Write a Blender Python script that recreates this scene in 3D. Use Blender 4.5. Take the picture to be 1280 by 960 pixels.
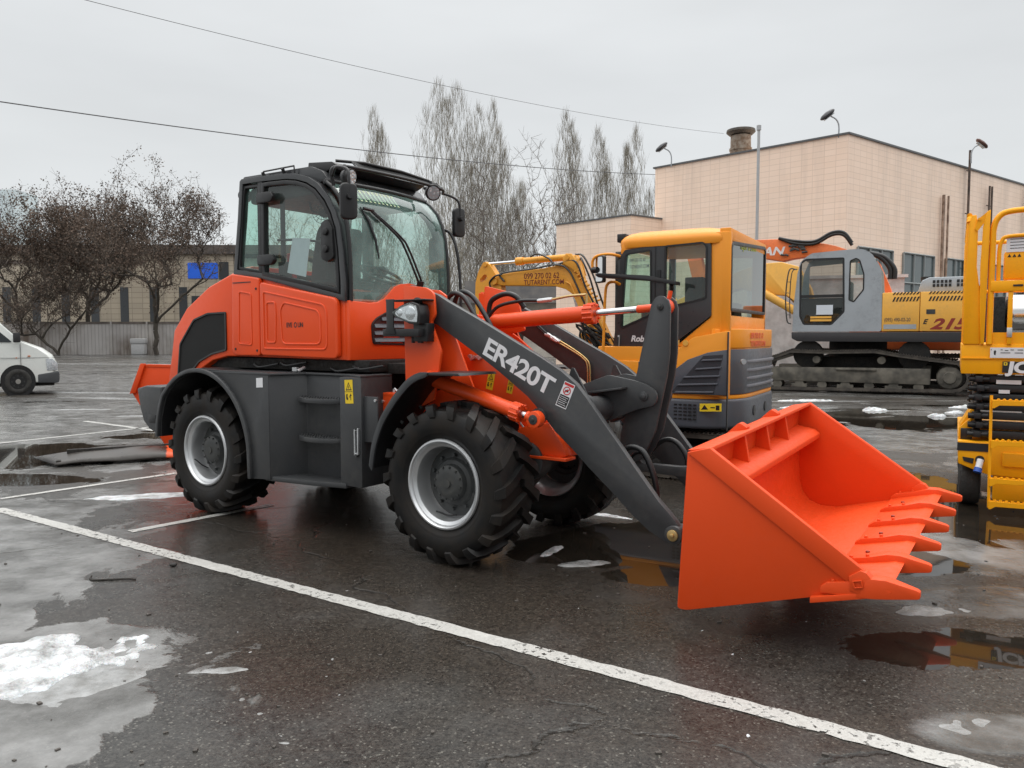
import bpy, bmesh, math, random
from mathutils import Vector, Matrix, noise
for o in list(bpy.data.objects): bpy.data.objects.remove(o)
SC = bpy.context.scene
COL = SC.collection
R = math.radians
rnd = random.Random(7)

# ---------------------------------------------------------------- camera
cd = bpy.data.cameras.new('camera'); cam = bpy.data.objects.new('camera', cd); COL.objects.link(cam)
cam.location = (0, 0, 1.506); cam.rotation_euler = (math.pi/2-.0618, 0, 0)
cd.sensor_width = 36; cd.lens = 27.0; cd.clip_start = .05; cd.clip_end = 3000
SC.camera = cam
SC.render.resolution_x = 1024; SC.render.resolution_y = 768
SC.view_settings.view_transform = 'Standard'; SC.view_settings.look = 'None'
SC.view_settings.exposure = 0.0; SC.view_settings.gamma = 1; SC.view_settings.use_curve_mapping = False
SC.render.engine = 'CYCLES'
SC.cycles.max_bounces = 8; SC.cycles.transparent_max_bounces = 16

# ---------------------------------------------------------------- overcast sky
W = bpy.data.worlds.new("World"); SC.world = W; W.use_nodes = True
nt = W.node_tree; nt.nodes.clear()
out = nt.nodes.new('ShaderNodeOutputWorld'); bg = nt.nodes.new('ShaderNodeBackground'); nt.links.new(bg.outputs[0], out.inputs[0])
bg.inputs[1].default_value = .1
sky = nt.nodes.new('ShaderNodeTexSky'); sky.sky_type = 'NISHITA'; sky.sun_disc = False
SUN_EL, SUN_AZ = R(68), R(20)
sky.sun_elevation = SUN_EL; sky.sun_rotation = SUN_AZ
hs = nt.nodes.new('ShaderNodeHueSaturation'); hs.inputs['Saturation'].default_value = .25; hs.inputs['Value'].default_value = .9
nt.links.new(sky.outputs[0], hs.inputs['Color'])
tc = nt.nodes.new('ShaderNodeTexCoord'); sx = nt.nodes.new('ShaderNodeSeparateXYZ'); nt.links.new(tc.outputs['Generated'], sx.inputs[0])
rp = nt.nodes.new('ShaderNodeValToRGB'); nt.links.new(sx.outputs[2], rp.inputs[0])
e = rp.color_ramp.elements
e[0].position = 0; e[0].color = (.45, .462, .465, 1); e[1].position = 1; e[1].color = (1.75, 1.75, 1.72, 1)
for p, c in ((.10, (.415, .430, .436, 1)), (.30, (.385, .398, .407, 1)), (.42, (.41, .422, .43, 1)), (.65, (1.15, 1.155, 1.155, 1))):
    k = e.new(p); k.color = c
mp = nt.nodes.new('ShaderNodeMapping'); mp.inputs['Scale'].default_value = (1.2, 1.2, 4.5); nt.links.new(tc.outputs['Generated'], mp.inputs[0])
nz = nt.nodes.new('ShaderNodeTexNoise'); nz.inputs['Scale'].default_value = 1.7; nz.inputs['Detail'].default_value = 4; nt.links.new(mp.outputs[0], nz.inputs[0])
mr = nt.nodes.new('ShaderNodeMapRange'); mr.inputs[1].default_value = .3; mr.inputs[2].default_value = .7; mr.inputs[3].default_value = 18.3; mr.inputs[4].default_value = 20.8
nt.links.new(nz.outputs[0], mr.inputs[0])
sc_ = nt.nodes.new('ShaderNodeVectorMath'); sc_.operation = 'SCALE'; m2 = nt.nodes.new('ShaderNodeMapRange'); m2.inputs[1].default_value = -.9; m2.inputs[2].default_value = .1; m2.inputs[3].default_value = .78; m2.inputs[4].default_value = 1.   # added dimming behind the camera, so sides facing it come out darker
nt.links.new(sx.outputs[1], m2.inputs[0]); mm = nt.nodes.new('ShaderNodeMath'); mm.operation = 'MULTIPLY'; nt.links.new(mr.outputs[0], mm.inputs[0]); nt.links.new(m2.outputs[0], mm.inputs[1])
nt.links.new(rp.outputs[0], sc_.inputs[0]); nt.links.new(mm.outputs[0], sc_.inputs['Scale'])
mx = nt.nodes.new('ShaderNodeMixRGB'); mx.inputs[0].default_value = .93
nt.links.new(hs.outputs[0], mx.inputs[1]); nt.links.new(sc_.outputs[0], mx.inputs[2]); nt.links.new(mx.outputs[0], bg.inputs[0])

sl = bpy.data.lights.new('overcast_sun', 'SUN'); sl.energy = .6; sl.angle = R(25); sl.color = (1, .97, .93)
so = bpy.data.objects.new('overcast_sun', sl); COL.objects.link(so)
# sun direction matches the sky texture: azimuth measured from +Y towards +X
sd = Vector((math.sin(SUN_AZ)*math.cos(SUN_EL), math.cos(SUN_AZ)*math.cos(SUN_EL), math.sin(SUN_EL)))
so.rotation_euler = sd.to_track_quat('Z', 'Y').to_euler()

# ---------------------------------------------------------------- node material helper
class NM:
    def __init__(s, name, base=(.5,.5,.5), rough=.5, metal=0., spec=.5):
        s.m = bpy.data.materials.new(name); s.m.use_nodes = True; s.t = s.m.node_tree
        s.b = s.t.nodes['Principled BSDF']; s.out = s.t.nodes['Material Output']
        s.b.inputs['Base Color'].default_value = (*base, 1); s.b.inputs['Roughness'].default_value = rough
        s.b.inputs['Metallic'].default_value = metal; s.b.inputs['Specular IOR Level'].default_value = spec
        s.tc = None
    def n(s, typ, **kw):
        x = s.t.nodes.new(typ)
        for k, v in kw.items():
            if k.startswith('_'): setattr(x, k[1:], v)
            else: s.set(x.inputs[k.replace('0_', '')] if not k[0] == 'i' or not k[1:].isdigit() else x.inputs[int(k[1:])], v)
        return x
    def set(s, inp, v):
        if isinstance(v, bpy.types.NodeSocket): s.t.links.new(v, inp)
        elif isinstance(v, (tuple, list)) and len(v) == 3 and inp.type == 'RGBA': inp.default_value = (*v, 1)
        elif isinstance(v, (int, float)) and inp.type == 'RGBA': inp.default_value = (v, v, v, 1)
        else: inp.default_value = v
    def obj(s):
        if not s.tc: s.tc = s.t.nodes.new('ShaderNodeTexCoord')
        return s.tc.outputs['Object']
    def pos(s):
        return s.t.nodes.new('ShaderNodeNewGeometry').outputs['Position']
    def map(s, v, scale=(1,1,1), rot=(0,0,0), loc=(0,0,0)):
        x = s.n('ShaderNodeMapping'); s.set(x.inputs[0], v); x.inputs['Scale'].default_value = scale; x.inputs['Rotation'].default_value = rot; x.inputs['Location'].default_value = loc
        return x.outputs[0]
    def noise(s, v, scale, detail=3, rough=.5, dist=0.):
        x = s.n('ShaderNodeTexNoise'); s.set(x.inputs['Vector'], v)
        x.inputs['Scale'].default_value = scale; x.inputs['Detail'].default_value = detail; x.inputs['Roughness'].default_value = rough; x.inputs['Distortion'].default_value = dist
        return x.outputs['Fac']
    def ramp(s, v, lo, hi, a=0., b=1., smooth=False):
        x = s.n('ShaderNodeMapRange'); x.interpolation_type = 'SMOOTHSTEP' if smooth else 'LINEAR'
        s.set(x.inputs[0], v); x.inputs[1].default_value = lo; x.inputs[2].default_value = hi; s.set(x.inputs[3], a); s.set(x.inputs[4], b)
        return x.outputs[0]
    def math(s, op, a, b=0., c=None, clamp=False):
        x = s.n('ShaderNodeMath'); x.operation = op; x.use_clamp = clamp; s.set(x.inputs[0], a); s.set(x.inputs[1], b)
        if c is not None: s.set(x.inputs[2], c)
        return x.outputs[0]
    def mix(s, f, a, b):
        x = s.n('ShaderNodeMixRGB'); s.set(x.inputs[0], f); s.set(x.inputs[1], a); s.set(x.inputs[2], b); return x.outputs[0]
    def base(s, c): s.set(s.b.inputs['Base Color'], c); return s
    def rough(s, c): s.set(s.b.inputs['Roughness'], c); return s
    def bump(s, h, strength=.3, dist=.01):
        x = s.n('ShaderNodeBump'); x.inputs['Strength'].default_value = strength; x.inputs['Distance'].default_value = dist
        s.set(x.inputs['Height'], h); s.set(s.b.inputs['Normal'], x.outputs[0]); return s

def paint(name, c, rough=.35, dirt=(.12,.10,.08), amount=.25, coat=.0, scale=3., spec=.5, peel=.02):
    """painted metal: faint tone drift, dust and grime, slight unevenness"""
    k = NM(name, c, rough, spec=spec); v = k.obj()
    n1 = k.noise(v, scale, 5, .6); n2 = k.noise(v, scale*9, 4, .65)
    g = k.math('MULTIPLY', k.ramp(n1, .42, .75), k.ramp(n2, .35, .7), clamp=True)
    col = k.mix(k.ramp(k.noise(v, scale*.6, 2), .3, .7, 0., .5), c, tuple(x*.86 for x in c))
    k.base(k.mix(k.math('MULTIPLY', g, amount), col, dirt))
    k.rough(k.ramp(n2, .3, .7, rough*.85, min(1, rough*1.35)))
    if coat: k.b.inputs['Coat Weight'].default_value = coat; k.b.inputs['Coat Roughness'].default_value = .12
    k.bump(k.noise(v, 14, 3), peel, .02)
    return k.m
def rust(name, c, c2, rough=.8, scale=6, metal=0., bump=.3):
    k = NM(name, c, rough, metal); v = k.obj(); n1 = k.noise(v, scale, 6, .65); n2 = k.noise(v, scale*8, 3)
    k.base(k.mix(k.ramp(n1, .38, .62), c, c2)); k.rough(k.ramp(n2, .3, .7, rough*.7, min(1, rough*1.2))); k.bump(n2, bump, .01); return k.m
def plain(name, c, rough=.5, metal=0., var=.15, scale=8., spec=.5):
    k = NM(name, c, rough, metal, spec); v = k.obj()
    n1 = k.noise(v, scale, 4); k.base(k.mix(n1, tuple(x*(1-var) for x in c), tuple(min(1, x*(1+var)) for x in c)))
    k.rough(k.ramp(k.noise(v, scale*3, 3), .3, .7, rough*.85, min(1, rough*1.15))); return k.m
def glassm(name, tint, refl=1.0, dark=0., film=0.06, fc=None):
    """single pane: tinted see-through, mirror by Fresnel, film of dirt, on green panes also painted-in milky brightness"""
    k = NM(name); t = k.t; t.nodes.remove(k.b)
    tr = k.n('ShaderNodeBsdfTransparent'); tr.inputs[0].default_value = (*tint, 1)
    gl = k.n('ShaderNodeBsdfGlossy'); gl.inputs['Roughness'].default_value = .02; gl.inputs[0].default_value = (.95, .98, .97, 1)
    fr = k.n('ShaderNodeFresnel'); k.set(fr.inputs[0], k.ramp(k.n('ShaderNodeNewGeometry').outputs['Backfacing'], 0, 1, 1.5, 1/1.5))
    f = k.math('MULTIPLY', fr.outputs[0], refl, clamp=True)
    df = k.n('ShaderNodeBsdfDiffuse'); df.inputs[0].default_value = (*(fc or (.5*(1-dark)+.02, .55*(1-dark)+.02, .53*(1-dark)+.02)), 1)
    m1 = k.n('ShaderNodeMixShader'); k.set(m1.inputs[0], k.ramp(k.noise(k.obj(), 5, 5, .6), .3, .75, film*.4, film*1.8)); k.set(m1.inputs[1], tr.outputs[0]); k.set(m1.inputs[2], df.outputs[0])
    m2 = k.n('ShaderNodeMixShader'); k.set(m2.inputs[0], f); k.set(m2.inputs[1], m1.outputs[0]); k.set(m2.inputs[2], gl.outputs[0])
    k.set(k.out.inputs[0], m2.outputs[0]); return k.m

M = {}
M['orange'] = paint('orange_paint', (.84, .082, .012), .34, amount=.08, coat=.12, dirt=(.45,.06,.02), spec=.38)
M['bucket'] = paint('bucket_orange_paint', (.73, .068, .009), .48, amount=.12, dirt=(.45,.06,.02), spec=.28)
M['grey'] = paint('dark_grey_paint', (.038, .040, .043), .42, amount=.5, coat=.1, dirt=(.10,.095,.085))
M['grey_edge'] = plain('grey_cut_edge', (.30, .31, .32), .45)
M['black'] = plain('black_plastic', (.014, .014, .015), .42)
M['cab_black'] = paint('cab_black_paint', (.030, .032, .035), .30, amount=.2, coat=.3)
M['chassis'] = rust('chassis_dark', (.006, .006, .006), (.018, .015, .012), .85)
M['hose'] = plain('rubber_hose', (.012, .012, .013), .38)
M['silver'] = plain('zinc_silver', (.60, .61, .62), .36, .8, .07, 5)
M['chrome'] = plain('chrome_rod', (.62, .62, .63), .12, 1., .03)
M['hub'] = paint('hub_grey_paint', (.036, .039, .040), .5, amount=.45, dirt=(.12,.11,.09))
M['white'] = plain('white_vinyl', (.72, .72, .74), .45, var=.04)
M['black_vinyl'] = plain('black_vinyl', (.015, .014, .014), .4)
M['red_vinyl'] = plain('red_vinyl', (.55, .03, .03), .45)
M['yellow_vinyl'] = plain('yellow_vinyl', (.80, .56, .02), .45, var=.06)
M['glass'] = glassm('cab_glass_green', (.70, .90, .83), 1.0, .3, .10, (.30,.50,.44))
M['windshield'] = glassm('windshield_green', (.78, .94, .89), 1.2, .1, .30, (.26,.40,.36))  # pale teal film paints bright milky glare into the glass colour
M['glass_dark'] = glassm('side_glass', (.76, .84, .81), 1.2, .5, .08, (.25,.30,.28))
M['lens'] = glassm('lamp_lens', (.92, .94, .95), 1.5, 0, .10)
M['reflector'] = plain('lamp_reflector', (.80, .81, .82), .18, .9, .1, 60)
M['seat'] = plain('seat_fabric', (.075, .077, .078), .95, var=.5, scale=90)
M['interior'] = plain('cab_interior', (.05, .052, .053), .7)
M['paper'] = plain('paper_sheet', (.62, .66, .72), .6, var=.03)
M['yellow_ex'] = paint('excavator_yellow', (.86, .315, .020), .40, amount=.10, coat=.1, dirt=(.4,.2,.06), spec=.35)
M['yellow_boom'] = paint('boom_yellow', (.80, .36, .03), .45, amount=.40, dirt=(.22,.12,.05), scale=5)
M['slate'] = paint('slate_grey_paint', (.075, .082, .10), .40, amount=.2, coat=.1)
M['brass'] = plain('zinc_brass_pipe', (.60, .42, .18), .3, .8)
M['yellow_lift'] = paint('lift_yellow', (.98, .42, .004), .42, amount=.22, dirt=(.35,.15,.03), spec=.3, scale=6)
M['e_grey'] = paint('faded_grey_paint', (.36, .385, .41), .5, amount=.5, dirt=(.10,.10,.10), scale=2.5)
M['e_yellow'] = paint('faded_yellow_paint', (.86, .44, .07), .5, amount=.40, dirt=(.35,.24,.12), scale=2)
M['e_orange'] = paint('faded_orange_paint', (.85, .20, .05), .5, amount=.4, scale=2)
M['track'] = rust('dirty_track_steel', (.035, .030, .026), (.085, .072, .058), .75, 4)
M['track_frame'] = rust('muddy_frame', (.06, .055, .046), (.15, .135, .11), .85, 3)
M['van'] = paint('white_van_paint', (.66, .68, .65), .3, amount=.3, coat=.4, dirt=(.3,.29,.26), scale=1.5)
M['rubber_flat'] = rust('van_tyre_rubber', (.018, .017, .016), (.04, .038, .034), .8, 8)
M['steel'] = plain('polished_steel', (.7, .7, .7), .14, 1., .05)

def tyre_mat():
    k = NM('tyre_rubber', (.012,.012,.012), .62, spec=.3); v = k.obj()
    n1 = k.noise(v, 5, 5, .65); n2 = k.noise(v, 55, 3)
    c = k.mix(k.ramp(n1, .4, .72), (.0045,.0045,.0048), (.020,.015,.011))
    k.base(c); k.rough(k.ramp(n1, .3, .7, .36, .75)); k.bump(n2, .15, .004); return k.m
M['tyre'] = tyre_mat()

# ---------------------------------------------------------------- mesh helpers
def bmn(): return bmesh.new()
def link(name, me, mat=None, parent=None):
    o = bpy.data.objects.new(name, me); COL.objects.link(o)
    if mat is not None:
        for m_ in (mat if isinstance(mat, (list, tuple)) else [mat]): me.materials.append(m_)
    if parent is not None: o.parent = parent
    return o
def obj(name, bm, mat, parent=None, bevel=0., seg=2, smooth=40, label=None):
    if bevel:
        bm.normal_update()
        es = [ed for ed in bm.edges if len(ed.link_faces) == 2 and ed.calc_face_angle(0) > R(28)]
        if es: bmesh.ops.bevel(bm, geom=es, offset=bevel, segments=seg, affect='EDGES', clamp_overlap=True, profile=.5)
    bmesh.ops.recalc_face_normals(bm, faces=bm.faces)
    me = bpy.data.meshes.new(name); bm.to_mesh(me); bm.free()
    if smooth:
        me.shade_smooth(); me.set_sharp_from_angle(angle=R(smooth))
    o = link(name, me, mat, parent)
    if label: o['label'] = label
    return o
def pieces(name, bm, mat, parent, smooth=40):
    """every loose island of the mesh becomes an object of its own"""
    left = set(bm.verts); bm.verts.ensure_lookup_table()
    while left:
        st = [left.pop()]; isl = set(st)
        while st:
            for e_ in st.pop().link_edges:
                for v in e_.verts:
                    if v in left: left.discard(v); isl.add(v); st.append(v)
        b2 = bmesh.new(); mp_ = {v: b2.verts.new(v.co) for v in isl}
        for f in {f for v in isl for f in v.link_faces}: b2.faces.new([mp_[v] for v in f.verts])
        obj(name, b2, mat, parent, smooth=smooth)
    bm.free()
def raw(name, verts, faces, mat, parent=None, smooth=None):
    me = bpy.data.meshes.new(name); me.from_pydata(verts, [], faces); me.update()
    if smooth: me.shade_smooth(); me.set_sharp_from_angle(angle=R(smooth))
    return link(name, me, mat, parent)
def thing(name, label, cat, loc=(0,0,0), rz=0., group=None):
    o = bpy.data.objects.new(name, None); COL.objects.link(o); o.empty_display_size = .2
    o.location = loc; o.rotation_euler = (0, 0, rz); o['label'] = label; o['category'] = cat
    if group: o['group'] = group
    return o
def tag(o, label, cat, group=None, kind=None):
    o['label'] = label; o['category'] = cat
    if group: o['group'] = group
    if kind: o['kind'] = kind
    return o
def struct(o, kind='structure'): o['kind'] = kind; return o
def dup(root, loc, rz=None, label=None, scale=None):
    r = root.copy(); COL.objects.link(r); r.location = loc
    if rz is not None: r.rotation_euler = (0, 0, rz)
    if scale: r.scale = scale
    if label: r['label'] = label
    for ch in list(root.children):
        c = ch.copy(); COL.objects.link(c); c.parent = r
        for g in ch.children:
            d = g.copy(); COL.objects.link(d); d.parent = c
    return r
def prism(bm, pts, a, b, ax='y', T=None):
    """polygon (u,v) extruded along an axis: y -> (x,z); x -> (y,z); z -> (x,y)"""
    f = {'y': lambda p, t: (p[0], t, p[1]), 'x': lambda p, t: (t, p[0], p[1]), 'z': lambda p, t: (p[0], p[1], t)}[ax]
    n = len(pts)
    v0 = [bm.verts.new(f(p, a)) for p in pts]; v1 = [bm.verts.new(f(p, b)) for p in pts]
    if T is not None:
        for v in v0+v1: v.co = T @ v.co
    bm.faces.new(v0[::-1]); bm.faces.new(v1)
    for i in range(n): bm.faces.new((v0[i], v0[(i+1) % n], v1[(i+1) % n], v1[i]))
    return bm
def box(bm, x0, x1, y0, y1, z0, z1, T=None):
    return prism(bm, [(x0, z0), (x1, z0), (x1, z1), (x0, z1)], y0, y1, 'y', T)
def loft(bm, rings, cap=True, close=True):
    vs = [[bm.verts.new(p) for p in r] for r in rings]; n = len(vs[0])
    for a, b in zip(vs, vs[1:]):
        for i in range(n if close else n-1):
            bm.faces.new((a[i], a[(i+1) % n], b[(i+1) % n], b[i]))
    if cap: bm.faces.new(vs[0][::-1]); bm.faces.new(vs[-1])
    return bm
def frame_of(d):
    d = Vector(d).normalized(); u = Vector((0, 0, 1)) if abs(d.z) < .95 else Vector((1, 0, 0))
    s = d.cross(u).normalized(); return s, d.cross(s).normalized()
def tube(bm, path, r, n=10, cap=True):
    P = [Vector(p) for p in path]; rs = r if isinstance(r, (list, tuple)) else [r]*len(P)
    s, t = frame_of(P[1]-P[0]); rings = []
    for i, p in enumerate(P):
        d = (P[min(i+1, len(P)-1)]-P[max(i-1, 0)]).normalized()
        s = (s - d*s.dot(d)).normalized(); t = d.cross(s).normalized()
        rings.append([p+(s*math.cos(2*math.pi*k/n)+t*math.sin(2*math.pi*k/n))*rs[i] for k in range(n)])
    return loft(bm, rings, cap)
def cyl(bm, a, b, r0, r1=None, n=24): return tube(bm, [a, b], [r0, r0 if r1 is None else r1], n)
def lathe(bm, prof, c=(0,0,0), n=48, ax='y'):
    """prof: (radius, offset along the axis)"""
    rings = []
    for k in range(n):
        a = 2*math.pi*k/n; ca, sa = math.cos(a), math.sin(a)
        if ax == 'y': rings.append([(c[0]+r*ca, c[1]+h, c[2]+r*sa) for r, h in prof])
        elif ax == 'z': rings.append([(c[0]+r*ca, c[1]+r*sa, c[2]+h) for r, h in prof])
        else: rings.append([(c[0]+h, c[1]+r*ca, c[2]+r*sa) for r, h in prof])
    vs = [[bm.verts.new(p) for p in r] for r in rings]; m = len(prof)
    for k in range(n):
        a, b = vs[k], vs[(k+1) % n]
        for i in range(m-1): bm.faces.new((a[i], a[i+1], b[i+1], b[i]))
    return bm
def smooth_path(pts, n=8):
    """Catmull-Rom through the points"""
    P = [Vector(p) for p in pts]; P = [P[0]*2-P[1]]+P+[P[-1]*2-P[-2]]; o = []
    for i in range(1, len(P)-2):
        for k in range(n):
            t = k/n; a, b, c, d = P[i-1:i+3]
            o.append(.5*((2*b)+(c-a)*t+(2*a-5*b+4*c-d)*t*t+(3*b-a-3*c+d)*t**3))
    return o+[P[-2]]
def arc(cx, cz, r, a0, a1, n=10): return [(cx+r*math.cos(R(a0+(a1-a0)*i/n)), cz+r*math.sin(R(a0+(a1-a0)*i/n))) for i in range(n+1)]
def inset(pts, d):
    """inset a 2D polygon by d"""
    n = len(pts); A = sum(pts[i][0]*pts[(i+1) % n][1]-pts[(i+1) % n][0]*pts[i][1] for i in range(n)); sg = 1 if A > 0 else -1; o = []
    for i in range(n):
        p, q, r = Vector(pts[i-1]), Vector(pts[i]), Vector(pts[(i+1) % n])
        e1 = (q-p).normalized(); e2 = (r-q).normalized(); n1 = Vector((-e1.y, e1.x))*sg; n2 = Vector((-e2.y, e2.x))*sg
        b = (n1+n2); L = max(.35, b.length_squared/2); o.append(tuple(q+b/L*d))
    return o
def rounded(pts, r, n=4):
    """round the corners of a 2D polygon"""
    o = []
    for i in range(len(pts)):
        p, q, s = Vector(pts[i-1]), Vector(pts[i]), Vector(pts[(i+1) % len(pts)])
        rr = r[i] if isinstance(r, (list, tuple)) else r
        a = q+(p-q).normalized()*min(rr, (p-q).length*.45); b = q+(s-q).normalized()*min(rr, (s-q).length*.45)
        if rr <= 0: o.append(tuple(q)); continue
        for k in range(n+1):
            t = k/n; o.append(tuple(a*(1-t)**2+q*2*t*(1-t)+b*t*t))
    return o
def ring_prism(bm, outer, inner, a, b, ax='y'):
    """frame: outer minus inner polygon with the same vertex count"""
    f = {'y': lambda p, t: (p[0], t, p[1]), 'x': lambda p, t: (t, p[0], p[1])}[ax]; n = len(outer)
    r = [[bm.verts.new(f(p, t)) for p in P] for P, t in ((outer, a), (outer, b), (inner, b), (inner, a))]
    for i in range(n):
        for j in range(4):
            A, B = r[j], r[(j+1) % 4]; bm.faces.new((A[i], A[(i+1) % n], B[(i+1) % n], B[i]))
    return bm
def text(name, s, size, loc, xd, ud, mat, parent=None, bold=0., ext=.0008, shear=0., sx=1., align='LEFT', spacing=1.):
    cu = bpy.data.curves.new(name, 'FONT'); cu.body = s; cu.size = size; cu.extrude = ext; cu.offset = bold; cu.shear = shear
    cu.align_x = align; cu.space_character = spacing
    t = bpy.data.objects.new(name+'_curve', cu); me = bpy.data.meshes.new_from_object(t)
    bpy.data.objects.remove(t); bpy.data.curves.remove(cu)
    xd = Vector(xd).normalized(); ud = Vector(ud); ud = (ud-xd*ud.dot(xd)).normalized(); nd = xd.cross(ud)
    me.transform(Matrix(((xd.x*sx, ud.x, nd.x, loc[0]), (xd.y*sx, ud.y, nd.y, loc[1]), (xd.z*sx, ud.z, nd.z, loc[2]), (0,0,0,1))))
    me.materials.clear()
    return link(name, me, mat, parent)

# ================================================================ GROUND
def ground_material():
    k = NM('wet_asphalt', (.05,.05,.05), .5); P = k.pos()
    s = k.n('ShaderNodeSeparateXYZ'); k.set(s.inputs[0], P); X, Y = s.outputs[0], s.outputs[1]
    nA = k.noise(P, 1.3, 6, .62, .4); nB = k.noise(P, .33, 5, .6, .6); nC = k.noise(P, 5.5, 5, .6); nS = k.noise(k.map(P, (.35, 1.1, 1), (0,0,R(-18))), .55, 6, .62, .8)
    def blob(cx, cy, rx, ry, k1=1.1, soft=.10, nz=None, rot=0.):
        c, sn = math.cos(R(rot)), math.sin(R(rot))
        dx = k.math('SUBTRACT', X, cx); dy = k.math('SUBTRACT', Y, cy)
        u = k.math('ADD', k.math('MULTIPLY', dx, c/rx), k.math('MULTIPLY', dy, sn/rx))
        v = k.math('ADD', k.math('MULTIPLY', dx, -sn/ry), k.math('MULTIPLY', dy, c/ry))
        d = k.math('SQRT', k.math('ADD', k.math('MULTIPLY', u, u), k.math('MULTIPLY', v, v)))
        d = k.math('ADD', d, k.math('MULTIPLY', k.math('SUBTRACT', nz or nA, .5), k1*1.6))
        return k.ramp(d, 1.-soft, 1.+soft, 1., 0., True)
    def mx(*a):
        r = a[0]
        for b in a[1:]: r = k.math('MAXIMUM', r, b)
        return r
    # aggregate grain of the asphalt
    vo = k.n('ShaderNodeTexVoronoi'); k.set(vo.inputs['Vector'], P); vo.inputs['Scale'].default_value = 130
    vo2 = k.n('ShaderNodeTexVoronoi'); k.set(vo2.inputs['Vector'], P); vo2.inputs['Scale'].default_value = 60
    sc1 = k.n('ShaderNodeSeparateXYZ'); k.set(sc1.inputs[0], vo.outputs['Color']); g1 = sc1.outputs[0]
    sc2 = k.n('ShaderNodeSeparateXYZ'); k.set(sc2.inputs[0], vo2.outputs['Color']); g2 = sc2.outputs[1]
    fine = k.math('ADD', k.math('MULTIPLY', g1, .6), k.math('MULTIPLY', g2, .4))
    col = k.mix(fine, (.009,.0088,.0085), (.062,.059,.054))
    col = k.mix(k.ramp(g1, .95, .98), col, (.14,.135,.12))                     # pale chips
    col = k.mix(k.ramp(nB, .42, .66, 0., .8), col, k.mix(fine, (.014,.010,.007), (.060,.044,.030)))   # brown damp patches
    col = k.mix(k.ramp(nA, .50, .70, 0., .55), col, k.mix(fine, (.045,.044,.042), (.082,.080,.075)))  # drier paler patches
    # thin grey ice / slush film
    ice = mx(blob(-2.55, 2.9, 1.15, 1.15, 1.5, .035), blob(-5.6, 6.3, 2.3, 1.3, 1.5, .04), blob(-8.8, 12., 6.0, 5.0, 1.4, .06), blob(-3.75, 4.9, 1.25, 1.1, 1.1, .025), blob(-2.2, 3.5, .55, .5, .8, .03), blob(-3.5, 7.35, .8, .45, 1.5, .12),
             blob(1.85, 2.85, .22, .12, 1.4, .25), blob(2.75, 4.3, .5, .25, 1.8, .25), blob(-14, 26, 14, 5, 2., .2), blob(6.5, 12.5, 3.5, 3.6, 2.2, .15), blob(2.9, 5.6, .9, .7, 1.9, .2))
    far = k.math('MULTIPLY', k.ramp(Y, 9, 24, 0., 1.), k.ramp(nS, .44, .58))  # far streaks paint the sky's grazing sheen as paler film colour
    ice = k.math('MULTIPLY', mx(ice, k.math('MULTIPLY', far, .95)), k.ramp(nC, .30, .50, .72, 1.))
    icec = k.mix(k.ramp(k.noise(P, 2.4, 6, .6), .36, .62), (.085,.083,.078), (.27,.27,.265))
    col = k.mix(k.math('MULTIPLY', ice, .8), col, icec)
    # soaked brown ground; deep shade under the machines painted into the same patches
    soak_shade = mx(blob(1.6, 4.75, 1.6, .75, 1.2, .35, None, -33), blob(-.9, 5.9, 3.0, 1.5, 1.0, .4, None, -33), blob(2.6, 7.6, 2.2, 1.6, 1.0, .4), blob(-.7, 3.6, .7, .45, 1.5, .5))
    col = k.mix(k.math('MULTIPLY', soak_shade, .6), col, k.mix(fine, (.004,.003,.0025), (.050,.039,.029)))
    # standing water
    pud = mx(blob(-6.2, 9.7, 1.6, 1.0, 1.3, .03), blob(-5.2, 8.0, .8, .35, 1.2, .03), blob(.85, 5.55, .95, .55, .9, .03, None, 20), blob(2.15, 3.62, .65, .25, 1.3, .03),
             blob(3.9, 7.3, .75, 1.9, 1.2, .03), blob(2.55, 5.1, .45, .4, 1.1, .03), blob(.95, 4.75, .38, .2, .9, .03), blob(-4.6, 11.5, 1.6, .4, 1.4, .03), blob(7.6, 13.4, 2.5, 1.2, 1.6, .04))
    pud = mx(pud, k.math('MULTIPLY', k.ramp(Y, 8, 12), k.ramp(nS, .40, .385)))
    wet = k.ramp(nB, .35, .62, 1., 0.)
    col = k.mix(pud, col, k.mix(k.ramp(nC, .3, .7), (.012,.010,.008), (.024,.019,.014)))
    # joint and cracks
    vc = k.n('ShaderNodeTexVoronoi'); vc.feature = 'DISTANCE_TO_EDGE'; k.set(vc.inputs['Vector'], k.math('ADD', 0, 0) if False else P); vc.inputs['Scale'].default_value = .23
    dn = k.n('ShaderNodeVectorMath'); dn.operation = 'ADD'; nzc = k.n('ShaderNodeTexNoise'); k.set(nzc.inputs['Vector'], P); nzc.inputs['Scale'].default_value = 2.5; nzc.inputs['Detail'].default_value = 5
    sc3 = k.n('ShaderNodeVectorMath'); sc3.operation = 'SCALE'; k.set(sc3.inputs[0], nzc.outputs['Color']); sc3.inputs['Scale'].default_value = .45
    k.set(dn.inputs[0], P); k.set(dn.inputs[1], sc3.outputs[0]); k.set(vc.inputs['Vector'], dn.outputs[0])
    crack = k.math('MULTIPLY', k.ramp(vc.outputs['Distance'], .0012, .0035, 1., 0.), k.ramp(nA, .45, .52))
    col = k.mix(k.math('MULTIPLY', crack, .6), col, (.008,.008,.007))
    # the paler far field comes from the streaks above
    k.base(col)
    r = k.ramp(nA, .3, .7, .30, .50); r = k.mix(wet, r, k.ramp(nC, .3, .7, .16, .34)); r = k.mix(k.math('MULTIPLY', soak_shade, .8), r, .22); r = k.mix(ice, r, k.ramp(nC, .35, .65, .05, .26)); r = k.mix(pud, r, .015)
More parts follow.
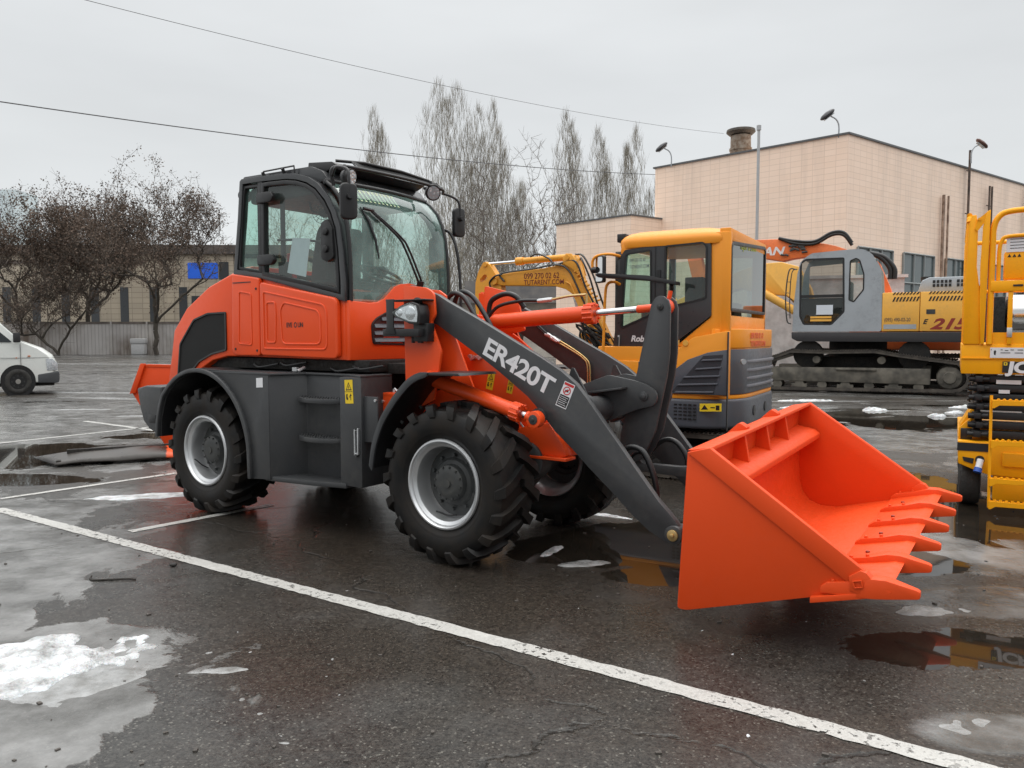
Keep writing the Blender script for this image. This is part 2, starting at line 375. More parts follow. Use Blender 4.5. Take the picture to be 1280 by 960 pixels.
    k.rough(r); k.b.inputs['Specular IOR Level'].default_value = .5; k.b.inputs['IOR'].default_value = 1.36
    h = k.math('ADD', k.math('MULTIPLY', fine, .0055), k.math('MULTIPLY', nC, .010))
    h = k.math('ADD', h, k.math('MULTIPLY', ice, .006)); h = k.math('SUBTRACT', h, k.math('MULTIPLY', crack, .012))
    keep = k.math('SUBTRACT', 1., k.math('MULTIPLY', pud, .99))
    b = k.n('ShaderNodeBump'); k.set(b.inputs['Height'], h); b.inputs['Distance'].default_value = 1.; k.set(b.inputs['Strength'], k.math('MULTIPLY', keep, .55)); k.set(k.b.inputs['Normal'], b.outputs[0])
    return k.m
gm = ground_material()
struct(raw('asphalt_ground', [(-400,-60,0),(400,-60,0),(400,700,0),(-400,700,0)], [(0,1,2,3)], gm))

def line_mat():
    k = NM('worn_road_paint', (.6,.6,.58), .55); P = k.pos(); n1 = k.noise(P, 26, 5, .7); n2 = k.noise(P, 2.2, 4)
    vo = k.n('ShaderNodeTexVoronoi'); k.set(vo.inputs['Vector'], P); vo.inputs['Scale'].default_value = 110
    c = k.mix(k.ramp(n1, .3, .7), (.34,.335,.315), (.55,.545,.52)); c = k.mix(k.ramp(vo.outputs['Distance'], .5, .8, 0., .25), c, (.2,.19,.17))
    k.base(c)
    worn = k.math('MULTIPLY', k.ramp(n1, .53, .60), k.ramp(n2, .36, .58)); k.rough(.42)
    k.set(k.b.inputs['Alpha'], k.math('SUBTRACT', 1., worn)); k.bump(n1, .2, .004); return k.m
lm = line_mat()
def strip(name, p, q, w, z=.004, n=60, seed=1, mat=lm, wob=.006):
    r = random.Random(seed); p, q = Vector(p), Vector(q); d = (q-p).normalized(); s = Vector((-d.y, d.x)); v = []; f = []
    for i in range(n+1):
        c = p+(q-p)*i/n; a = w/2+r.uniform(-wob, wob); b = w/2+r.uniform(-wob, wob)
        v += [(*(c+s*a), z), (*(c-s*b), z)]
        if i: f.append((2*i-2, 2*i-1, 2*i+1, 2*i))
    return struct(raw(name, v, f, mat))
strip('painted_line', (-4.50, 6.63), (2.6, 1.95), .105, n=160)
strip('painted_line', (-2.95, 5.85), (-2.15, 6.80), .085, n=20, seed=2)
strip('painted_line', (-4.75, 7.05), (-3.35, 8.85), .075, n=24, seed=3)
strip('painted_line', (-7.4, 10.5), (-5.9, 12.9), .09, n=24, seed=4)
strip('painted_line', (-7.6, 13.6), (-3.6, 10.7), .10, n=40, seed=5)

# snow and slush: displaced mounds gathered in one mass
def snow_mat():
    k = NM('old_snow', (.78,.80,.82), .55); v = k.pos(); n1 = k.noise(v, 9, 6, .65); n2 = k.noise(v, 60, 3)
    k.base(k.mix(k.ramp(n1, .42, .66), (.62,.635,.65), (.24,.24,.235))); k.b.inputs['Subsurface Weight'].default_value = .1
    k.rough(.5); k.bump(k.math('ADD', n1, k.math('MULTIPLY', n2, .5)), 1., .03); return k.m
def slush_mat():
    k = NM('grey_slush', (.3,.3,.3), .25); v = k.pos(); n1 = k.noise(v, 12, 6, .65)
    k.base(k.mix(k.ramp(n1, .35, .7), (.30,.305,.305), (.13,.128,.12))); k.rough(k.ramp(n1, .3, .7, .12, .4)); k.bump(n1, .5, .015); return k.m
sv, sf, smi = [], [], []
def mound(cx, cy, rx, ry, h, rot=0., n=26, mi=0, fq=3.5, z0=-.004):
    c, s = math.cos(R(rot)), math.sin(R(rot)); base = len(sv)
    for j in range(n+1):
        for i in range(n+1):
            u = i/n*2.6-1.3; w = j/n*2.6-1.3; x = cx+(u*c*rx-w*s*ry); y = cy+(u*s*rx+w*c*ry)
            d = math.hypot(u, w); nn = noise.fractal(Vector((x*fq, y*fq, .3)), 1., 2., 4)
            e_ = max(0., 1.-d*d+nn*.75); z = h*e_**.55*(.75+.5*noise.noise(Vector((x*fq*3, y*fq*3, 1))))
            sv.append((x, y, z0+z if e_ > 0 else -.03))
    for j in range(n):
        for i in range(n):
            a = base+j*(n+1)+i; sf.append((a, a+1, a+n+2, a+n+1)); smi.append(mi)
mound(-2.17, 3.45, .40, .30, .055, 20, 100, 0, 4.5); mound(-2.02, 3.28, .42, .24, .014, 10, 70, 1, 4)
mound(-1.33, 3.38, .17, .035, .008, 8, 30, 1, 9); mound(-1.47, 3.58, .06, .03, .006, 20, 16, 1, 9)
mound(-3.55, 7.15, .55, .16, .012, 10, 40, 0, 3)
mound(.50, 5.02, .20, .07, .018, 10, 30, 1, 6); mound(1.5, 5.9, .35, .10, .02, -30, 30, 0, 6); mound(.72, 6.45, .35, .06, .02, -35, 30, 0, 6)
mound(.28, 5.32, .05, .16, .02, -30, 24, 0, 7)
mound(1.75, 2.88, .17, .10, .006, 20, 30, 1, 5); mound(2.32, 4.15, .25, .1, .008, 0, 30, 1, 5)
r_ = random.Random(5)
for cx, cy, rx, ry, h in ((6.05, 16.2, .75, .13, .05), (5.4, 15.0, .55, .10, .06), (7.4, 15.6, .5, .14, .08), (8.0, 14.4, .30, .10, .08), (8.7, 15.1, .35, .10, .06), (5.2, 13.6, .5, .10, .03), (9.6, 16.2, .6, .12, .07), (6.9, 17.9, 1.3, .12, .05)):
    mound(cx, cy, rx*.55, ry*1.3, h, r_.uniform(-15, 15), 30, 0, 4.5); mound(cx+.2, cy-.1, rx*1.2, ry*1.1, .01, r_.uniform(-15, 15), 30, 1, 3.)
for cx, cy, rx, ry in ((-9.5, 18.6, 1.6, .22), (-7.9, 17.3, .8, .15), (-11.3, 20.6, 1.9, .22), (-6.8, 14.6, .7, .12), (-8.8, 15.8, .7, .10), (-22, 42, 5, .5), (-13, 31, 2.5, .3)):
    mound(cx, cy, rx, ry, .02, r_.uniform(-12, 12), 34, 1, 1.6)
for i in range(26):
    x, y = r_.uniform(-1.9, 1.7), r_.uniform(2.6, 4.6); mound(x, y, r_.uniform(.006, .018), r_.uniform(.005, .01), .006, r_.uniform(0, 90), 6, r_.choice((0,1)), 20)
for i in range(9):
    t = i/8; mound(-1.15+.42*t+r_.uniform(-.04,.04), 3.1-.45*t, r_.uniform(.02,.05), r_.uniform(.01,.025), .006, r_.uniform(-40,10), 14, 1, 12)
so_ = raw('snow_and_slush', sv, sf, [snow_mat(), slush_mat()], None)
for p, mi in zip(so_.data.polygons, smi): p.material_index = mi; p.use_smooth = True
so_['kind'] = 'stuff'; so_['label'] = 'patches of melting snow and grey slush on the wet asphalt'
# small debris on the asphalt
b = bmn()
for i in range(240):
    t = r_.random()**1.6; y = 2.3+t*8; x = r_.uniform(-.75, .75)*y; a = r_.uniform(0, 6.28); l = r_.uniform(.003, .012)
    box(b, -l, l, -l*.6, l*.6, 0, l*.7, Matrix.Translation((x, y, 0)) @ Matrix.Rotation(a, 4, 'Z'))
struct(obj('grit', b, plain('grit_stone', (.06,.052,.045), .7, var=.6), smooth=0), 'stuff')['label'] = 'grit and tiny stones scattered over the asphalt'
b = bmn(); tube(b, smooth_path([(-2.63, 4.72, .012), (-2.60, 4.66, .006), (-2.50, 4.665, .006), (-2.38, 4.675, .008), (-2.33, 4.67, .006)], 5), .006, 6)
tag(obj('twig', b, plain('dark_twig', (.02,.016,.012), .7)), 'thin dark twig lying on the asphalt near the left end of the white line', 'twig')
b = bmn(); bmesh.ops.create_icosphere(b, subdivisions=2, radius=.022, matrix=Matrix.Translation((-2.22, 4.95, .014)) @ Matrix.Diagonal((1.2, .9, .6, 1)))
tag(obj('stone', b, plain('dark_stone', (.022,.02,.018), .7)), 'small dark stone lying just below the white line', 'stone')

# ================================================================ BACKGROUND
def tile_mat(name, c1, c2, mortar, w=.6, h=.3, stain=.35, sc=.25, off=0., msz=.012, uv=(1,1)):
    k = NM(name, c1, .6); v = k.obj(); s = k.n('ShaderNodeSeparateXYZ'); k.set(s.inputs[0], v)
    cb = k.n('ShaderNodeCombineXYZ'); k.set(cb.inputs[0], k.math('ADD', k.math('MULTIPLY', s.outputs[0], uv[0]), k.math('MULTIPLY', s.outputs[1], uv[1]))); k.set(cb.inputs[1], s.outputs[2])
    br = k.n('ShaderNodeTexBrick'); br.offset = off; k.set(br.inputs['Vector'], cb.outputs[0])
    for a, c in (('Color1', c1), ('Color2', c2), ('Mortar', mortar)): br.inputs[a].default_value = (*c, 1)
    br.inputs['Scale'].default_value = 1; br.inputs['Brick Width'].default_value = w; br.inputs['Row Height'].default_value = h; br.inputs['Mortar Size'].default_value = msz
    n1 = k.noise(v, sc, 6, .65); n2 = k.noise(k.map(v, (1.3, 1.3, .12)), 1.1, 5, .6)
    st = k.math('MULTIPLY', k.ramp(n2, .50, .72), stain, clamp=True)
    c = k.mix(st, br.outputs['Color'], tuple(x*.5 for x in c1)); c = k.mix(k.ramp(n1, .35, .7, 0., .35), c, tuple(min(1, x*.8) for x in c1))
    k.base(c); k.rough(.55); k.bump(br.outputs['Fac'], -.3, .01); return k.m
peach = tile_mat('peach_ceramic_tile', (.98,.77,.625), (.94,.725,.575), (.78,.59,.46), .50, .25, .38, .22, 0., .012, (1.313,-.084))
roofcap = plain('grey_roof_capping', (.10,.105,.11), .5)
rustpipe = rust('rusty_pipe', (.16,.10,.07), (.40,.29,.22), .75, 3)
winglass = NM('dull_window_glass', (.10,.125,.13), .12).m
winframe = plain('weathered_frame', (.27,.29,.29), .6)
# --- main peach building: corner at C, walls along a (left) and b (right)
Cc = Vector((14.2, 33.0)); va = Vector((-6.9, 6.7)).normalized(); vb = Vector((15.6, 11.7)).normalized()
H1 = 10.05
bl = thing('tiled_building', 'large peach tiled flat-roofed building behind the excavators, with downpipes and tall windows', 'building', (Cc.x, Cc.y, 0))
def P2(s, t, z, base=Vector((0,0))): p = va*s+vb*t+base; return (p.x, p.y, z)
def wall_slab(name, p, q, z0, z1, mat, parent, th=.3, out_=0.):
    """upright slab from p to q (2D, local); its outer face lies out_ in front, th thick behind"""
    p, q = Vector(p), Vector(q); d = (q-p).normalized(); nrm = Vector((d.y, -d.x)); bm = bmn()
    a, b_ = p+nrm*out_, q+nrm*out_; c, e_ = b_-nrm*th, a-nrm*th
    prism(bm, [tuple(a), tuple(b_), tuple(c), tuple(e_)], z0, z1, 'z'); return obj(name, bm, mat, parent, smooth=0)
LL, RL = 9.62, 26.0
bm = bmn(); prism(bm, [tuple(Vector((0,0))), tuple(vb*RL), tuple(vb*RL+va*LL), tuple(va*LL)], 0, H1, 'z'); obj('wall', bm, peach, bl, smooth=0)
wall_slab('roof_edge', va*(LL+.1), -va*.05, H1-.02, H1+.06, roofcap, bl, .5, .07)
wall_slab('roof_edge', vb*-.05, vb*RL, H1-.02, H1+.06, roofcap, bl, .5, .07)
nb = Vector((vb.y, -vb.x))   # outward of the right wall
def on_b(s, o, z): p = vb*s+nb*o; return (p.x, p.y, z)
for i, s0 in enumerate((.9, 4.9, 9.15, 13.4, 17.7)):
    s1 = s0+3.0; z0, z1 = 2.55, 5.38
    w = wall_slab('window', vb*s0, vb*s1, z0, z1, winglass, bl, .02, .02); w.name = 'window'
    bm = bmn()
    for t in (s0, s0+1.0, s0+2.0, s1): tube(bm, [on_b(t, .06, z0), on_b(t, .06, z1)], .05, 4)
    for z in (z0, z0+1.45, z1): tube(bm, [on_b(s0, .065, z), on_b(s1, .065, z)], .05, 4)
    obj('frame', bm, winframe, w)
for s_, r0, z0, z1 in ((8.5, .07, .5, 8.4), (9.0, .05, .5, 8.4)):
    bm = bmn(); cyl(bm, on_b(s_, .14, z0), on_b(s_, .14, z1), r0, n=10); obj('downpipe', bm, rustpipe, bl)
for s_, z0, z1, rr in ((11.05, 4.6, 10.9, .06), (13.5, 3.4, 9.4, .05), (13.8, 3.4, 9.4, .05), (18.4, 3.0, 10.0, .05), (18.8, 3.0, 10.0, .05)):
    bm = bmn(); cyl(bm, on_b(s_, .2, z0), on_b(s_, .2, z1), rr, n=8)
    for z in (z0+.4, (z0+z1)/2, z1-1.): tube(bm, [on_b(s_-.08, .1, z), on_b(s_+.08, .1, z)], .03, 4)
    obj('vent_pipe', bm, rust('sooty_pipe', (.05,.04,.035), (.14,.10,.08), .8, 3), bl)
# flue on the roof
fl = thing('roof_flue', 'rusty cylindrical flue with a wide dark cap on the roof of the peach building', 'flue', (920-0, 0, 0))
px = (921-640)/960*37.5; fl.location = (px, 37.5, H1)
bm = bmn(); lathe(bm, [(.0,-.6),(.50,-.6),(.50,.35),(.53,.36),(.53,.46),(.48,.47),(.47,1.05),(.0,1.05)], n=24, ax='z'); obj('stack', bm, rust('flue_tin', (.30,.25,.20), (.16,.10,.06), .7, 5), fl)
bm = bmn(); lathe(bm, [(.0,1.12),(.55,1.10),(.68,1.22),(.66,1.33),(.3,1.42),(0,1.44)], n=24, ax='z')
for a in range(4): cyl(bm, (.42*math.cos(a*1.57), .42*math.sin(a*1.57), .95), (.42*math.cos(a*1.57), .42*math.sin(a*1.57), 1.15), .025, n=6)
obj('cap', bm, rust('flue_cap', (.05,.045,.04), (.10,.08,.06), .7, 5), fl)
# mast before the left wall
mm_ = D0 = None
mx_, my_ = (943-640)/960*33.6, 33.6
bm = bmn(); cyl(bm, (0,0,0), (0,0,10.35), .07, .06, 10); cyl(bm, (0,0,10.35), (0,0,10.55), .10, .10, 8)
mast = obj('mast', bm, plain('galvanised_mast', (.42,.43,.44), .5, .4)); mast.location = (mx_, my_, 0); tag(mast, 'thin grey metal mast standing before the peach wall', 'mast')
def roof_lamp(px, dep, z, lean, label, dark=(.06,.06,.065)):
    x = (px-640)/960*dep
    t = thing('roof_lamp', label, 'lamp', (x, dep, z), 0, 'floodlights along the roof edge')
    bm = bmn(); tube(bm, smooth_path([(0,0,-.35),(0,0,.15),(lean*.12,0,.42),(lean*.35,0,.55)], 4), .03, 6); obj('bracket', bm, M['e_grey'], t)
    bm = bmn(); T = Matrix.Translation((lean*.50, 0, .62)) @ Matrix.Rotation(lean*R(38), 4, 'Y') @ Matrix.Scale(.82, 4)
    rings = []
    for u, w, h in ((-.42,.06,.05),(-.3,.15,.12),(0,.2,.16),(.3,.17,.12),(.42,.06,.05)):
        rings.append([T @ Vector((u, w*math.cos(q), h*math.sin(q))) for q in [i*math.pi/5 for i in range(10)]])
    loft(bm, rings); obj('head', bm, plain('lamp_head', dark, .4, .3), t)
    bm = bmn(); loft(bm, [[T @ Vector((u, w*math.cos(q), -.13+.0*q)) for q in (0,)] + [T @ Vector((u, -w, -.13))] + [T @ Vector((u, -w*.8, -.17)), T @ Vector((u, w*.8, -.17))] for u, w in ((-.28,.12),(.28,.13))])
    obj('glass', bm, plain('lamp_diffuser', (.4,.42,.43), .2), t)
roof_lamp(836, 38.9, H1+.25, -1, 'floodlight leaning left at the left end of the peach roof')
roof_lamp(1041, 33.3, H1+.25, -1, 'floodlight above the near corner of the peach roof')
roof_lamp(1205, 39.0, H1+.45, 1, 'floodlight leaning right over the right wall of the peach building', (.10,.05,.04))
# --- lower wing
wg = thing('building_wing', 'lower peach tiled wing to the left of the large tiled building', 'building', (5.83, 38.1, 0))
bm = bmn(); prism(bm, [(0,0), tuple(vb*2.6), tuple(vb*2.6+va*4.82), tuple(va*4.82)], 0, 7.45, 'z'); obj('wall', bm, peach, wg, smooth=0)
wall_slab('roof_edge', va*4.9, -va*.05, 7.43, 7.50, roofcap, wg, .4, .06); wall_slab('roof_edge', vb*-.05, vb*2.3, 7.43, 7.50, roofcap, wg, .4, .06)
# grey rendered wall low in front of the building
bm = bmn(); box(bm, 0, 5.2, -.15, .15, 0, 3.55); box(bm, -.1, 5.3, -.22, .22, 3.55, 3.66)
w_ = obj('rendered_wall', bm, rust('peeling_render', (.42,.42,.41), (.60,.61,.60), .8, 2, 0, .1), smooth=0); w_.location = (8.6, 28.2, 0); w_.rotation_euler = (0,0,R(-14)); tag(w_, 'pale peeling rendered wall between the compact and the large excavator', 'wall')

# --- long cream building on the left, far behind the fence
cream = tile_mat('cream_stained_tile', (.50,.43,.33), (.42,.36,.28), (.24,.20,.16), 1.1, .55, .55, .12, 0, .03)
darkw = plain('dark_glazing', (.055,.06,.065), .3)
fb = thing('factory_building', 'long stained cream building behind the brown trees on the left', 'building', (-68, 80, 0))
bm = bmn(); box(bm, 0, 39.2, 0, 12, 0, 10.0); obj('wall', bm, cream, fb, smooth=0)
bm = bmn(); box(bm, 39.2, 46, .4, 12, 0, 9.6); obj('wall', bm, rust('white_stained_render', (.50,.49,.46), (.36,.33,.28), .8, 1.2), fb, smooth=0)
bm = bmn(); box(bm, -.2, 46.2, -.35, 12, 10.0, 10.9); obj('roof', bm, rust('bitumen_parapet', (.055,.047,.043), (.12,.10,.09), .8, 1.5), fb, smooth=0)
bm = bmn(); box(bm, -.2, 30, -.12, 0, 9.0, 9.35); obj('cornice', bm, rust('dark_cornice', (.10,.08,.07), (.18,.15,.13), .8), fb, smooth=0)
for i in range(12):
    x = 3.0+i*3.05; bm = bmn(); box(bm, x, x+.85, -.03, .2, 1.6, 6.6); obj('window', bm, darkw, fb, smooth=0)
bm = bmn(); box(bm, 34.5, 37.6, -.08, .1, 7.5, 9.1); obj('sign_panel', bm, plain('blue_panel', (.03,.16,.85), .45, var=.1, scale=.7), fb, smooth=0, label='bright blue panel')
bm = bmn(); box(bm, 37.7, 38.7, -.05, .1, 7.4, 9.2); obj('window', bm, darkw, fb, smooth=0)
bm = bmn(); box(bm, 34.8, 38.4, -.04, .1, 3.2, 5.7); obj('window', bm, darkw, fb, smooth=0)
ft = thing('tower_block', 'faint pale tower block on the far left skyline above the trees', 'building', (-178, 250, 0))
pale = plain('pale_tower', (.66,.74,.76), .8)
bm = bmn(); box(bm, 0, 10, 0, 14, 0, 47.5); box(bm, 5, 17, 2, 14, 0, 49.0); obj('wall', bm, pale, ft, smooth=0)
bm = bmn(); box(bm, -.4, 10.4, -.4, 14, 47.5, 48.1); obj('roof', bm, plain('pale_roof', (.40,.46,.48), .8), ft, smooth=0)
# --- concrete fence
def fence_mat():
    k = NM('stained_concrete_fence', (.4,.38,.35), .8); v = k.obj(); n1 = k.noise(k.map(v, (1,1,.18)), .9, 6, .7); n2 = k.noise(v, .22, 4)
    s = k.n('ShaderNodeSeparateXYZ'); k.set(s.inputs[0], v); wv = k.math('SINE', k.math('MULTIPLY', s.outputs[0], 21.))
    c = k.mix(k.ramp(n1, .38, .62), (.46,.43,.40), (.15,.115,.09)); c = k.mix(k.ramp(n2, .45, .62, 0., .7), c, (.60,.58,.57)); c = k.mix(k.ramp(wv, .5, 1., 0., .35), c, (.10,.08,.07))
    k.base(c); return k.m
fm = fence_mat(); capm = rust('dark_fence_cap', (.09,.075,.065), (.2,.17,.15), .8, 1)
fe = thing('concrete_fence', 'stained concrete panel fence with dark coping along the far side of the lot', 'fence', (-42.5, 64.5, 0))
for i in range(15):
    x = i*3.0; bm = bmn(); box(bm, x, x+2.86, 0, .14, 0, 2.55); obj('panel', bm, fm, fe, smooth=0)
    bm = bmn(); box(bm, x-.14, x, -.06, .2, 0, 2.75); obj('post', bm, fm, fe, smooth=0)
bm = bmn(); box(bm, -.14, 45, -.05, .2, 2.56, 2.74); obj('coping', bm, capm, fe, smooth=0)
# small pale thing by the fence
bm = bmn(); box(bm, -.55, .55, -.3, .3, .0, .9); box(bm, -.6, .6, -.35, .35, .9, 1.35)
o = obj('bin', bm, plain('pale_bin', (.5,.5,.5), .6), bevel=.08); o.location = (-31.0, 63.9, 0); tag(o, 'small pale bin standing against the far concrete fence', 'bin')
# --- low grey building in the middle distance
lb = thing('low_building', 'low pale building with a dark roof seen between the cab and the yellow boom', 'building', (-5.5, 56, 0))
bm = bmn(); box(bm, 0, 14, 0, 8, 0, 3.9); obj('wall', bm, rust('pale_render', (.50,.48,.43), (.36,.34,.31), .8, 1), lb, smooth=0)
bm = bmn(); box(bm, -.5, 14.5, -.8, 9, 3.9, 4.25); box(bm, 2, 11, 1, 8, 4.25, 5.6); obj('roof', bm, rust('grey_slate_roof', (.13,.13,.135), (.2,.19,.18), .8, 1), lb, smooth=0)
for x in (1.0, 4.2, 7.4, 10.6):
    bm = bmn(); box(bm, x, x+2.1, -.05, .1, 1.0, 3.2); w = obj('window', bm, darkw, lb, smooth=0)
    bm = bmn(); box(bm, x+1.0, x+1.08, -.09, -.055, 1.0, 3.2); box(bm, x, x+2.1, -.09, -.055, 2.5, 2.58); obj('frame', bm, winframe, w, smooth=0)
# --- trees
def seg_mesh(name, segs, mat, parent, sides=3):
    v, f = [], []; cs = [(math.cos(2*math.pi*k/sides), math.sin(2*math.pi*k/sides)) for k in range(sides)]
    for p, q, a, b in segs:
        s, t = frame_of(q-p); i = len(v)
        for pt, r in ((p, a), (q, b)):
            for c, n_ in cs: v.append(tuple(pt+s*(c*r)+t*(n_*r)))
        for k in range(sides): f.append((i+k, i+(k+1) % sides, i+sides+(k+1) % sides, i+sides+k))
    me = bpy.data.meshes.new(name); me.from_pydata(v, [], f); me.shade_smooth(); return link(name, me, mat, parent)
def rv(r, s=1.): return Vector((r.gauss(0,1), r.gauss(0,1), r.gauss(0,1)))*s
bark_g = rust('grey_bark', (.22,.195,.165), (.13,.112,.095), .85, 2)
twig_g = plain('grey_twigs', (.27,.245,.20), .9, var=.3, scale=.5)
bark_d = rust('dark_bark', (.045,.036,.030), (.075,.065,.05), .9, 2)
twig_d = plain('dark_twigs', (.075,.060,.048), .9, var=.3, scale=.5)
leaf_m = plain('dry_brown_leaves', (.115,.078,.056), .8, var=.45, scale=.6)

import numpy as np
def colonise(r, targets, trunk, up=.6, step=.5, tip=.010, mx=.3, wob=.10, cv=.12):
    """branches to every target from the nearest fitting node; radii by the pipe model"""
    N = [tuple(p) for p in trunk]; par = list(range(-1, len(trunk)-1))
    A = np.zeros((len(targets)*12+len(trunk)+10, 3)); n = len(trunk); A[:n] = np.array([tuple(p) for p in trunk])
    order = sorted(targets, key=lambda t: min((t-Vector(N[i])).length for i in range(0, len(trunk), 3)))
    for t in order:
        d = A[:n]-np.array(t); L = np.sqrt((d**2).sum(1)); over = np.maximum(0, d[:, 2]+up*np.hypot(d[:, 0], d[:, 1]))
        i = int(np.argmin(L+1.6*over)); p = Vector(A[i]); k = max(1, min(10, int(L[i]/step))); q0 = par[i]
        dirn = (p-Vector(A[q0])).normalized() if q0 >= 0 else Vector((0,0,1)); prev = i
        for j in range(1, k+1):
            w = j/k; q = p.lerp(t, w)+dirn*(L[i]*cv*w*(1-w))+Vector((r.gauss(0, wob), r.gauss(0, wob), r.gauss(0, wob)))*step*min(1, k-1)
            if n >= len(A): break
            A[n] = q; par.append(prev); prev = n; n += 1
    rad = np.zeros(n); 
    for i in range(n-1, 0, -1):
        if rad[i] == 0: rad[i] = tip
        rad[par[i]] = (rad[par[i]]**2.35+rad[i]**2.35)**(1/2.35)
    rad = np.minimum(rad, mx)
    return [(Vector(A[par[i]]), Vector(A[i]), float(rad[par[i]] if rad[par[i]] < rad[i]*2.2 else rad[i]*1.3), float(rad[i])) for i in range(1, n)], [Vector(A[i]) for i in range(n)]
def build_tree(name, label, loc, group, segs, extra, bark, twig, thr, foliage=None):
    t = thing(name, label, 'tree', loc, 0, group)
    seg_mesh('trunk', [s for s in segs if s[2] >= thr], bark, t, 6); seg_mesh('crown', [s for s in segs if s[2] < thr]+extra, twig, t, 3)
    if foliage: raw('foliage', foliage[0], foliage[1], leaf_m, t)
    return t
def poplar(name, Ht, wid, seed, label, loc, nb_=85):
    r = random.Random(seed); T = []; n = nb_*16
    f = lambda u: (min(1, .25+u*3.2) if u < .25 else 1)*(max(0, 1-((max(u,.62)-.62)/.39)**2.3))
    heads = [(r.uniform(-.22,.22)*wid, r.uniform(-.2,.2)*wid, Ht*h_) for h_ in (1, r.uniform(.90,.98), r.uniform(.80,.93), r.uniform(.7,.85))]
    for i in range(n):
        u = r.uniform(.10, 1.)**.85; hx, hy, hz = r.choice(heads); a = r.uniform(0, 6.283); w = wid*.5*f(u)*math.sqrt(r.random())*.98
        T.append(Vector((hx*min(1, u*2)+w*math.cos(a), hy*min(1, u*2)+w*math.sin(a), hz*u)))
    trunk = [Vector((0, 0, Ht*.5*i/24)) for i in range(25)]
    segs, nodes = colonise(r, T, trunk, up=2.6, step=1.5, tip=.008, mx=Ht*.009, wob=.01, cv=.0)
    ex = []
    for p in nodes[25:]:
        for _ in range(3):
            d = Vector((r.gauss(0,.20), r.gauss(0,.20), r.uniform(.6, 1.4))); ex.append((p, p+d, .009, .005))
    return build_tree(name, label, loc, 'bare poplars on the skyline', segs, ex, bark_g, twig_g, .045)
def spreading(name, Ht, spread, seed, label, loc, leaves=0, bark=bark_d, twig=twig_d, group=None, n=900, base=.2, lobes=7, stems=1, lsz=.12, twigs=3, up=.55, low=0.):
    r = random.Random(seed); hw = spread/2; T = []
    L = [(0, 0, Ht*.66, hw*.72, Ht*.34)]
    for i in range(lobes):
        a = i*6.283/lobes+r.uniform(-.4,.4); rr_ = hw*r.uniform(.5,.72); L.append((rr_*math.cos(a), rr_*math.sin(a), Ht*r.uniform(base+.22, .72), hw*r.uniform(.30,.45), Ht*r.uniform(.14,.22)))
    while len(T) < n:
        c = r.choice(L); d = rv(r).normalized()*r.random()**.30; p = Vector((c[0]+d.x*c[3], c[1]+d.y*c[3], c[2]+d.z*c[4]))
        if p.z > Ht*base*.8 and noise.noise(p*(2.2/hw)+Vector((seed,0,0))) > -.26: T.append(p)
    trunk = [Vector((r.gauss(0,.04), r.gauss(0,.04), Ht*(base+.12)*i/8)) for i in range(9)]
    if stems > 1: trunk = [Vector((0,0,.1*i)) for i in range(5)]
    segs, nodes = colonise(r, T, trunk, up=up, step=.55, tip=.013, mx=Ht*.019/stems**.4, wob=.075)
    ex = []; v, fc = [], []
    for p in nodes[9:]:
        if p.z < Ht*base*.7: continue
        for _ in range(twigs):
            d = Vector((p.x, p.y, 0)).normalized()*.25+rv(r, .30)+Vector((0,0,.22)); ex.append((p, p+d, .011, .006))
    if leaves:
        cl = [p for p in nodes[9:] if p.z > Ht*base and noise.noise(p*.62+Vector((0,seed,0))) > -.10-.35*min(1, (Vector((p.x, p.y, (p.z-Ht*.45)*.9)).length/hw)**2)]; m = max(1, leaves//len(cl))
        for p in cl:
            for _ in range(r.randint(0, 2*m)):
                c = p+rv(r, .27); a = rv(r, 1).normalized(); b_ = a.cross(rv(r, 1)).normalized(); s = lsz*r.uniform(.4, 1.1); i = len(v)
                v += [tuple(c-a*s), tuple(c+b_*s*.5), tuple(c+a*s), tuple(c-b_*s*.5)]; fc.append((i, i+1, i+2, i+3))
    return build_tree(name, label, loc, group, segs, ex, bark, twig, .05, (v, fc) if leaves else None)
G1 = 'brown-leaved trees along the fence'
def at(px, dep): return ((px-640)/960*dep, dep, 0)
spreading('deciduous_tree', 16.4, 12.4, 3, 'tallest brown-leaved tree, right of the group by the fence', at(196, 62), 20000, group=G1, n=1500, base=.20, lsz=.10, lobes=9, up=.95, twigs=2)
spreading('deciduous_tree', 15.6, 11.2, 11, 'dense brown-leaved tree in the middle of the group by the fence', at(112, 66.5), 22000, group=G1, n=1500, base=.30, lsz=.12, up=.95, twigs=2)
spreading('deciduous_tree', 14.6, 13, 23, 'leftmost brown-leaved tree cut by the picture edge', at(25, 66.5), 26000, group=G1, n=1500, base=.26, lsz=.12, up=.95, twigs=2)
spreading('deciduous_tree', 8.6, 9, 31, 'low many-stemmed brown tree before the fence behind the van', at(74, 62), 5000, group=G1, n=700, base=.1, stems=3, lsz=.08, up=1.1)
spreading('bare_tree', 17.5, 11.5, 44, 'wide leafless tree with dark limbs right of the tall poplars', at(645, 62), 0, bark_g, plain('dark_grey_twigs', (.15,.13,.112), .9), n=900, base=.14, twigs=3, up=1.0)
spreading('bare_tree', 15., 12, 45, 'leafless tree half hidden behind the loader cab', at(575, 70), 0, bark_g, twig_g, n=800, base=.14, up=1.)
spreading('bare_tree', 22, 14, 48, 'faint leafless tree between the small poplar and the tall poplars', at(512, 100), 0, bark_g, twig_g, n=800, base=.2, up=1.)
spreading('bare_tree', 21.5, 12, 49, 'faint leafless tree top showing over the cab roof', at(362, 100), 0, bark_g, twig_g, n=800, base=.2, up=1.)
poplar('poplar_tree', 27.2, 4.6, 1, 'single narrow poplar over the cab roof, leftmost of the poplars', at(475, 90), 110)
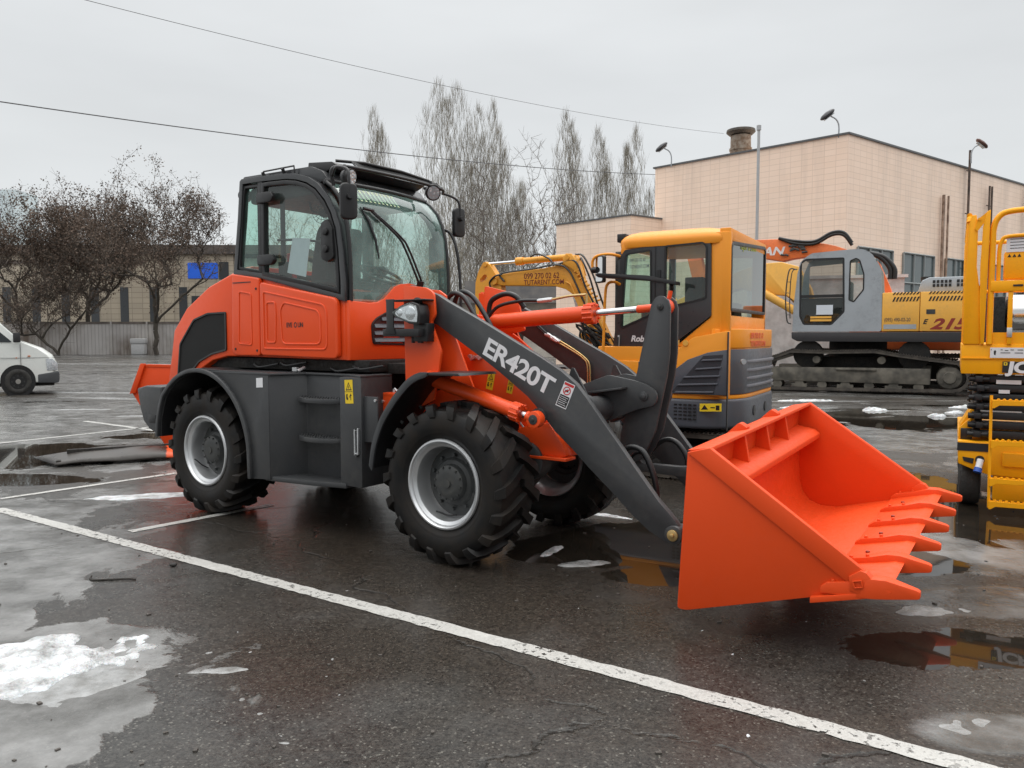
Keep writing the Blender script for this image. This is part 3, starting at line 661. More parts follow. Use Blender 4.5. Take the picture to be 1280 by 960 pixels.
poplar('poplar_tree', 30.6, 7.6, 2, 'tallest poplar, left of the pair behind the cab', at(563, 90), 150)
poplar('poplar_tree', 28.2, 5.2, 3, 'tall poplar touching the right side of the tallest poplar', at(596, 92), 110)
poplar('poplar_tree', 27.6, 4.2, 4, 'slim poplar just right of the tallest pair', at(624, 90), 100)
poplar('poplar_tree', 19.0, 4.2, 5, 'shorter poplar behind the wide leafless tree', at(643, 90))
poplar('poplar_tree', 26.0, 4.3, 6, 'lone poplar at the left edge of the peach wing', at(710, 88), 110)
poplar('poplar_tree', 25.0, 4.3, 7, 'poplar above the peach wing, left of two', at(754, 90), 100)
poplar('poplar_tree', 24.8, 4.1, 8, 'poplar above the peach wing, right of two', at(787, 90), 100)
poplar('poplar_tree', 19.0, 3.4, 9, 'small poplar against the left edge of the large peach building', at(811, 90), 60)
# --- overhead wires
def wire(p, q, sag, label, n=30, r=.02):
    P = [Vector(p).lerp(Vector(q), i/n)+Vector((0,0,-4*sag*(i/n)*(1-i/n))) for i in range(n+1)]; bm = bmn(); tube(bm, P, r, 5)
    tag(obj('overhead_wire', bm, plain('wire_black', (.05,.05,.055), .6)), label, 'wire', 'overhead wires')
def pz(u, v, d): return ((u-640)/960*d, d, 1.506+(420.6-v)*d/960)
wire(pz(-60, 123, 26), pz(830, 222, 60), .5, 'lower overhead wire passing above the cab to the peach roof', r=.022)
wire(pz(60, -3, 26), pz(900, 172, 60), .6, 'upper overhead wire crossing the sky from the top left', r=.011)

# ================================================================ WHEEL LOADER (local: X forward, Y to its left = away from the camera)
LD = thing('wheel_loader', 'orange and dark grey wheel loader with tinted cab and lowered toothed bucket, in the middle', 'wheel loader', (.0219, 5.6765, 0), -.6088)
def lo(name, bm, mat, parent=None, **k): return obj(name, bm, M[mat] if isinstance(mat, str) else mat, parent or LD, **k)
def mirror_bm(bm):
    geo = bmesh.ops.duplicate(bm, geom=bm.verts[:]+bm.edges[:]+bm.faces[:])['geom']
    for v in geo:
        if isinstance(v, bmesh.types.BMVert): v.co.y *= -1
    return bm
def deform(bm, f):
    for v in bm.verts: v.co = Vector(f(v.co))
    return bm

# ---- wheels
def tyre_bm():
    bm = bmn(); pr = [(.292,-.145),(.300,-.17),(.335,-.19),(.39,-.205),(.43,-.204),(.462,-.196),(.485,-.182),(.497,-.15),(.503,-.08),(.505,0),(.503,.08),(.497,.15),(.485,.182),(.462,.196),(.43,.204),(.39,.205),(.335,.19),(.300,.17),(.292,.145)]
    # ridge ring on the sidewall
    pr = pr[:3]+[(.345,-.196),(.350,-.196),(.355,-.1985)]+pr[3:-3]+[(.355,.1985),(.350,.196),(.345,.196)]+pr[-3:]
    lathe(bm, pr, n=72)
    N = 18
    for s in (-1, 1):
        for k in range(N):
            a0 = 2*math.pi*(k+(.5 if s > 0 else 0))/N
            path = [(.212,.448,-.03,.044),(.212,.482,-.01,.058),(.196,.522,.015,.066),(.15,.535,.06,.064),(.10,.539,.11,.058),(.05,.541,.165,.052),(-.012,.541,.225,.046)]
            bas  = [(.190,.43),(.186,.46),(.165,.485),(.13,.49),(.09,.495),(.05,.498),(-.012,.498)]
            rings = []
            for (y, r, da, w), (yb, rb) in zip(path, bas):
                a = a0+da*1.15; q = []
                for rr, ww, yy in ((rb, 1.35, yb), (r, 1., y), (r, -1., y), (rb, -1.35, yb)):
                    an = a+ww*w/2/r; q.append((rr*math.cos(an), s*yy, rr*math.sin(an)))
                rings.append(q)
            loft(bm, rings)
    return bm
def wheel_proto():
    w = thing('wheel', '', '', (0,0,0)); del w['label'], w['category']; w.parent = LD
    t = lo('tyre', tyre_bm(), 'tyre', w, smooth=35)
    bm = bmn(); lathe(bm, [(.300,-.168),(.303,-.176),(.297,-.186),(.286,-.188),(.276,-.178),(.272,-.165),(.262,-.158),(.250,-.150),(.244,-.13),(.240,-.06),(.238,-.045),(.230,-.03),(.226,.03),(.235,.10),(.250,.14),(.272,.160),(.297,.186),(.303,.176),(.300,.168)], n=64)
    lo('rim', bm, 'silver', w, smooth=30)
    bm = bmn(); lathe(bm, [(.232,-.035),(.20,-.045),(.165,-.05),(.150,-.07),(.125,-.078),(.118,-.115),(.10,-.128),(.06,-.130),(.001,-.130)], n=48)
    for k in range(10):
        a = k*math.pi/5; c = (.183*math.cos(a), .183*math.sin(a)); cyl(bm, (c[0], -.04, c[1]), (c[0], -.072, c[1]), .013, .012, 6)
    for k in range(12):
        a = k*math.pi/6+.2; c = (.108*math.cos(a), .108*math.sin(a)); cyl(bm, (c[0], -.11, c[1]), (c[0], -.134, c[1]), .007, .007, 6)
    cyl(bm, (0,-.12,0), (0,-.14,0), .03, .028, 16)
    lo('hub', bm, 'hub', w, smooth=35)
    bm = bmn(); tube(bm, smooth_path([(.10,-.06,-.20),(.06,-.10,-.215),(.02,-.14,-.205),(0,-.165,-.20)], 5), .006, 6); lo('valve', bm, 'black', w)
    return w
w0 = wheel_proto()
spots = [(0, -.657, 0, .35), (-2.633, -.657, 0, 1.1), (0, .657, math.pi, .2), (-2.633, .657, math.pi, .9)]
for i, (x, y, rz, roll) in enumerate(spots):
    w = w0 if i == 0 else w0.copy()
    if i:
        COL.objects.link(w); w.parent = LD
        for c in w0.children: c2 = c.copy(); COL.objects.link(c2); c2.parent = w
    w.location = (x, y, .535); w.rotation_euler = (0, roll, rz)

# ---- bucket
SH = lambda c: (c.x, c.y, c.z+.045*(c.y+.97))
bm = bmn()
prism(bm, [(1.865,.95),(1.80,.905),(1.79,.80),(1.80,.62),(1.808,.42),(1.83,.33),(1.88,.265),(1.96,.236),(2.07,.240),(2.56,.372),(2.565,.345),(2.05,.208),(1.93,.20),(1.84,.235),(1.79,.32),(1.775,.42),(1.765,.62),(1.758,.80),(1.742,.915)][::-1], -.955, .955)
BK = lo('bucket', deform(bm, SH), 'bucket', smooth=30, bevel=.003)
for s in (-1, 1):
    bm = bmn(); prism(bm, rounded([(1.742,.918),(1.862,.95),(2.59,.452),(2.548,.345),(1.745,.098),(1.697,.098)], [.005,.01,.01,.01,.02,.02]), s*.955, s*.975)
    lo('side_plate', deform(bm, SH), 'bucket', BK, bevel=.003)
    bm = bmn(); prism(bm, [(1.746,.920),(1.864,.953),(2.592,.455),(2.565,.362)], s*.960 if s > 0 else -.992, s*.992 if s > 0 else -.960)
    lo('edge_strip', deform(bm, SH), 'bucket', BK, bevel=.004)
    bm = bmn(); prism(bm, [(2.532,.36),(2.526,.425),(2.575,.460),(2.60,.452),(2.64,.405),(2.70,.385),(2.68,.35),(2.60,.345)], s*.95, s*1.002); 
    ring_prism(bm, [(2.548,.375),(2.590,.385),(2.582,.42),(2.542,.41)], [(2.556,.382),(2.583,.390),(2.577,.413),(2.549,.405)], s*1.004, s*1.011)
    lo('corner_guard', deform(bm, SH), 'bucket', BK, bevel=.003)
    bm = bmn(); prism(bm, [(2.36,.296),(2.66,.378),(2.66,.352),(2.36,.268)], s*.976, s*1.0); lo('wear_pad', deform(bm, SH), 'bucket', BK, bevel=.002)
bm = bmn(); prism(bm, [(2.40,.338),(2.66,.405),(2.70,.400),(2.66,.372),(2.40,.305)], -.95, .95); lo('cutting_edge', deform(bm, SH), 'bucket', BK, bevel=.003)
bm = bmn(); prism(bm, [(1.79,.80),(1.91,.775),(1.945,.75),(1.945,.715),(1.91,.70),(1.80,.71)], -.953, .93); lo('inner_ledge', deform(bm, SH), 'bucket', BK, bevel=.006)
for y in (-.42, -.02, .38):
    bm = bmn(); prism(bm, [(1.855,.94),(1.885,.775),(1.78,.79),(1.78,.91)], y-.012, y+.012); lo('stiffener', deform(bm, SH), 'bucket', BK)
bm = bmn(); prism(bm, [(1.742,.93),(1.868,.953),(1.872,.935),(1.80,.918)], -.975, .975); lo('top_rail', deform(bm, SH), 'bucket', BK, bevel=.003)
for y in (-.30, .32):
    bm = bmn(); prism(bm, rounded([(1.70,.90),(1.79,.985),(1.84,.955),(1.78,.90)], .015), y-.03, y+.03); lo('lifting_eye', deform(bm, SH), 'bucket', BK, bevel=.004)
for y in (-.965, -.57, -.19, .19, .57, .965):
    bm = bmn(); rings = []
    for x, zt, zb, w in ((2.40,.350,.320,.040),(2.43,.376,.325,.050),(2.54,.402,.33,.066),(2.62,.430,.340,.088),(2.68,.432,.348,.078),(2.80,.405,.365,.040),(2.812,.398,.37,.036)):
        rings.append([(x, y-w/2*1, zb), (x, y+w/2, zb), (x, y+w/2*.9, zt), (x, y-w/2*.9, zt)])
    loft(bm, rings)
    for x, z in ((2.455,.378),(2.53,.396)): cyl(bm, (x, y-.012, z-.01), (x, y-.012, z+.016), .010, .009, 8)
    lo('tooth', deform(bm, SH), 'bucket', BK, bevel=.004)
bm = bmn()
for y in (-.75, -.40, -.02, .38, .76):
    cyl(bm, (2.50, y, .350), (2.50, y, .372), .012, .011, 10)
pieces('bolt', deform(bm, SH), plain('dark_orange_bolt', (.25,.03,.01), .5), BK)
bm = bmn()
for y in (-.475, .475):
    for d in ((.045,) if y < 0 else (-.065,)): prism(bm, rounded([(1.80,.62),(1.80,.24),(1.66,.25),(1.58,.30),(1.58,.36),(1.64,.41)], .03), y+d, y+d+.02)
for d in (-.075, .055): prism(bm, rounded([(1.79,.85),(1.79,.55),(1.60,.58),(1.55,.64),(1.60,.72)], .03), d, d+.02)
lo('hinge_bracket', deform(bm, lambda c: (c.x, c.y, c.z+.04)), 'bucket', BK, bevel=.003)

# ---- lift arms
top = [(-.60,1.88),(-.40,1.82),(-.344,1.804),(-.248,1.752),(.048,1.612),(.32,1.475),(.535,1.369),(.687,1.285),(.793,1.207),(.88,1.110),(.983,.985),(1.122,.818),(1.256,.655),(1.362,.530),(1.433,.463),(1.478,.415)]
tip = arc(1.468, .345, .052, 55, -95, 6)
bot = [(1.40,.296),(1.307,.340),(1.19,.425),(1.081,.525),(.883,.690),(.766,.795),(.641,.895),(.50,1.045),(.429,1.110),(.216,1.256),(.047,1.362),(-.228,1.521),(-.345,1.590),(-.60,1.66)]
for s in (-1, 1):
    bm = bmn(); prism(bm, top+tip+bot, s*.425, s*.475); A = lo('lift_arm', bm, 'grey', bevel=.004, smooth=25)
    bm = bmn(); cyl(bm, (1.468, s*.40, .345), (1.468, s*.50, .345), .055, n=24); lo('pin_boss', bm, 'grey', A, bevel=.004)
    bm = bmn(); cyl(bm, (1.468, s*.50, .345), (1.468, s*.512, .345), .034, n=16); cyl(bm, (1.468, s*.512, .345), (1.468, s*.522, .345), .014, n=8); lo('pin', bm, 'brass', A, bevel=.002)
    bm = bmn(); cyl(bm, (.52, s*.475, .985), (.52, s*.49, .985), .055, n=24); lo('cylinder_boss', bm, 'grey', A)
    if s < 0:
        # lettering on the near arm
        ang = math.atan2(1.258-1.52, .62-.094); xd = (math.cos(ang), 0, math.sin(ang)); ud = (-math.sin(ang), 0, math.cos(ang))
        t = text('model_lettering', 'ER420T', .172, (.052, -.4762, 1.395), xd, ud, M['white'], A, bold=.0045, sx=1.0, spacing=.93)
        wd = max((Vector(v.co)-Vector((.052, -.4762, 1.395))).dot(Vector(xd)) for v in t.data.vertices); k = .612/wd
        T0 = Matrix.Translation((.052, -.4762, 1.395)); X = Vector(xd)
        for v in t.data.vertices:
            d = v.co-Vector((.052, -.4762, 1.395)); v.co = v.co+X*(d.dot(X)*(k-1))
        # warning label
        q = [Vector((.716,-.4765,1.225)), Vector((.792,-.4765,1.197)), Vector((.723,-.4765,1.041)), Vector((.645,-.4765,1.068))]
        def lab(u, v, w=0.): return q[0]*(1-u)*(1-v)+q[1]*u*(1-v)+q[2]*u*v+q[3]*(1-u)*v+Vector((0,-.0008*w,0))
        def quad(name, u0, u1, v0, v1, w, mat, par=A): return raw(name, [tuple(lab(a, b_, w)) for a, b_ in ((u0,v0),(u1,v0),(u1,v1),(u0,v1))], [(0,1,2,3)], mat, par)
        wl = quad('warning_label', 0, 1, 0, 1, 0, M['white'])
        quad('label_text_panel', .06, .94, .52, .96, 1, M['black_vinyl']); quad('label_header', .06, .94, .03, .13, 1, M['red_vinyl'])
        bm = bmn()
        for i in range(5):
            a = .58+i*.075; bm.faces.new([bm.verts.new(lab(u, v, 2)) for u, v in ((.12,a),(.86-.1*(i % 2),a),(.86-.1*(i % 2),a+.018),(.12,a+.018))])
        lo('label_print', bm, 'white', A, smooth=0)
        bm = bmn(); c = lab(.5, .32, 2); ux = (q[1]-q[0]).normalized(); uz = (q[0]-q[3]).normalized()
        n = 24; r1, r2 = .028, .022; vo = [bm.verts.new(c+ux*r1*math.cos(k*6.283/n)+uz*r1*math.sin(k*6.283/n)) for k in range(n)]; vi = [bm.verts.new(c+ux*r2*math.cos(k*6.283/n)+uz*r2*math.sin(k*6.283/n)) for k in range(n)]
        for k in range(n): bm.faces.new((vo[k], vo[(k+1) % n], vi[(k+1) % n], vi[k]))
        d = (ux+uz).normalized(); e_ = (ux-uz).normalized(); bm.faces.new([bm.verts.new(c+p) for p in (d*.024+e_*.003, d*.024-e_*.003, -d*.024-e_*.003, -d*.024+e_*.003)])
        lo('prohibition_sign', bm, 'red_vinyl', A, smooth=0)
        bm = bmn(); c = lab(.5, .32, 1); bm.faces.new([bm.verts.new(c+ux*a+uz*b_) for a, b_ in ((-.014,-.008),(.014,-.008),(.010,.004),(.002,.006),(-.002,.013),(-.006,.004),(-.014,.002))]); lo('pictogram', bm, 'black_vinyl', A, smooth=0)
bm = bmn(); tube(bm, [(.80, -.43, 1.03), (.80, -.34, 1.03), (.80, -.30, 1.03), (.80, .30, 1.03), (.80, .34, 1.03), (.80, .43, 1.03)], [.115,.10,.085,.085,.10,.115], 28); CT = lo('cross_tube', bm, 'grey', smooth=50)
bk = rounded([(.62,1.172),(.84,1.252),(1.06,1.215),(1.13,1.19),(1.185,1.155),(1.192,1.10),(1.165,1.06),(1.06,1.035),(.89,.965),(.74,.90),(.66,1.0)], .025)
for s in (-1, 1):
    bm = bmn(); prism(bm, bk, s*.105, s*.125); lo('bell_crank_bracket', bm, 'grey', bevel=.003)
    bm = bmn(); prism(bm, [(.70,1.12),(.73,1.125),(.98,1.165),(.98,1.178),(.70,1.135)], *( (-.21,-.125) if s < 0 else (.125,.21))); lo('gusset', bm, 'grey', bevel=.002)
    bm = bmn(); prism(bm, [(.60,1.05),(.66,1.30),(.68,1.30),(.80,1.10)], s*.30-.008, s*.30+.008); lo('gusset', bm, 'grey')
bm = bmn(); cyl(bm, (1.10,-.14,1.121), (1.10,.14,1.121), .030, n=20); cyl(bm, (1.10,-.15,1.121), (1.10,-.138,1.121), .018, n=12); lo('bell_crank_pin', bm, 'grey', bevel=.003)
rk = [(1.118,1.716),(1.016,1.246),(.955,1.03),(.905,.86),(.905,.80),(.934,.735),(.999,.672),(1.05,.69),(1.10,.77),(1.157,.896),(1.199,1.097),(1.232,1.25),(1.247,1.40),(1.248,1.69),(1.235,1.735),(1.205,1.762),(1.175,1.766),(1.145,1.752)]
bm = bmn(); prism(bm, rk, -.072, -.050); prism(bm, rk, .050, .072)
box(bm, 1.02, 1.06, -.05, .05, 1.28, 1.34)
RK = lo('bell_crank', bm, 'grey', bevel=.003)
bm = bmn(); cyl(bm, (1.182,-.085,1.697), (1.182,.085,1.697), .022, n=16); cyl(bm, (1.182,-.092,1.697), (1.182,-.084,1.697), .011, n=8); lo('pin', bm, M['hub'], RK, bevel=.002)
bm = bmn(); prism(bm, rounded([(.95,.67),(1.0,.61),(1.58,.60),(1.66,.63),(1.66,.68),(1.58,.70),(1.30,.668),(1.05,.665),(1.0,.72)], .02), -.03, .03); lo('bucket_link', bm, 'grey', bevel=.004)

# ---- tilt cylinder
bm = bmn(); a, d = Vector((-.17,0,1.618)), Vector((.61,0,1.662)); cyl(bm, a, d, .056, n=32); cyl(bm, a+(a-d).normalized()*.03, a, .045, .056, 32)
TC = lo('tilt_cylinder', bm, 'orange', smooth=30)
u = (d-a).normalized(); bm = bmn(); cyl(bm, d-u*.01, d+u*.055, .066, n=32); sx_, tx_ = frame_of(u)
for k in range(12):
    an = k*math.pi/6; c = d+(sx_*math.cos(an)+tx_*math.sin(an))*.064; cyl(bm, c-u*.01, c+u*.066, .0105, n=6)
lo('gland', bm, 'orange', TC, smooth=30)
bm = bmn(); e2 = Vector((1.182,0,1.697)); cyl(bm, d+u*.05, d+(e2-d)*.66, .0225, n=20); lo('rod', bm, 'chrome', TC)
bm = bmn(); cyl(bm, d+(e2-d)*.66, e2-u*.04, .026, n=20); cyl(bm, (1.182,-.035,1.697), (1.182,.035,1.697), .052, n=28); lo('rod_eye', bm, 'orange', TC, bevel=.004)
bm = bmn(); cyl(bm, a-u*.03, a-u*.20, .03, n=16); cyl(bm, (-.375,-.04,1.605), (-.375,.04,1.605), .05, n=20); lo('base_eye', bm, 'orange', TC)
# black spoon-like indicator / deflector above the crank pin belongs to the crank
bm = bmn(); cyl(bm, (1.21,0,1.75), (1.22,0,1.80), .014, n=10); lo('stop_stub', bm, 'orange', RK)
bm = bmn(); tube(bm, [(.60,0,1.70),(.60,0,1.80)], .010, 8); tube(bm, smooth_path([(.60,0,1.795),(.45,.02,1.79),(.30,.04,1.772),(.17,.05,1.765)], 5), .009, 8); lo('hydraulic_pipe', bm, 'brass', TC)
bm = bmn(); tube(bm, [(.30,.04,1.772),(.24,.045,1.768),(.17,.05,1.765)], [.015,.017,.015], 8); lo('pipe_fitting', bm, 'silver', TC)

# ---- lift cylinders
for s in (-1, 1):
    a = Vector((-.36, s*.555, 1.218)); e2 = Vector((.545, s*.555, .975)); u = (e2-a).normalized(); d = a+u*.80
    bm = bmn(); cyl(bm, a, d, .050, n=28); LC = lo('lift_cylinder', bm, 'orange', smooth=30)
    bm = bmn(); cyl(bm, d-u*.05, d+u*.015, .060, n=28); sx_, tx_ = frame_of(u)
    for k in range(12):
        an = k*math.pi/6; c = d+(sx_*math.cos(an)+tx_*math.sin(an))*.056; cyl(bm, c-u*.04, c+u*.025, .009, n=6)
    lo('gland', bm, 'orange', LC, smooth=30)
    bm = bmn(); cyl(bm, d, e2-u*.05, .024, n=18); lo('rod', bm, 'chrome', LC)
    bm = bmn(); ax = Vector((0, s, 0)); cyl(bm, e2-ax*.03, e2+ax*.03, .055, n=24); cyl(bm, e2-u*.07, e2-u*.03, .034, n=16); lo('rod_eye', bm, 'orange', LC, bevel=.004)
    bm = bmn(); cyl(bm, e2-ax*.08, e2+ax*.036, .032, n=20); cyl(bm, e2+ax*.034, e2+ax*.042, .012, n=8); lo('pin', bm, 'hub', LC, bevel=.002)

# ---- front frame
FF = None
bm = bmn()
for s in (-1, 1):
    prism(bm, rounded([(-.62,1.872),(-.57,1.872),(-.40,1.852),(-.335,1.815),(-.318,1.65),(-.36,1.61),(-.268,1.40),(-.30,1.23),(-.34,1.05),(-.60,.95)], [.01,.01,.04,.03,.03,.03,.02,.01,.01,.01]), s*.505, s*.527)
    prism(bm, [(-.62,1.86),(-.40,1.84),(-.335,1.80),(-.33,1.60),(-.25,1.50),(-.02,1.0),(.05,.85),(-.60,.80)], s*.372, s*.39)
    prism(bm, [(-.60,.95),(-.60,1.87),(-.615,1.87),(-.615,.95)], *((-.505,-.39) if s < 0 else (.39,.505)))
FF = lo('front_frame', bm, 'orange', bevel=.002)
for s in (-1, 1):
    bm = bmn(); prism(bm, [(-.55,1.66),(-.35,1.62),(-.134,1.50),(.10,1.32),(.30,1.13),(.52,.90),(.60,.79),(.63,.72),(.25,.735),(.0,.66),(-.55,.60)], s*.235, s*.255); lo('frame_side_plate', bm, 'orange', FF, bevel=.002)
    bm = bmn(); prism(bm, [(.18,.86),(.50,.93),(.61,.79),(.64,.715),(.60,.70),(.22,.72)], s*.26, s*.33); lo('nose_gusset', bm, 'orange', FF, bevel=.004)
    bm = bmn(); box(bm, .26, .66, *((-.37,-.24) if s < 0 else (.24,.37)), .685, .703); lo('nose_flange', bm, 'orange', FF, bevel=.002)
    bm = bmn(); cyl(bm, (-.48, s*.37, 1.74), (-.48, s*.54, 1.74), .045, n=24); lo('arm_pin', bm, 'hub', FF, bevel=.003)
bm = bmn(); box(bm, -.62, .30, -.24, .24, .62, .68); box(bm, .28, .62, -.24, .24, .70, .90); box(bm, -.60, -.56, -.38, .38, .62, 1.60); lo('cross_plate', bm, 'orange', FF, bevel=.003)
bm = bmn(); prism(bm, [(-.42,1.68),(-.30,1.66),(-.28,1.56),(-.50,1.30),(-.56,1.55)], -.075, -.045); prism(bm, [(-.42,1.68),(-.30,1.66),(-.28,1.56),(-.50,1.30),(-.56,1.55)], .045, .075); lo('tilt_bracket', bm, 'orange', FF, bevel=.003)
# raised orange bracket plate seen behind the tilt cylinder base
bm = bmn(); prism(bm, rounded([(-.40,1.90),(-.10,1.83),(-.02,1.55),(-.30,1.50),(-.42,1.60)], .02), .16, .18); lo('hose_bracket', bm, 'orange', FF, bevel=.002)
def yplate(name, pts, y, mat, par, th=.0012): bm = bmn(); prism(bm, pts, y-th, y); return lo(name, bm, mat, par, smooth=0)
def warn_sticker(c, w, h, ang, y, par, lying=False):
    ux = Vector((math.cos(ang), 0, math.sin(ang))); uz = Vector((-math.sin(ang), 0, math.cos(ang))); c = Vector((c[0], y, c[1]))
    P = lambda a, b_: (c+ux*a*w+uz*b_*h)
    bm = bmn(); bm.faces.new([bm.verts.new(P(a, b_)) for a, b_ in ((-.5,-.5),(.5,-.5),(.5,.5),(-.5,.5))]); o = lo('warning_sticker', bm, 'yellow_vinyl', par, smooth=0)
    off = Vector((0,-.0012,0)); bm = bmn(); t = [(-.36,.06),(.36,.06),(0,.40)]; ti = [(-.25,.10),(.25,.10),(0,.34)]
    for i in range(3): j = (i+1) % 3; bm.faces.new([bm.verts.new(P(*p)+off) for p in (t[i], t[j], ti[j], ti[i])])
    bm.faces.new([bm.verts.new(P(*p)+off) for p in ((-.03,.13),(.03,.13),(.03,.26),(-.03,.26))])
    bm.faces.new([bm.verts.new(P(*p)+off) for p in ((-.34,-.12),(-.16,-.08),(-.20,-.2),(-.1,-.30),(-.22,-.36),(-.36,-.3))])
    bm.faces.new([bm.verts.new(P(*p)+off) for p in ((.0,-.20),(.1,-.20),(.1,-.24),(.0,-.24))])
    bm.faces.new([bm.verts.new(P(*p)+off) for p in ((.16,-.36),(.24,-.36),(.24,-.18),(.34,-.18),(.2,-.08),(.06,-.18),(.16,-.18))])
    bm.faces.new([bm.verts.new(P(*p)+off) for p in ((-.47,-.01),(.47,-.01),(.47,.01),(-.47,.01))])
    lo('sticker_print', bm, 'black_vinyl', o, smooth=0); return o
o_ = FF
warn_sticker((-.035,1.19), .06, .13, R(-12), -.2565, FF); warn_sticker((.14,1.165), .05, .12, R(-12), -.2565, FF)
bm = bmn()
for x, z in ((-.21,1.365),(-.20,1.36),(-.17,1.355),(-.14,1.36),(-.19,1.345),(-.12,1.35)): cyl(bm, (x,-.255,z), (x,-.285,z), .012, n=8)

pieces('grease_nipple', bm, M['silver'], FF)
bm = bmn(); tube(bm, smooth_path([(-.05,-.50,1.06),(-.02,-.50,1.10),(.06,-.50,1.09),(.30,-.46,.98),(.36,-.42,.90)], 6), .006, 6); lo('grease_pipe', bm, 'silver', FF)
# axles and drive line
bm = bmn(); cyl(bm, (0,-.47,.535), (0,.47,.535), .10, n=24)
bmesh.ops.create_uvsphere(bm, u_segments=24, v_segments=14, radius=.2, matrix=Matrix.Translation((.02,0,.55)))
lathe(bm, [(0,-.03),(.12,-.03),(.135,-.02),(.135,.10),(.12,.12),(0,.12)], (.33,-.33,.655), 32); cyl(bm, (.33,-.2,.655), (.0,-.1,.55), .07, n=16)
lo('front_axle', bm, 'hub', smooth=35)
bm = bmn(); cyl(bm, (-2.633,-.47,.535), (-2.633,.47,.535), .10, n=24); bmesh.ops.create_uvsphere(bm, u_segments=24, v_segments=14, radius=.2, matrix=Matrix.Translation((-2.62,0,.55))); cyl(bm, (-2.5,0,.6), (-.1,0,.6), .05, n=14)
lo('rear_axle', bm, 'hub', smooth=35)
bm = bmn(); box(bm, -3.35, -1.15, -.42, .42, .62, 1.30); box(bm, -1.2, -.65, -.20, .20, .50, 1.05); box(bm, -3.3, -.95, -.55, .55, 1.235, 1.325); cyl(bm, (-.80,0,.55), (-.80,0,1.15), .09, n=20); box(bm, -1.15,-.70,-.35,.35,1.22,1.30)
lo('chassis', bm, 'chassis', bevel=.006)
# articulation clutter under the cab nose
bm = bmn(); rr = random.Random(4)
for i in range(13):
    x0, z0 = rr.uniform(-1.12,-.95), rr.uniform(.95,1.27); x1, z1 = rr.uniform(-.75,-.6), rr.uniform(.8,1.25); y = rr.uniform(-.50,-.2)
    tube(bm, smooth_path([(x0,y,z0),((x0+x1)/2,y-.06,min(z0,z1)-rr.uniform(0,.18)),(x1,y,z1)], 7), .012, 8)
for x, z in ((-2.3,1.27),(-1.95,1.29),(-1.35,1.26),(-1.1,1.28)): tube(bm, smooth_path([(x,-.57,z),(x+.12,-.60,z-.02),(x+.33,-.58,z+.01)], 5), .009, 6)
pieces('hydraulic_hose', bm, M['hose'], LD, 60)
bm = bmn()
for x, z in ((-.97,1.22),(-.74,1.12)): tube(bm, [(x,-.50,z),(x+.04,-.51,z-.02)], .007, 6)
cyl(bm, (-1.66,-.66,1.232), (-1.66,-.66,1.262), .026, n=12); cyl(bm, (-1.63,-.66,1.232), (-1.62,-.60,1.26), .014, n=8)
pieces('hose_fitting', bm, M['silver'], LD)
bm = bmn(); box(bm, -.98,-.60,-.50,-.30, 1.055,1.085); prism(bm, [(-.90,1.06),(-.62,1.06),(-.66,.72),(-.74,.68),(-.84,.74)], -.50, -.47); box(bm,-.86,-.70,-.47,-.3,.78,.82)
lo('articulation_bracket', bm, 'orange', bevel=.004)
bm = bmn()
for x, z in ((-.70,1.03),(-.86,.80),(-.86,1.02),(-.72,.76)): cyl(bm, (x,-.50,z),(x,-.515,z),.014,n=6)
for x in (-.93,-.88,-.82,-.77): cyl(bm, (x,-.42,1.085),(x,-.42,1.11),.014,n=6)
pieces('bracket_bolt', bm, M['silver'], LD)

# ---- front fenders
fp = smooth_path([(-.64,0,.60),(-.61,0,.75),(-.562,0,.873),(-.51,0,.965),(-.423,0,1.075),(-.345,0,1.155),(-.275,0,1.215),(-.21,0,1.25),(-.154,0,1.267)], 3)+[Vector((.155,0,1.270))]
for s in (-1, 1):
    bm = bmn(); n = len(fp); o_p = [(p.x, p.z) for p in fp]; i_p = [(p.x+.014, p.z-.016) for p in fp]
    prism(bm, o_p+i_p[::-1], s*.46, s*.862)
    FN = lo('front_fender', bm, 'black', bevel=.002, smooth=35)
    bm = bmn(); lp = [(p.x-.004, p.z+.004) for p in fp[:-1]]+[(-.10,1.272)]; li = [(p.x+.028, p.z-.034) for p in fp[:-1]]+[(-.10,1.245)]
    prism(bm, lp+li[::-1], s*.855, s*.872); lo('fender_lip', bm, plain('fender_rubber', (.035,.037,.04), .4), FN, bevel=.003, smooth=35)
    bm = bmn()
    for x, z, y in ((-.50,.93,.60),(-.545,.86,.68),(-.50,.93,.70),(-.43,1.03,.58)): cyl(bm, (x+.01, s*y, z-.02), (x+.03, s*y, z-.035), .012, n=6)
    cyl(bm, (-.34, s*.50, 1.16), (-.36, s*.50, 1.25), .02, n=8); tube(bm, [(-.34,s*.46,1.14),(-.36,s*.60,1.16)], .02, 8); pieces('fender_bolt', bm, M['hub'], FN)

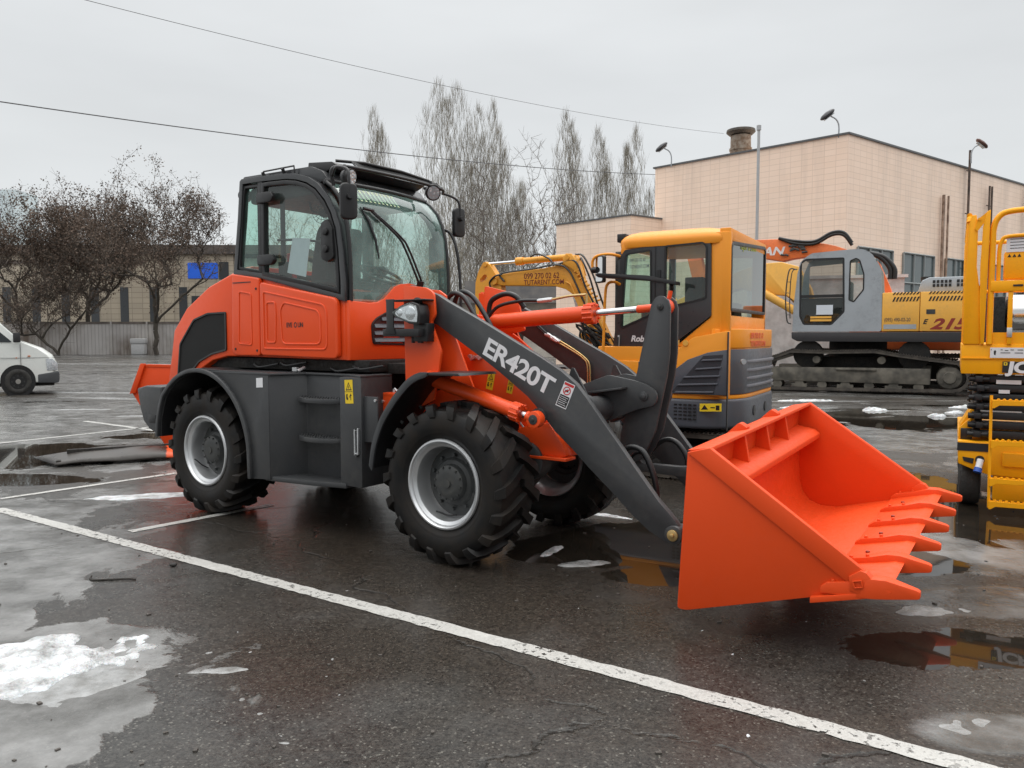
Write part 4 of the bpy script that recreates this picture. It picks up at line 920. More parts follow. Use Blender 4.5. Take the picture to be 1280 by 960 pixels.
# ---- rear fenders, step boxes, counterweight
def arch(r, a0, a1, n=26): return arc(-2.635, .54, r, a0, a1, n)
for s in (-1, 1):
    y0 = s*.875
    bm = bmn()
    pl = [(-1.72,1.226),(-1.72,.39),(-1.945,.375),(-1.955,.54)]+arch(.685, 2, 92, 18)[1:]+[(-2.66,1.235)]
    prism(bm, pl, y0, s*.86)
    RF = lo('rear_fender', bm, 'grey', bevel=.002, smooth=35)
    bm = bmn(); aa = [(-1.93,.375)]+arch(.70, 0, 128, 26)+[(-3.17,1.0),(-3.225,.89),(-3.265,.76),(-3.28,.615)]
    ai = [(-1.965,.375)]+arch(.665, 0, 128, 26)+[(-3.14,.98),(-3.19,.88),(-3.23,.76),(-3.245,.615)]
    prism(bm, aa+ai[::-1], s*.868, s*.905); lo('fender_lip', bm, 'grey', RF, bevel=.006, smooth=40)
    bm = bmn(); prism(bm, aa+ai[::-1], s*.40, s*.86); lo('wheel_arch_liner', bm, 'black', RF, smooth=40)
    bm = bmn(); plan = [(-1.945,s*.86),(-1.722,s*.874),(-1.60,s*.60),(-1.13,s*.60),(-1.085,s*.725),(-.86,s*.725),(-.86,s*.40),(-1.945,s*.40)]
    prism(bm, plan, .395, 1.205, 'z'); SB = lo('step_box', bm, 'grey', bevel=.004)
    bm = bmn(); prism(bm, [(-2.62,s*.875),(-1.70,s*.88),(-1.59,s*.62),(-1.10,s*.62),(-.86,s*.73),(-.86,s*.40),(-2.62,s*.40)], 1.205, 1.222, 'z'); lo('box_lid', bm, 'grey', SB, bevel=.003)
    bm = bmn(); prism(bm, [(-1.80,s*.86),(-1.71,s*.86),(-1.30,s*.80),(-1.02,s*.735),(-1.02,s*.55),(-1.80,s*.55)], .375, .412, 'z'); lo('step', bm, 'grey', SB, bevel=.004)
    for z in (.70, 1.0):
        pts = [(-1.63,s*.59)]+[(-1.355+.275*math.cos(R(t)), s*(.60+.18*math.sin(R(t)))) for t in range(170, -1, -17)]+[(-1.085,s*.59)]
        bm = bmn(); prism(bm, pts, z, z+.035, 'z'); st = lo('step', bm, 'grey', SB, bevel=.003)
        bm = bmn()
        for i in range(16):
            for j in range(4):
                x = -1.58+i*.030; y = s*(.66+j*.03)
                if abs(y) < .60+.17*math.sqrt(max(0, 1-((x+1.355)/.275)**2)): box(bm, x-.006, x+.006, y-.003, y+.003, z+.035, z+.043)
        lo('step_grip', bm, 'grey', st, smooth=0)
    bm = bmn(); box(bm, -.86, -.72, *((s*.70, s*.68) if s > 0 else (s*.70, s*.68)), .735, 1.07); lo('splash_plate', bm, 'grey', SB, bevel=.003)
    bm = bmn()
    for x, z in ((-.735,1.045),(-.735,.765)): cyl(bm, (x, s*.70, z), (x, s*.712, z), .012, n=6)
    pieces('plate_bolt', bm, M['silver'], SB)
    if s < 0:
        warn_sticker((-.985,1.10), .085, .175, R(3), -.7268, SB)
        hx = -.90; bm = bmn(); ring_prism(bm, rounded([(hx-.022,.63),(hx+.022,.64),(hx+.022,.84),(hx-.022,.83)], .006, 1), rounded([(hx-.010,.648),(hx+.010,.658),(hx+.010,.822),(hx-.010,.812)], .004, 1), -.745, -.727); lo('sight_gauge', bm, 'silver', SB, bevel=.002)
        bm = bmn(); cyl(bm, (hx,-.727,.635),(hx,-.75,.635),.012,n=8); cyl(bm, (hx,-.727,.835),(hx,-.75,.835),.012,n=8); pieces('gauge_screw', bm, M['hub'], SB)
        yplate('small_label', [(-1.865,1.105),(-1.785,1.11),(-1.785,1.185),(-1.865,1.18)], -.8765, 'white', RF)
cw = [(-3.645,1.03),(-3.60,.84),(-3.55,.73),(-3.46,.665),(-3.33,.625),(-3.25,.62),(-3.25,1.06),(-3.5,1.06)]
bm = bmn(); prism(bm, cw, -.855, .855); 
CWT = lo('counterweight', bm, 'grey', bevel=.018, seg=3)
bm = bmn(); box(bm, -3.455, -3.335, -.862, -.85, .725, .80); lo('tie_down_pocket', bm, 'black', CWT, bevel=.006)

# ---- engine hood and grille
hp = [(-3.545,1.06),(-3.47,1.36),(-3.425,1.56),(-3.22,1.755),(-2.88,1.935),(-2.55,2.035),(-2.45,2.04),(-2.45,1.335),(-2.62,1.335),(-2.84,1.295),(-3.0,1.225),(-3.10,1.13),(-3.14,1.06)]
bm = bmn(); hi = [(p[0]+ (.05 if p[0] < -2.9 else 0), p[1]+.075 if 1.3 < p[1] and p not in hp[7:] else p[1]) for p in hp]
rings = [[(p[0], -.605, p[1]) for p in hp], [(p[0], -.45, p[1]) for p in hi], [(p[0], .45, p[1]) for p in hi], [(p[0], .605, p[1]) for p in hp]]
loft(bm, rings); HD = lo('engine_hood', bm, 'orange', bevel=.012, seg=3, smooth=30)
gp = rounded([(-3.375,1.13),(-3.325,1.44),(-3.10,1.66),(-2.885,1.715),(-2.62,1.72),(-2.62,1.385),(-2.84,1.345),(-3.03,1.275),(-3.16,1.17)], .02, 3)
def mesh_mat():
    k = NM('perforated_mesh', (.02,.02,.02), .6, spec=.2); v = k.obj(); vo = k.n('ShaderNodeTexVoronoi'); vo.inputs['Scale'].default_value = 110; vo.inputs['Randomness'].default_value = 0.; k.set(vo.inputs['Vector'], v)
    k.base(k.mix(k.ramp(vo.outputs['Distance'], .30, .42), (.001,.001,.001), (.028,.028,.028))); k.bump(vo.outputs['Distance'], .5, .003); return k.m
mmesh = mesh_mat(); gi = inset(gp, .014)
for s in (-1, 1):
    bm = bmn(); prism(bm, gp, *sorted((s*.609, s*.60))); GR = lo('side_grille', bm, mmesh, HD, smooth=30)
    bm = bmn(); ring_prism(bm, gp, gi, *sorted((s*.618, s*.605))); lo('grille_frame', bm, 'hub', GR, smooth=30)

# ---- lower cab body
bm = bmn(); prism(bm, [(-2.50,1.36),(-2.50,2.03),(-2.14,1.99),(-1.14,1.79),(-1.14,1.325),(-2.47,1.335)], -.60, .60); CB = lo('cab_body', bm, 'orange', bevel=.012)
for s in (-1, 1):
    sp = rounded([(-2.495,1.375),(-2.475,2.035),(-2.115,1.985),(-2.118,1.345),(-2.44,1.345)], .03)
    bm = bmn(); prism(bm, sp, s*.605, s*.648); SP = lo('side_locker', bm, 'orange', CB, bevel=.014, seg=3)
    bm = bmn(); pi = rounded([(-2.40,1.44),(-2.38,1.89),(-2.21,1.865),(-2.21,1.43)], .03); ring_prism(bm, pi, inset(pi, .012), s*.646, s*.654); box(bm, -2.36, -2.25, *sorted((s*.646, s*.653)), 1.452, 1.458); lo('pressed_line', bm, 'orange', SP, bevel=.003, smooth=50)
    bm = bmn(); 
    for x, z in ((-2.15,1.90),(-2.15,1.39),(-2.44,1.40)): cyl(bm, (x, s*.647, z), (x, s*.653, z), .010, n=8)
    pieces('locker_screw', bm, M['black'], SP)
    bm = bmn(); box(bm, -2.46, -2.22, *sorted((s*.6465, s*.6515)), 1.955, 1.962); lo('locker_seam', bm, 'black', SP, smooth=0)
    dp = rounded([(-2.105,1.35),(-2.105,1.955),(-1.19,1.795),(-1.185,1.335)], [.04,.04,.05,.05])
    bm = bmn(); prism(bm, dp, s*.605, s*.652); DR = lo('door_panel', bm, 'orange', CB, bevel=.016, seg=3)
    for k_, pg in enumerate(([(-2.06,1.40),(-2.06,1.88),(-1.33,1.755),(-1.29,1.70),(-1.29,1.43),(-1.32,1.40)], [(-1.83,1.47),(-1.85,1.72),(-1.80,1.785),(-1.40,1.715),(-1.36,1.66),(-1.36,1.47),(-1.39,1.44),(-1.80,1.44)], [(-2.02,1.45),(-2.02,1.79),(-1.90,1.79),(-1.89,1.70),(-1.90,1.45)])):
        pg = rounded(pg, .03); bm = bmn(); ring_prism(bm, pg, inset(pg, .014), s*.650, s*.658); lo('pressed_line', bm, 'orange', DR, bevel=.0035, smooth=50)
    if s < 0: 
        text('door_lettering', 'EVE', .052, (-1.768, -.6535, 1.580), (1,0,-.005), (0,0,1), M['black_vinyl'], DR, bold=.0012, ext=.0006, sx=.84); text('door_lettering', 'UN', .052, (-1.632, -.6535, 1.580), (1,0,-.005), (0,0,1), M['black_vinyl'], DR, bold=.0012, ext=.0006, sx=.84)
        bm = bmn(); cc = Vector((-1.660,-.6535,1.597)); n = 6; vs = [bm.verts.new(cc+Vector((.020*math.cos(R(60*k+30)),0,.024*math.sin(R(60*k+30))))) for k in range(6)]; vi = [bm.verts.new(cc+Vector((.012*math.cos(R(60*k+30)),0,.015*math.sin(R(60*k+30))))) for k in range(6)]
        for k in range(6): bm.faces.new((vs[k], vs[(k+1) % 6], vi[(k+1) % 6], vi[k]))
        lo('door_emblem', bm, 'black_vinyl', DR, smooth=0)
# front cowl
def bow(bm, am=.07): return deform(bm, lambda c: (c.x+am*(1-(c.y/.6)**2), c.y, c.z))
ys = [i/12*1.2-.6 for i in range(13)]
fpn = [(-.6,1.78),(-.42,1.765),(-.34,1.775),(-.28,1.80),(-.225,1.85),(-.17,1.90),(-.10,1.925),(0,1.935)]; fpn = fpn+[(-y, z) for y, z in fpn[::-1][1:]]
bm = bmn(); prism(bm, [(y, 1.325) for y in ys]+fpn[::-1], -1.155, -1.105, 'x'); CW_ = lo('front_cowl', bow(bm), 'orange', CB, bevel=.008, smooth=40)
lv = rounded([(-.40,1.445),(-.415,1.605),(-.36,1.655),(-.20,1.728),(.03,1.735),(.03,1.432)], .03)
bm = bmn(); prism(bm, lv, -1.106, -1.100, 'x'); LV = lo('air_louver', bow(bm), 'cab_black', CW_, smooth=30)
bm = bmn(); ring_prism(bm, lv, inset(lv, .014), -1.10, -1.09, 'x'); lo('louver_frame', bow(bm), 'black', LV, bevel=.002)
bm = bmn()
for i, z in enumerate((1.475, 1.53, 1.585, 1.64, 1.69)):
    y0 = -.385 if z < 1.6 else -.385+(z-1.6)*1.7
    for j in range(6):
        a = y0+(.02-y0)*j/6; b_ = y0+(.02-y0)*(j+1)/6; prism(bm, [(-1.103,z+.022),(-1.088,z-.002),(-1.084,z-.010),(-1.103,z-.012)], a, b_)
lo('louver_slat', bow(bm), 'slate', LV, smooth=0)

# ---- cab frame and glass
side = [(-1.128,1.77),(-1.130,1.93),(-1.150,2.16),(-1.180,2.34),(-1.228,2.466),(-1.30,2.575),(-1.41,2.68),(-1.52,2.74),(-1.65,2.778),(-1.78,2.797),(-2.08,2.812),(-2.35,2.818),(-2.375,2.80),(-2.41,2.50),(-2.485,2.035),(-2.12,1.985)]
bm = bmn(); g = inset(side, .042); ring_prism(bm, side, g, -.622, -.555); ring_prism(bm, side, g, .555, .622); CF = lo('cab_frame', bm, 'cab_black', bevel=.010, seg=3, smooth=35)
dr = [(-1.185,1.835),(-1.188,1.95),(-1.205,2.16),(-1.232,2.325),(-1.278,2.44),(-1.345,2.54),(-1.44,2.635),(-1.54,2.69),(-1.66,2.727),(-1.79,2.747),(-2.00,2.757),(-2.09,2.757),(-2.10,2.20),(-2.10,2.005)]
qw = [(-2.14,2.755),(-2.335,2.76),(-2.355,2.68),(-2.43,2.12),(-2.435,2.075),(-2.14,2.03)]
for s in (-1, 1):
    bm = bmn(); g = inset(dr, .034); ring_prism(bm, dr, g, *sorted((s*.575, s*.625))); DF = lo('door_frame', bm, 'black', CF, bevel=.005, smooth=35)
    bm = bmn(); bm.faces.new([bm.verts.new((p[0], s*.600, p[1])) for p in inset(dr, .02)]); lo('door_glass', bm, 'glass_dark', DF, smooth=0)
    bm = bmn(); g = inset(qw, .022); ring_prism(bm, qw, g, *sorted((s*.565, s*.612))); box(bm, -2.145, -2.085, *sorted((s*.56, s*.617)), 1.99, 2.80); QF = lo('quarter_frame', bm, 'black', CF, bevel=.004, smooth=35)
    bm = bmn(); bm.faces.new([bm.verts.new((p[0], s*.590, p[1])) for p in inset(qw, .01)]); lo('quarter_glass', bm, 'glass', QF, smooth=0)
    for z in (2.625, 2.125): 
        bm = bmn(); prism(bm, rounded([(-2.11,z-.04),(-2.11,z+.045),(-1.93,z+.045),(-1.895,z),(-1.93,z-.04)], .02), *sorted((s*.625, s*.665))); lo('hinge', bm, 'black', DF, bevel=.008)
    bm = bmn(); prism(bm, rounded([(-1.36,2.10),(-1.36,2.37),(-1.29,2.40),(-1.24,2.33),(-1.225,2.10),(-1.30,2.07)], .02), *sorted((s*.605, s*.645)))
    for z in (2.17, 2.30): cyl(bm, (-1.30, s*.64, z), (-1.30, s*.665, z), .028, n=14)
    lo('door_latch', bm, 'black', DF, bevel=.005)
# windshield, curved
wp = [(1.775,-1.120),(1.90,-1.118),(2.05,-1.120),(2.2,-1.130),(2.35,-1.150),(2.47,-1.185),(2.57,-1.235),(2.65,-1.31),(2.70,-1.385)]
v, f = [], []; nn_ = 16
for i, (z, x) in enumerate(wp):
    for j in range(nn_+1):
        y = -.585+1.17*j/nn_; v.append((x+.075*(1-(y/.6)**2), y, z))
for i in range(len(wp)-1):
    for j in range(nn_): a = i*(nn_+1)+j; f.append((a, a+1, a+nn_+2, a+nn_+1))
WS = raw('windshield', v, f, M['windshield'], CF, smooth=60)
bm = bmn(); pth = [(x+.075*(1-(y/.6)**2)+.004, y, z) for z, x in (wp[-1],) for y in [(-.585+1.17*j/12) for j in range(13)]]; tube(bm, pth, .022, 8)
for s in (-1, 1): tube(bm, [(x+.004+.004, s*.575, z) for z, x in wp], .016, 8)
lo('windshield_seal', bm, 'black', CF, smooth=60)
# dark band at the foot of the glass: dashboard and floor inside
bm = bmn(); prism(bm, [(-1.16,1.36),(-1.16,1.80),(-1.19,1.86),(-1.32,1.84),(-1.38,1.60),(-1.38,1.36)], -.55, .55); DB = lo('dashboard', bm, 'interior', CF, bevel=.02)
# rear window wall
bm = bmn(); bm.faces.new([bm.verts.new(p) for p in ((-2.47,-.55,2.07),(-2.47,.55,2.07),(-2.375,.55,2.76),(-2.375,-.55,2.76))]); lo('rear_glass', bm, 'glass', CF, smooth=0)
bm = bmn()
for z, x in ((2.045,-2.475),(2.79,-2.37)): box(bm, x-.02, x+.03, -.60, .60, z-.03, z+.03)
lo('rear_window_frame', bm, 'black', CF, bevel=.008)
# roof
bm = bmn(); prism(bm, rounded([(-2.42,2.795),(-2.40,2.85),(-1.55,2.835),(-1.42,2.785),(-1.36,2.715),(-1.45,2.70),(-1.8,2.775),(-2.36,2.79)], .02), -.565, .565); lo('roof', bm, 'cab_black', CF, bevel=.015, smooth=40)
bm = bmn(); prism(bm, [(-2.35,2.62),(-2.35,2.75),(-1.6,2.74),(-1.42,2.66),(-1.45,2.62)], -.54, .54); lo('headliner', bm, 'interior', CF, bevel=.02)
bm = bmn(); prism(bm, rounded([(-1.64,2.80),(-1.63,2.880),(-1.36,2.855),(-1.32,2.83),(-1.42,2.79)], .01), -.52, .52); lo('roof_visor', bm, 'black', CF, bevel=.01)
# interior pillars, seat, steering wheel, fan
bm = bmn(); prism(bm, rounded([(-2.03,1.75),(-1.98,2.15),(-1.92,2.40),(-1.86,2.46),(-1.78,2.44),(-1.76,2.36),(-1.80,2.08),(-1.80,1.80)], .04), -.20, .20)
box(bm, -1.93, -1.45, -.22, .22, 1.66, 1.80); ST = lo('seat', bm, 'seat', CF, bevel=.05, seg=4, smooth=60)
bm = bmn(); cyl(bm, (-1.75,0,1.36), (-1.75,0,1.68), .12, n=12); box(bm, -1.85, -1.5, .22, .30, 1.92, 1.97); box(bm, -1.85, -1.5, -.30, -.22, 1.92, 1.97); lo('seat_base', bm, 'interior', ST, bevel=.01)
bm = bmn(); c = Vector((-1.36,0,2.02)); ax = Vector((.45,0,.89)).normalized(); s1, t1 = frame_of(ax)
tube(bm, [c+(s1*math.cos(k*6.2832/28)+t1*math.sin(k*6.2832/28))*.18 for k in range(29)], .014, 8, cap=False)
for k in (0, 1, 2): tube(bm, [c, c+(s1*math.cos(k*2.09)+t1*math.sin(k*2.09))*.18], .012, 6)
tube(bm, [c, c-ax*.5], .03, 10); SW = lo('steering_wheel', bm, 'black', CF, smooth=60)
bm = bmn(); c = Vector((-1.72,-.30,2.52)); ax = Vector((.6,-.8,0)); s1, t1 = frame_of(ax)
for rr_ in (.085, .055, .03): tube(bm, [c+(s1*math.cos(k*6.2832/20)+t1*math.sin(k*6.2832/20))*rr_+ax*(.03 if rr_ < .08 else 0) for k in range(21)], .0025, 4, cap=False)
for k in range(14): a = k*6.2832/14; tube(bm, [c+ax*.035, c+(s1*math.cos(a)+t1*math.sin(a))*.085], .002, 4)
cyl(bm, c-ax*.06, c, .03, n=10); tube(bm, [c-ax*.05, (-1.85,-.30,2.55), (-1.9,-.3,2.66)], .01, 6); lo('cab_fan', bm, 'black', CF)
bm = bmn(); tube(bm, [(-1.98,-.50,1.75),(-1.98,-.50,2.66)], .02, 8); tube(bm, [(-2.02,-.52,2.30),(-1.7,-.545,2.28),(-1.30,-.55,2.22)], .011, 6); box(bm, -2.02,-1.94,-.52,-.45,1.9,2.12)
lo('interior_post', bm, M['interior'], CF)
bm = bmn(); box(bm, -2.36, -2.10, .25, .5, 1.40, 2.0); box(bm, -1.95, -1.45, .32, .54, 1.40, 1.95); box(bm, -2.40,-1.2,-.54,.54,1.35,1.40); lo('side_console', bm, 'interior', CF, bevel=.02)
bm = bmn(); cyl(bm, (-2.0,-.40,1.95), (-2.0,-.40,2.20), .04, n=14); lo('fire_extinguisher', bm, M['red_vinyl'], CF, bevel=.01)
bm = bmn(); q = [(-1.742,2.292),(-1.535,2.27),(-1.592,1.975),(-1.815,2.018)]; prism(bm, q, -.597, -.594); lo('paper_notice', bm, 'paper', CF, smooth=0)
# pale green stripes along the top of the windshield
bm = bmn()
for i in range(11):
    y = -.43+i*.042; P0 = [(2.655,-1.318),(2.555,-1.228)]
    pts = []
    for z, x in P0:
        for dy in (0, .018): pts.append(Vector((x+.075*(1-((y+dy)/.6)**2)+.004, y+dy, z)))
    bm.faces.new([bm.verts.new(p) for p in (pts[0], pts[1], pts[3], pts[2])])
lo('green_stripes', bm, plain('pale_green_stripe', (.45,.55,.30), .4), WS, smooth=0)
# wiper
def wsp(y, z, o=.02):
    for (z0, x0), (z1, x1) in zip(wp, wp[1:]):
        if z0 <= z <= z1: x = x0+(x1-x0)*(z-z0)/(z1-z0); break
    else: x = wp[0][1]
    return (x+.075*(1-(y/.6)**2)+o, y, z)
bm = bmn()
for dy in (-.022, .022): tube(bm, smooth_path([wsp(.09+dy, 1.93, .05), wsp(-.05+dy, 2.19, .045), wsp(-.13+dy*.8, 2.30, .04), wsp(-.36+dy*.3, 2.49, .03)], 5), .009, 6)
tube(bm, [wsp(.09,1.90,.03), wsp(.085,1.96,.05)], .028, 8)
WI = lo('wiper', bm, 'black', WS, smooth=60)
bm = bmn(); tube(bm, [wsp(-.43,2.50,.012), wsp(-.385,2.40,.012), wsp(-.345,2.25,.012), wsp(-.325,2.11,.012)], [.006,.012,.012,.006], 6); tube(bm, [wsp(-.42,2.49,.03), wsp(-.33,2.48,.03)], .014, 6); lo('wiper_blade', bm, 'black', WI)
# lights rack and mirrors
bm = bmn(); tube(bm, smooth_path([(-1.19,-.66,2.63),(-1.19,-.68,2.74),(-1.15,-.62,2.775),(-1.09,-.45,2.772),(-1.07,0,2.775),(-1.09,.45,2.768),(-1.17,.58,2.755)], 5), .014, 8)
tube(bm, [(-1.23,-.60,2.83),(-1.13,-.40,2.835),(-1.12,0,2.838),(-1.14,.36,2.825)], .012, 8)
for y in (-.5,-.3,-.1,.1,.3,.48): tube(bm, [(-1.10,y,2.772),(-1.16,y,2.83)], .007, 6)
for y in (-.5,.48): tube(bm, [(-1.10,y,2.775),(-1.30,y,2.80)], .014, 6)
RA = lo('light_rack', bm, 'black', CF, smooth=60)
bm = bmn(); v = [bm.verts.new(p) for p in ((-1.09,-.5,2.776),(-1.075,0,2.778),(-1.10,.48,2.772),(-1.15,.46,2.825),(-1.13,0,2.835),(-1.15,-.5,2.832))]; bm.faces.new(v)
mm = mesh_mat(); lo('rack_mesh', bm, mm, RA, smooth=0)
def lamp(c, d, r=.062, par=None, name='work_light'):
    d = Vector(d).normalized(); c = Vector(c); s1, t1 = frame_of(d); bm = bmn()
    tube(bm, [c-d*.075, c-d*.06, c-d*.02, c+d*.012], [.02, r*.7, r, r*1.04], 24); L = lo(name, bm, 'black', par, smooth=35)
    bm = bmn(); tube(bm, [c+d*.010, c+d*.018], [r*.86, r*.84], 24)
    lo('lamp_lens', bm, M['lens_face'], L, smooth=30)
    bm = bmn(); tube(bm, [c-d*.05, c-d*.05+Vector((0,0,.09))], .012, 6); lo('lamp_bracket', bm, 'black', L); return L
def lensface():
    k = NM('led_lens_face', (.75,.78,.80), .12); v = k.obj(); vo = k.n('ShaderNodeTexVoronoi'); vo.inputs['Scale'].default_value = 45; k.set(vo.inputs['Vector'], v)
    k.base(k.mix(k.ramp(vo.outputs['Distance'], .15, .5), (.88,.9,.92), (.40,.42,.44))); k.b.inputs['Metallic'].default_value = .35; k.bump(vo.outputs['Distance'], .6, .004); return k.m
M['lens_face'] = lensface()
lamp((-1.07,.33,2.715), (.83,-.42,-.28), .064, RA); lamp((-1.12,-.56,2.70), (.97,.22,-.2), .064, RA); lamp((-2.45,-.52,2.70), (-1,0,-.2), .055, RA)
for s, pth, mc in ((-1, [(-1.19,-.67,2.70),(-1.06,-.76,2.728),(-.985,-.78,2.722),(-.90,-.79,2.69),(-.878,-.80,2.62),(-.872,-.80,2.50)], (-.885,-.80,2.465)), (1, [(-1.17,.58,2.755),(-1.155,.66,2.745),(-1.125,.72,2.715),(-1.11,.74,2.66),(-1.11,.745,2.55)], (-1.125,.745,2.52))):
    bm = bmn(); tube(bm, smooth_path(pth, 4), .011, 8); MA = lo('mirror_arm', bm, 'black', CF, smooth=60)
    bm = bmn(); hw, hh = .062, .128
    prism(bm, rounded([(-hw,-hh),(hw,-hh),(hw,hh),(-hw,hh)], .045, 5), -.028, .02, 'x', Matrix.Translation(mc) @ Matrix.Rotation(R(-28 if s < 0 else -10), 4, 'Z')); lo('mirror', bm, 'black', MA, bevel=.012, seg=3, smooth=50)
    bm = bmn(); T = Matrix.Translation(mc) @ Matrix.Rotation(R(-28 if s < 0 else -10), 4, 'Z'); cyl(bm, T @ Vector((.02,0,.03)), T @ Vector((.055,0,.03)), .024, .018, 12); lo('mirror_joint', bm, 'black', MA)
# far side grab handle at the cab corner
bm = bmn(); tube(bm, smooth_path([(-1.29,.60,2.45),(-1.24,.66,2.455),(-1.17,.68,2.42),(-1.10,.68,2.28),(-1.06,.68,2.0),(-1.05,.68,1.55)], 5), .014, 8); lo('grab_rail', bm, 'black', CF, smooth=60)
bm = bmn(); tube(bm, [(-2.09,-.585,2.815),(-2.10,-.59,2.855),(-1.72,-.59,2.855),(-1.72,-.585,2.80)], .007, 6)
for x in (-2.10,-1.85): tube(bm, [(x,-.57,2.80),(x,-.60,2.85)], .014, 6)
lo('roof_rail', bm, 'black', CF)

# ---- headlights
for s in (-1, 1):
    hl = rounded([(-.600,1.675),(-.528,1.715),(-.44,1.737),(-.375,1.72),(-.360,1.665),(-.368,1.598),(-.45,1.605),(-.565,1.645)], .012)
    yy = s*.60
    bm = bmn(); prism(bm, [( (x-.48)*1.10+.48*0+ -.0 + .48*1.10-.48*1.0-.0 if False else -.48+(x+.48)*1.12, 1.665+(z-1.665)*1.16) for x, z in hl], *sorted((s*.55, s*.655))); HB = lo('headlight', bm, 'black', bevel=.010)
    bm = bmn(); prism(bm, hl, *sorted((s*.645, s*.672))); lo('headlight_lens', bm, M['lens'], HB, bevel=.008, seg=3, smooth=60)
    bm = bmn(); bmesh.ops.create_uvsphere(bm, u_segments=20, v_segments=12, radius=.05, matrix=Matrix.Translation((-.435, s*.655, 1.668)) @ Matrix.Diagonal((1,.22,1,1))); bmesh.ops.create_uvsphere(bm, u_segments=16, v_segments=10, radius=.028, matrix=Matrix.Translation((-.535, s*.656, 1.672)) @ Matrix.Diagonal((1,.22,1,1)))
    prism(bm, inset(hl, .008), *sorted((s*.655, s*.6575))); lo('headlight_reflector', bm, 'reflector', HB, smooth=50)
    bm = bmn(); box(bm, -.70, -.33, *sorted((s*.50, s*.63)), 1.757, 1.768); prism(bm, [(-.66,1.77),(-.585,1.77),(-.59,1.58),(-.57,1.52),(-.68,1.52),(-.655,1.58)], *sorted((s*.655, s*.668))); box(bm, -.70, -.36, *sorted((s*.53, s*.66)), 1.505, 1.56); box(bm, -.46,-.33,*sorted((s*.52,s*.60)),1.47,1.60)
    for x in (-.48,-.42,-.40): cyl(bm, (x, s*.58, 1.46), (x, s*.58, 1.51), .014, n=8)
    lo('headlight_bracket', bm, 'black', HB, bevel=.004)

# ---- hydraulic hoses
def hose(pts, r=.017): bm = bmn(); tube(bm, smooth_path(pts, 7), r, 10); return lo('hydraulic_hose', bm, 'hose', smooth=60)
hose([(-.51,-.10,1.62),(-.492,-.10,1.753),(-.455,-.10,1.825),(-.395,-.10,1.842),(-.307,-.10,1.796),(-.20,-.11,1.675),(-.10,-.12,1.53)], .019)
hose([(-.54,-.16,1.62),(-.535,-.16,1.74),(-.49,-.16,1.81),(-.43,-.16,1.83),(-.345,-.16,1.79),(-.25,-.17,1.67),(-.16,-.17,1.52)], .019)
hose([(-.262,.05,1.60),(-.275,.05,1.70),(-.255,.05,1.77),(-.20,.05,1.805),(-.11,.05,1.825),(-.03,.06,1.80),(.03,.08,1.72)], .020)
hose([(-.30,.03,1.62),(-.262,.03,1.66),(-.172,.04,1.735),(.011,.05,1.768),(.17,.05,1.768)], .013)
hose([(.95,-.28,.66),(1.036,-.30,.775),(1.10,-.30,.812),(1.17,-.30,.795),(1.22,-.30,.724),(1.265,-.30,.60),(1.281,-.30,.45)], .019)
hose([(1.02,-.25,.62),(1.08,-.26,.74),(1.15,-.26,.775),(1.21,-.26,.72),(1.25,-.26,.58)], .012)
hose([(1.03,.10,.70),(1.097,.10,.784),(1.17,.10,.82),(1.24,.10,.80),(1.30,.10,.721),(1.32,.10,.62)], .018)
for o_ in (0, .02):
    bm = bmn(); tube(bm, smooth_path([(.12+o_,.40,1.465+o_*.5),(.25+o_,.40,1.40+o_*.3),(.345+o_,.40,1.345),(.385+o_,.40,1.29),(.392+o_,.40,1.15)], 5), .007, 8); lo('hydraulic_pipe', bm, 'brass', smooth=60)
    bm = bmn(); tube(bm, [(.01+o_,.40,1.525),(.06+o_,.40,1.50),(.065+o_,.40,1.497),(.125+o_,.40,1.465)], [.013,.013,.017,.014], 8); lo('pipe_fitting', bm, 'silver')
    hose([(-.25+o_,.38,1.66),(-.12+o_,.40,1.62),(.01+o_,.40,1.525)], .010)

# ================================================================ COMPACT EXCAVATOR (local: x towards its tail, y away from the camera)
MX = thing('compact_excavator', 'yellow and slate grey compact excavator standing right behind the loader arms', 'excavator', (2.15, 7.8, 0), R(-29.5))
def mo(name, bm, mat, parent=None, **k): return obj(name, bm, M[mat] if isinstance(mat, str) else mat, parent or MX, **k)
def rplan(x0, x1, y0, y1, rs): return rounded([(x0,y0),(x1,y0),(x1,y1),(x0,y1)], rs, 6)
BY = 2.0
bm = bmn(); prism(bm, rplan(-1.35,.16,-.10,BY,[.05,.56,.56,.05]), .90, 1.40, 'z'); HB = mo('house', bm, 'yellow_ex', bevel=.01)
bm = bmn(); prism(bm, rplan(-1.45,.19,-.135,BY+.03,[.05,.60,.60,.05]), .56, .872, 'z'); CWm = mo('counterweight', bm, 'slate', bevel=.05, seg=4)
bm = bmn(); prism(bm, rplan(-1.40,.175,-.12,BY+.01,[.05,.58,.58,.05]), .868, .905, 'z'); mo('trim_band', bm, 'yellow_ex', bevel=.004)
# yellow shoulder over the tail
tail = [p for p in rplan(-1.3,.17,-.11,BY+.01,[.05,.56,.56,.05]) if p[0] > -.27]
tp = [(-.10,-.11)]+[p for p in tail if p[0] > -.10]+[(-.10,BY+.01)]
bm = bmn(); prism(bm, tp, 1.385, 1.585, 'z'); TL = mo('tail_shoulder', bm, 'yellow_ex', bevel=.035, seg=3)
tp2 = [(.10,-.118)]+[(p[0]+.008, p[1]-.008 if p[1] < 1 else p[1]+.008) for p in tail if p[0] > -.10]+[(.10,BY+.018)]
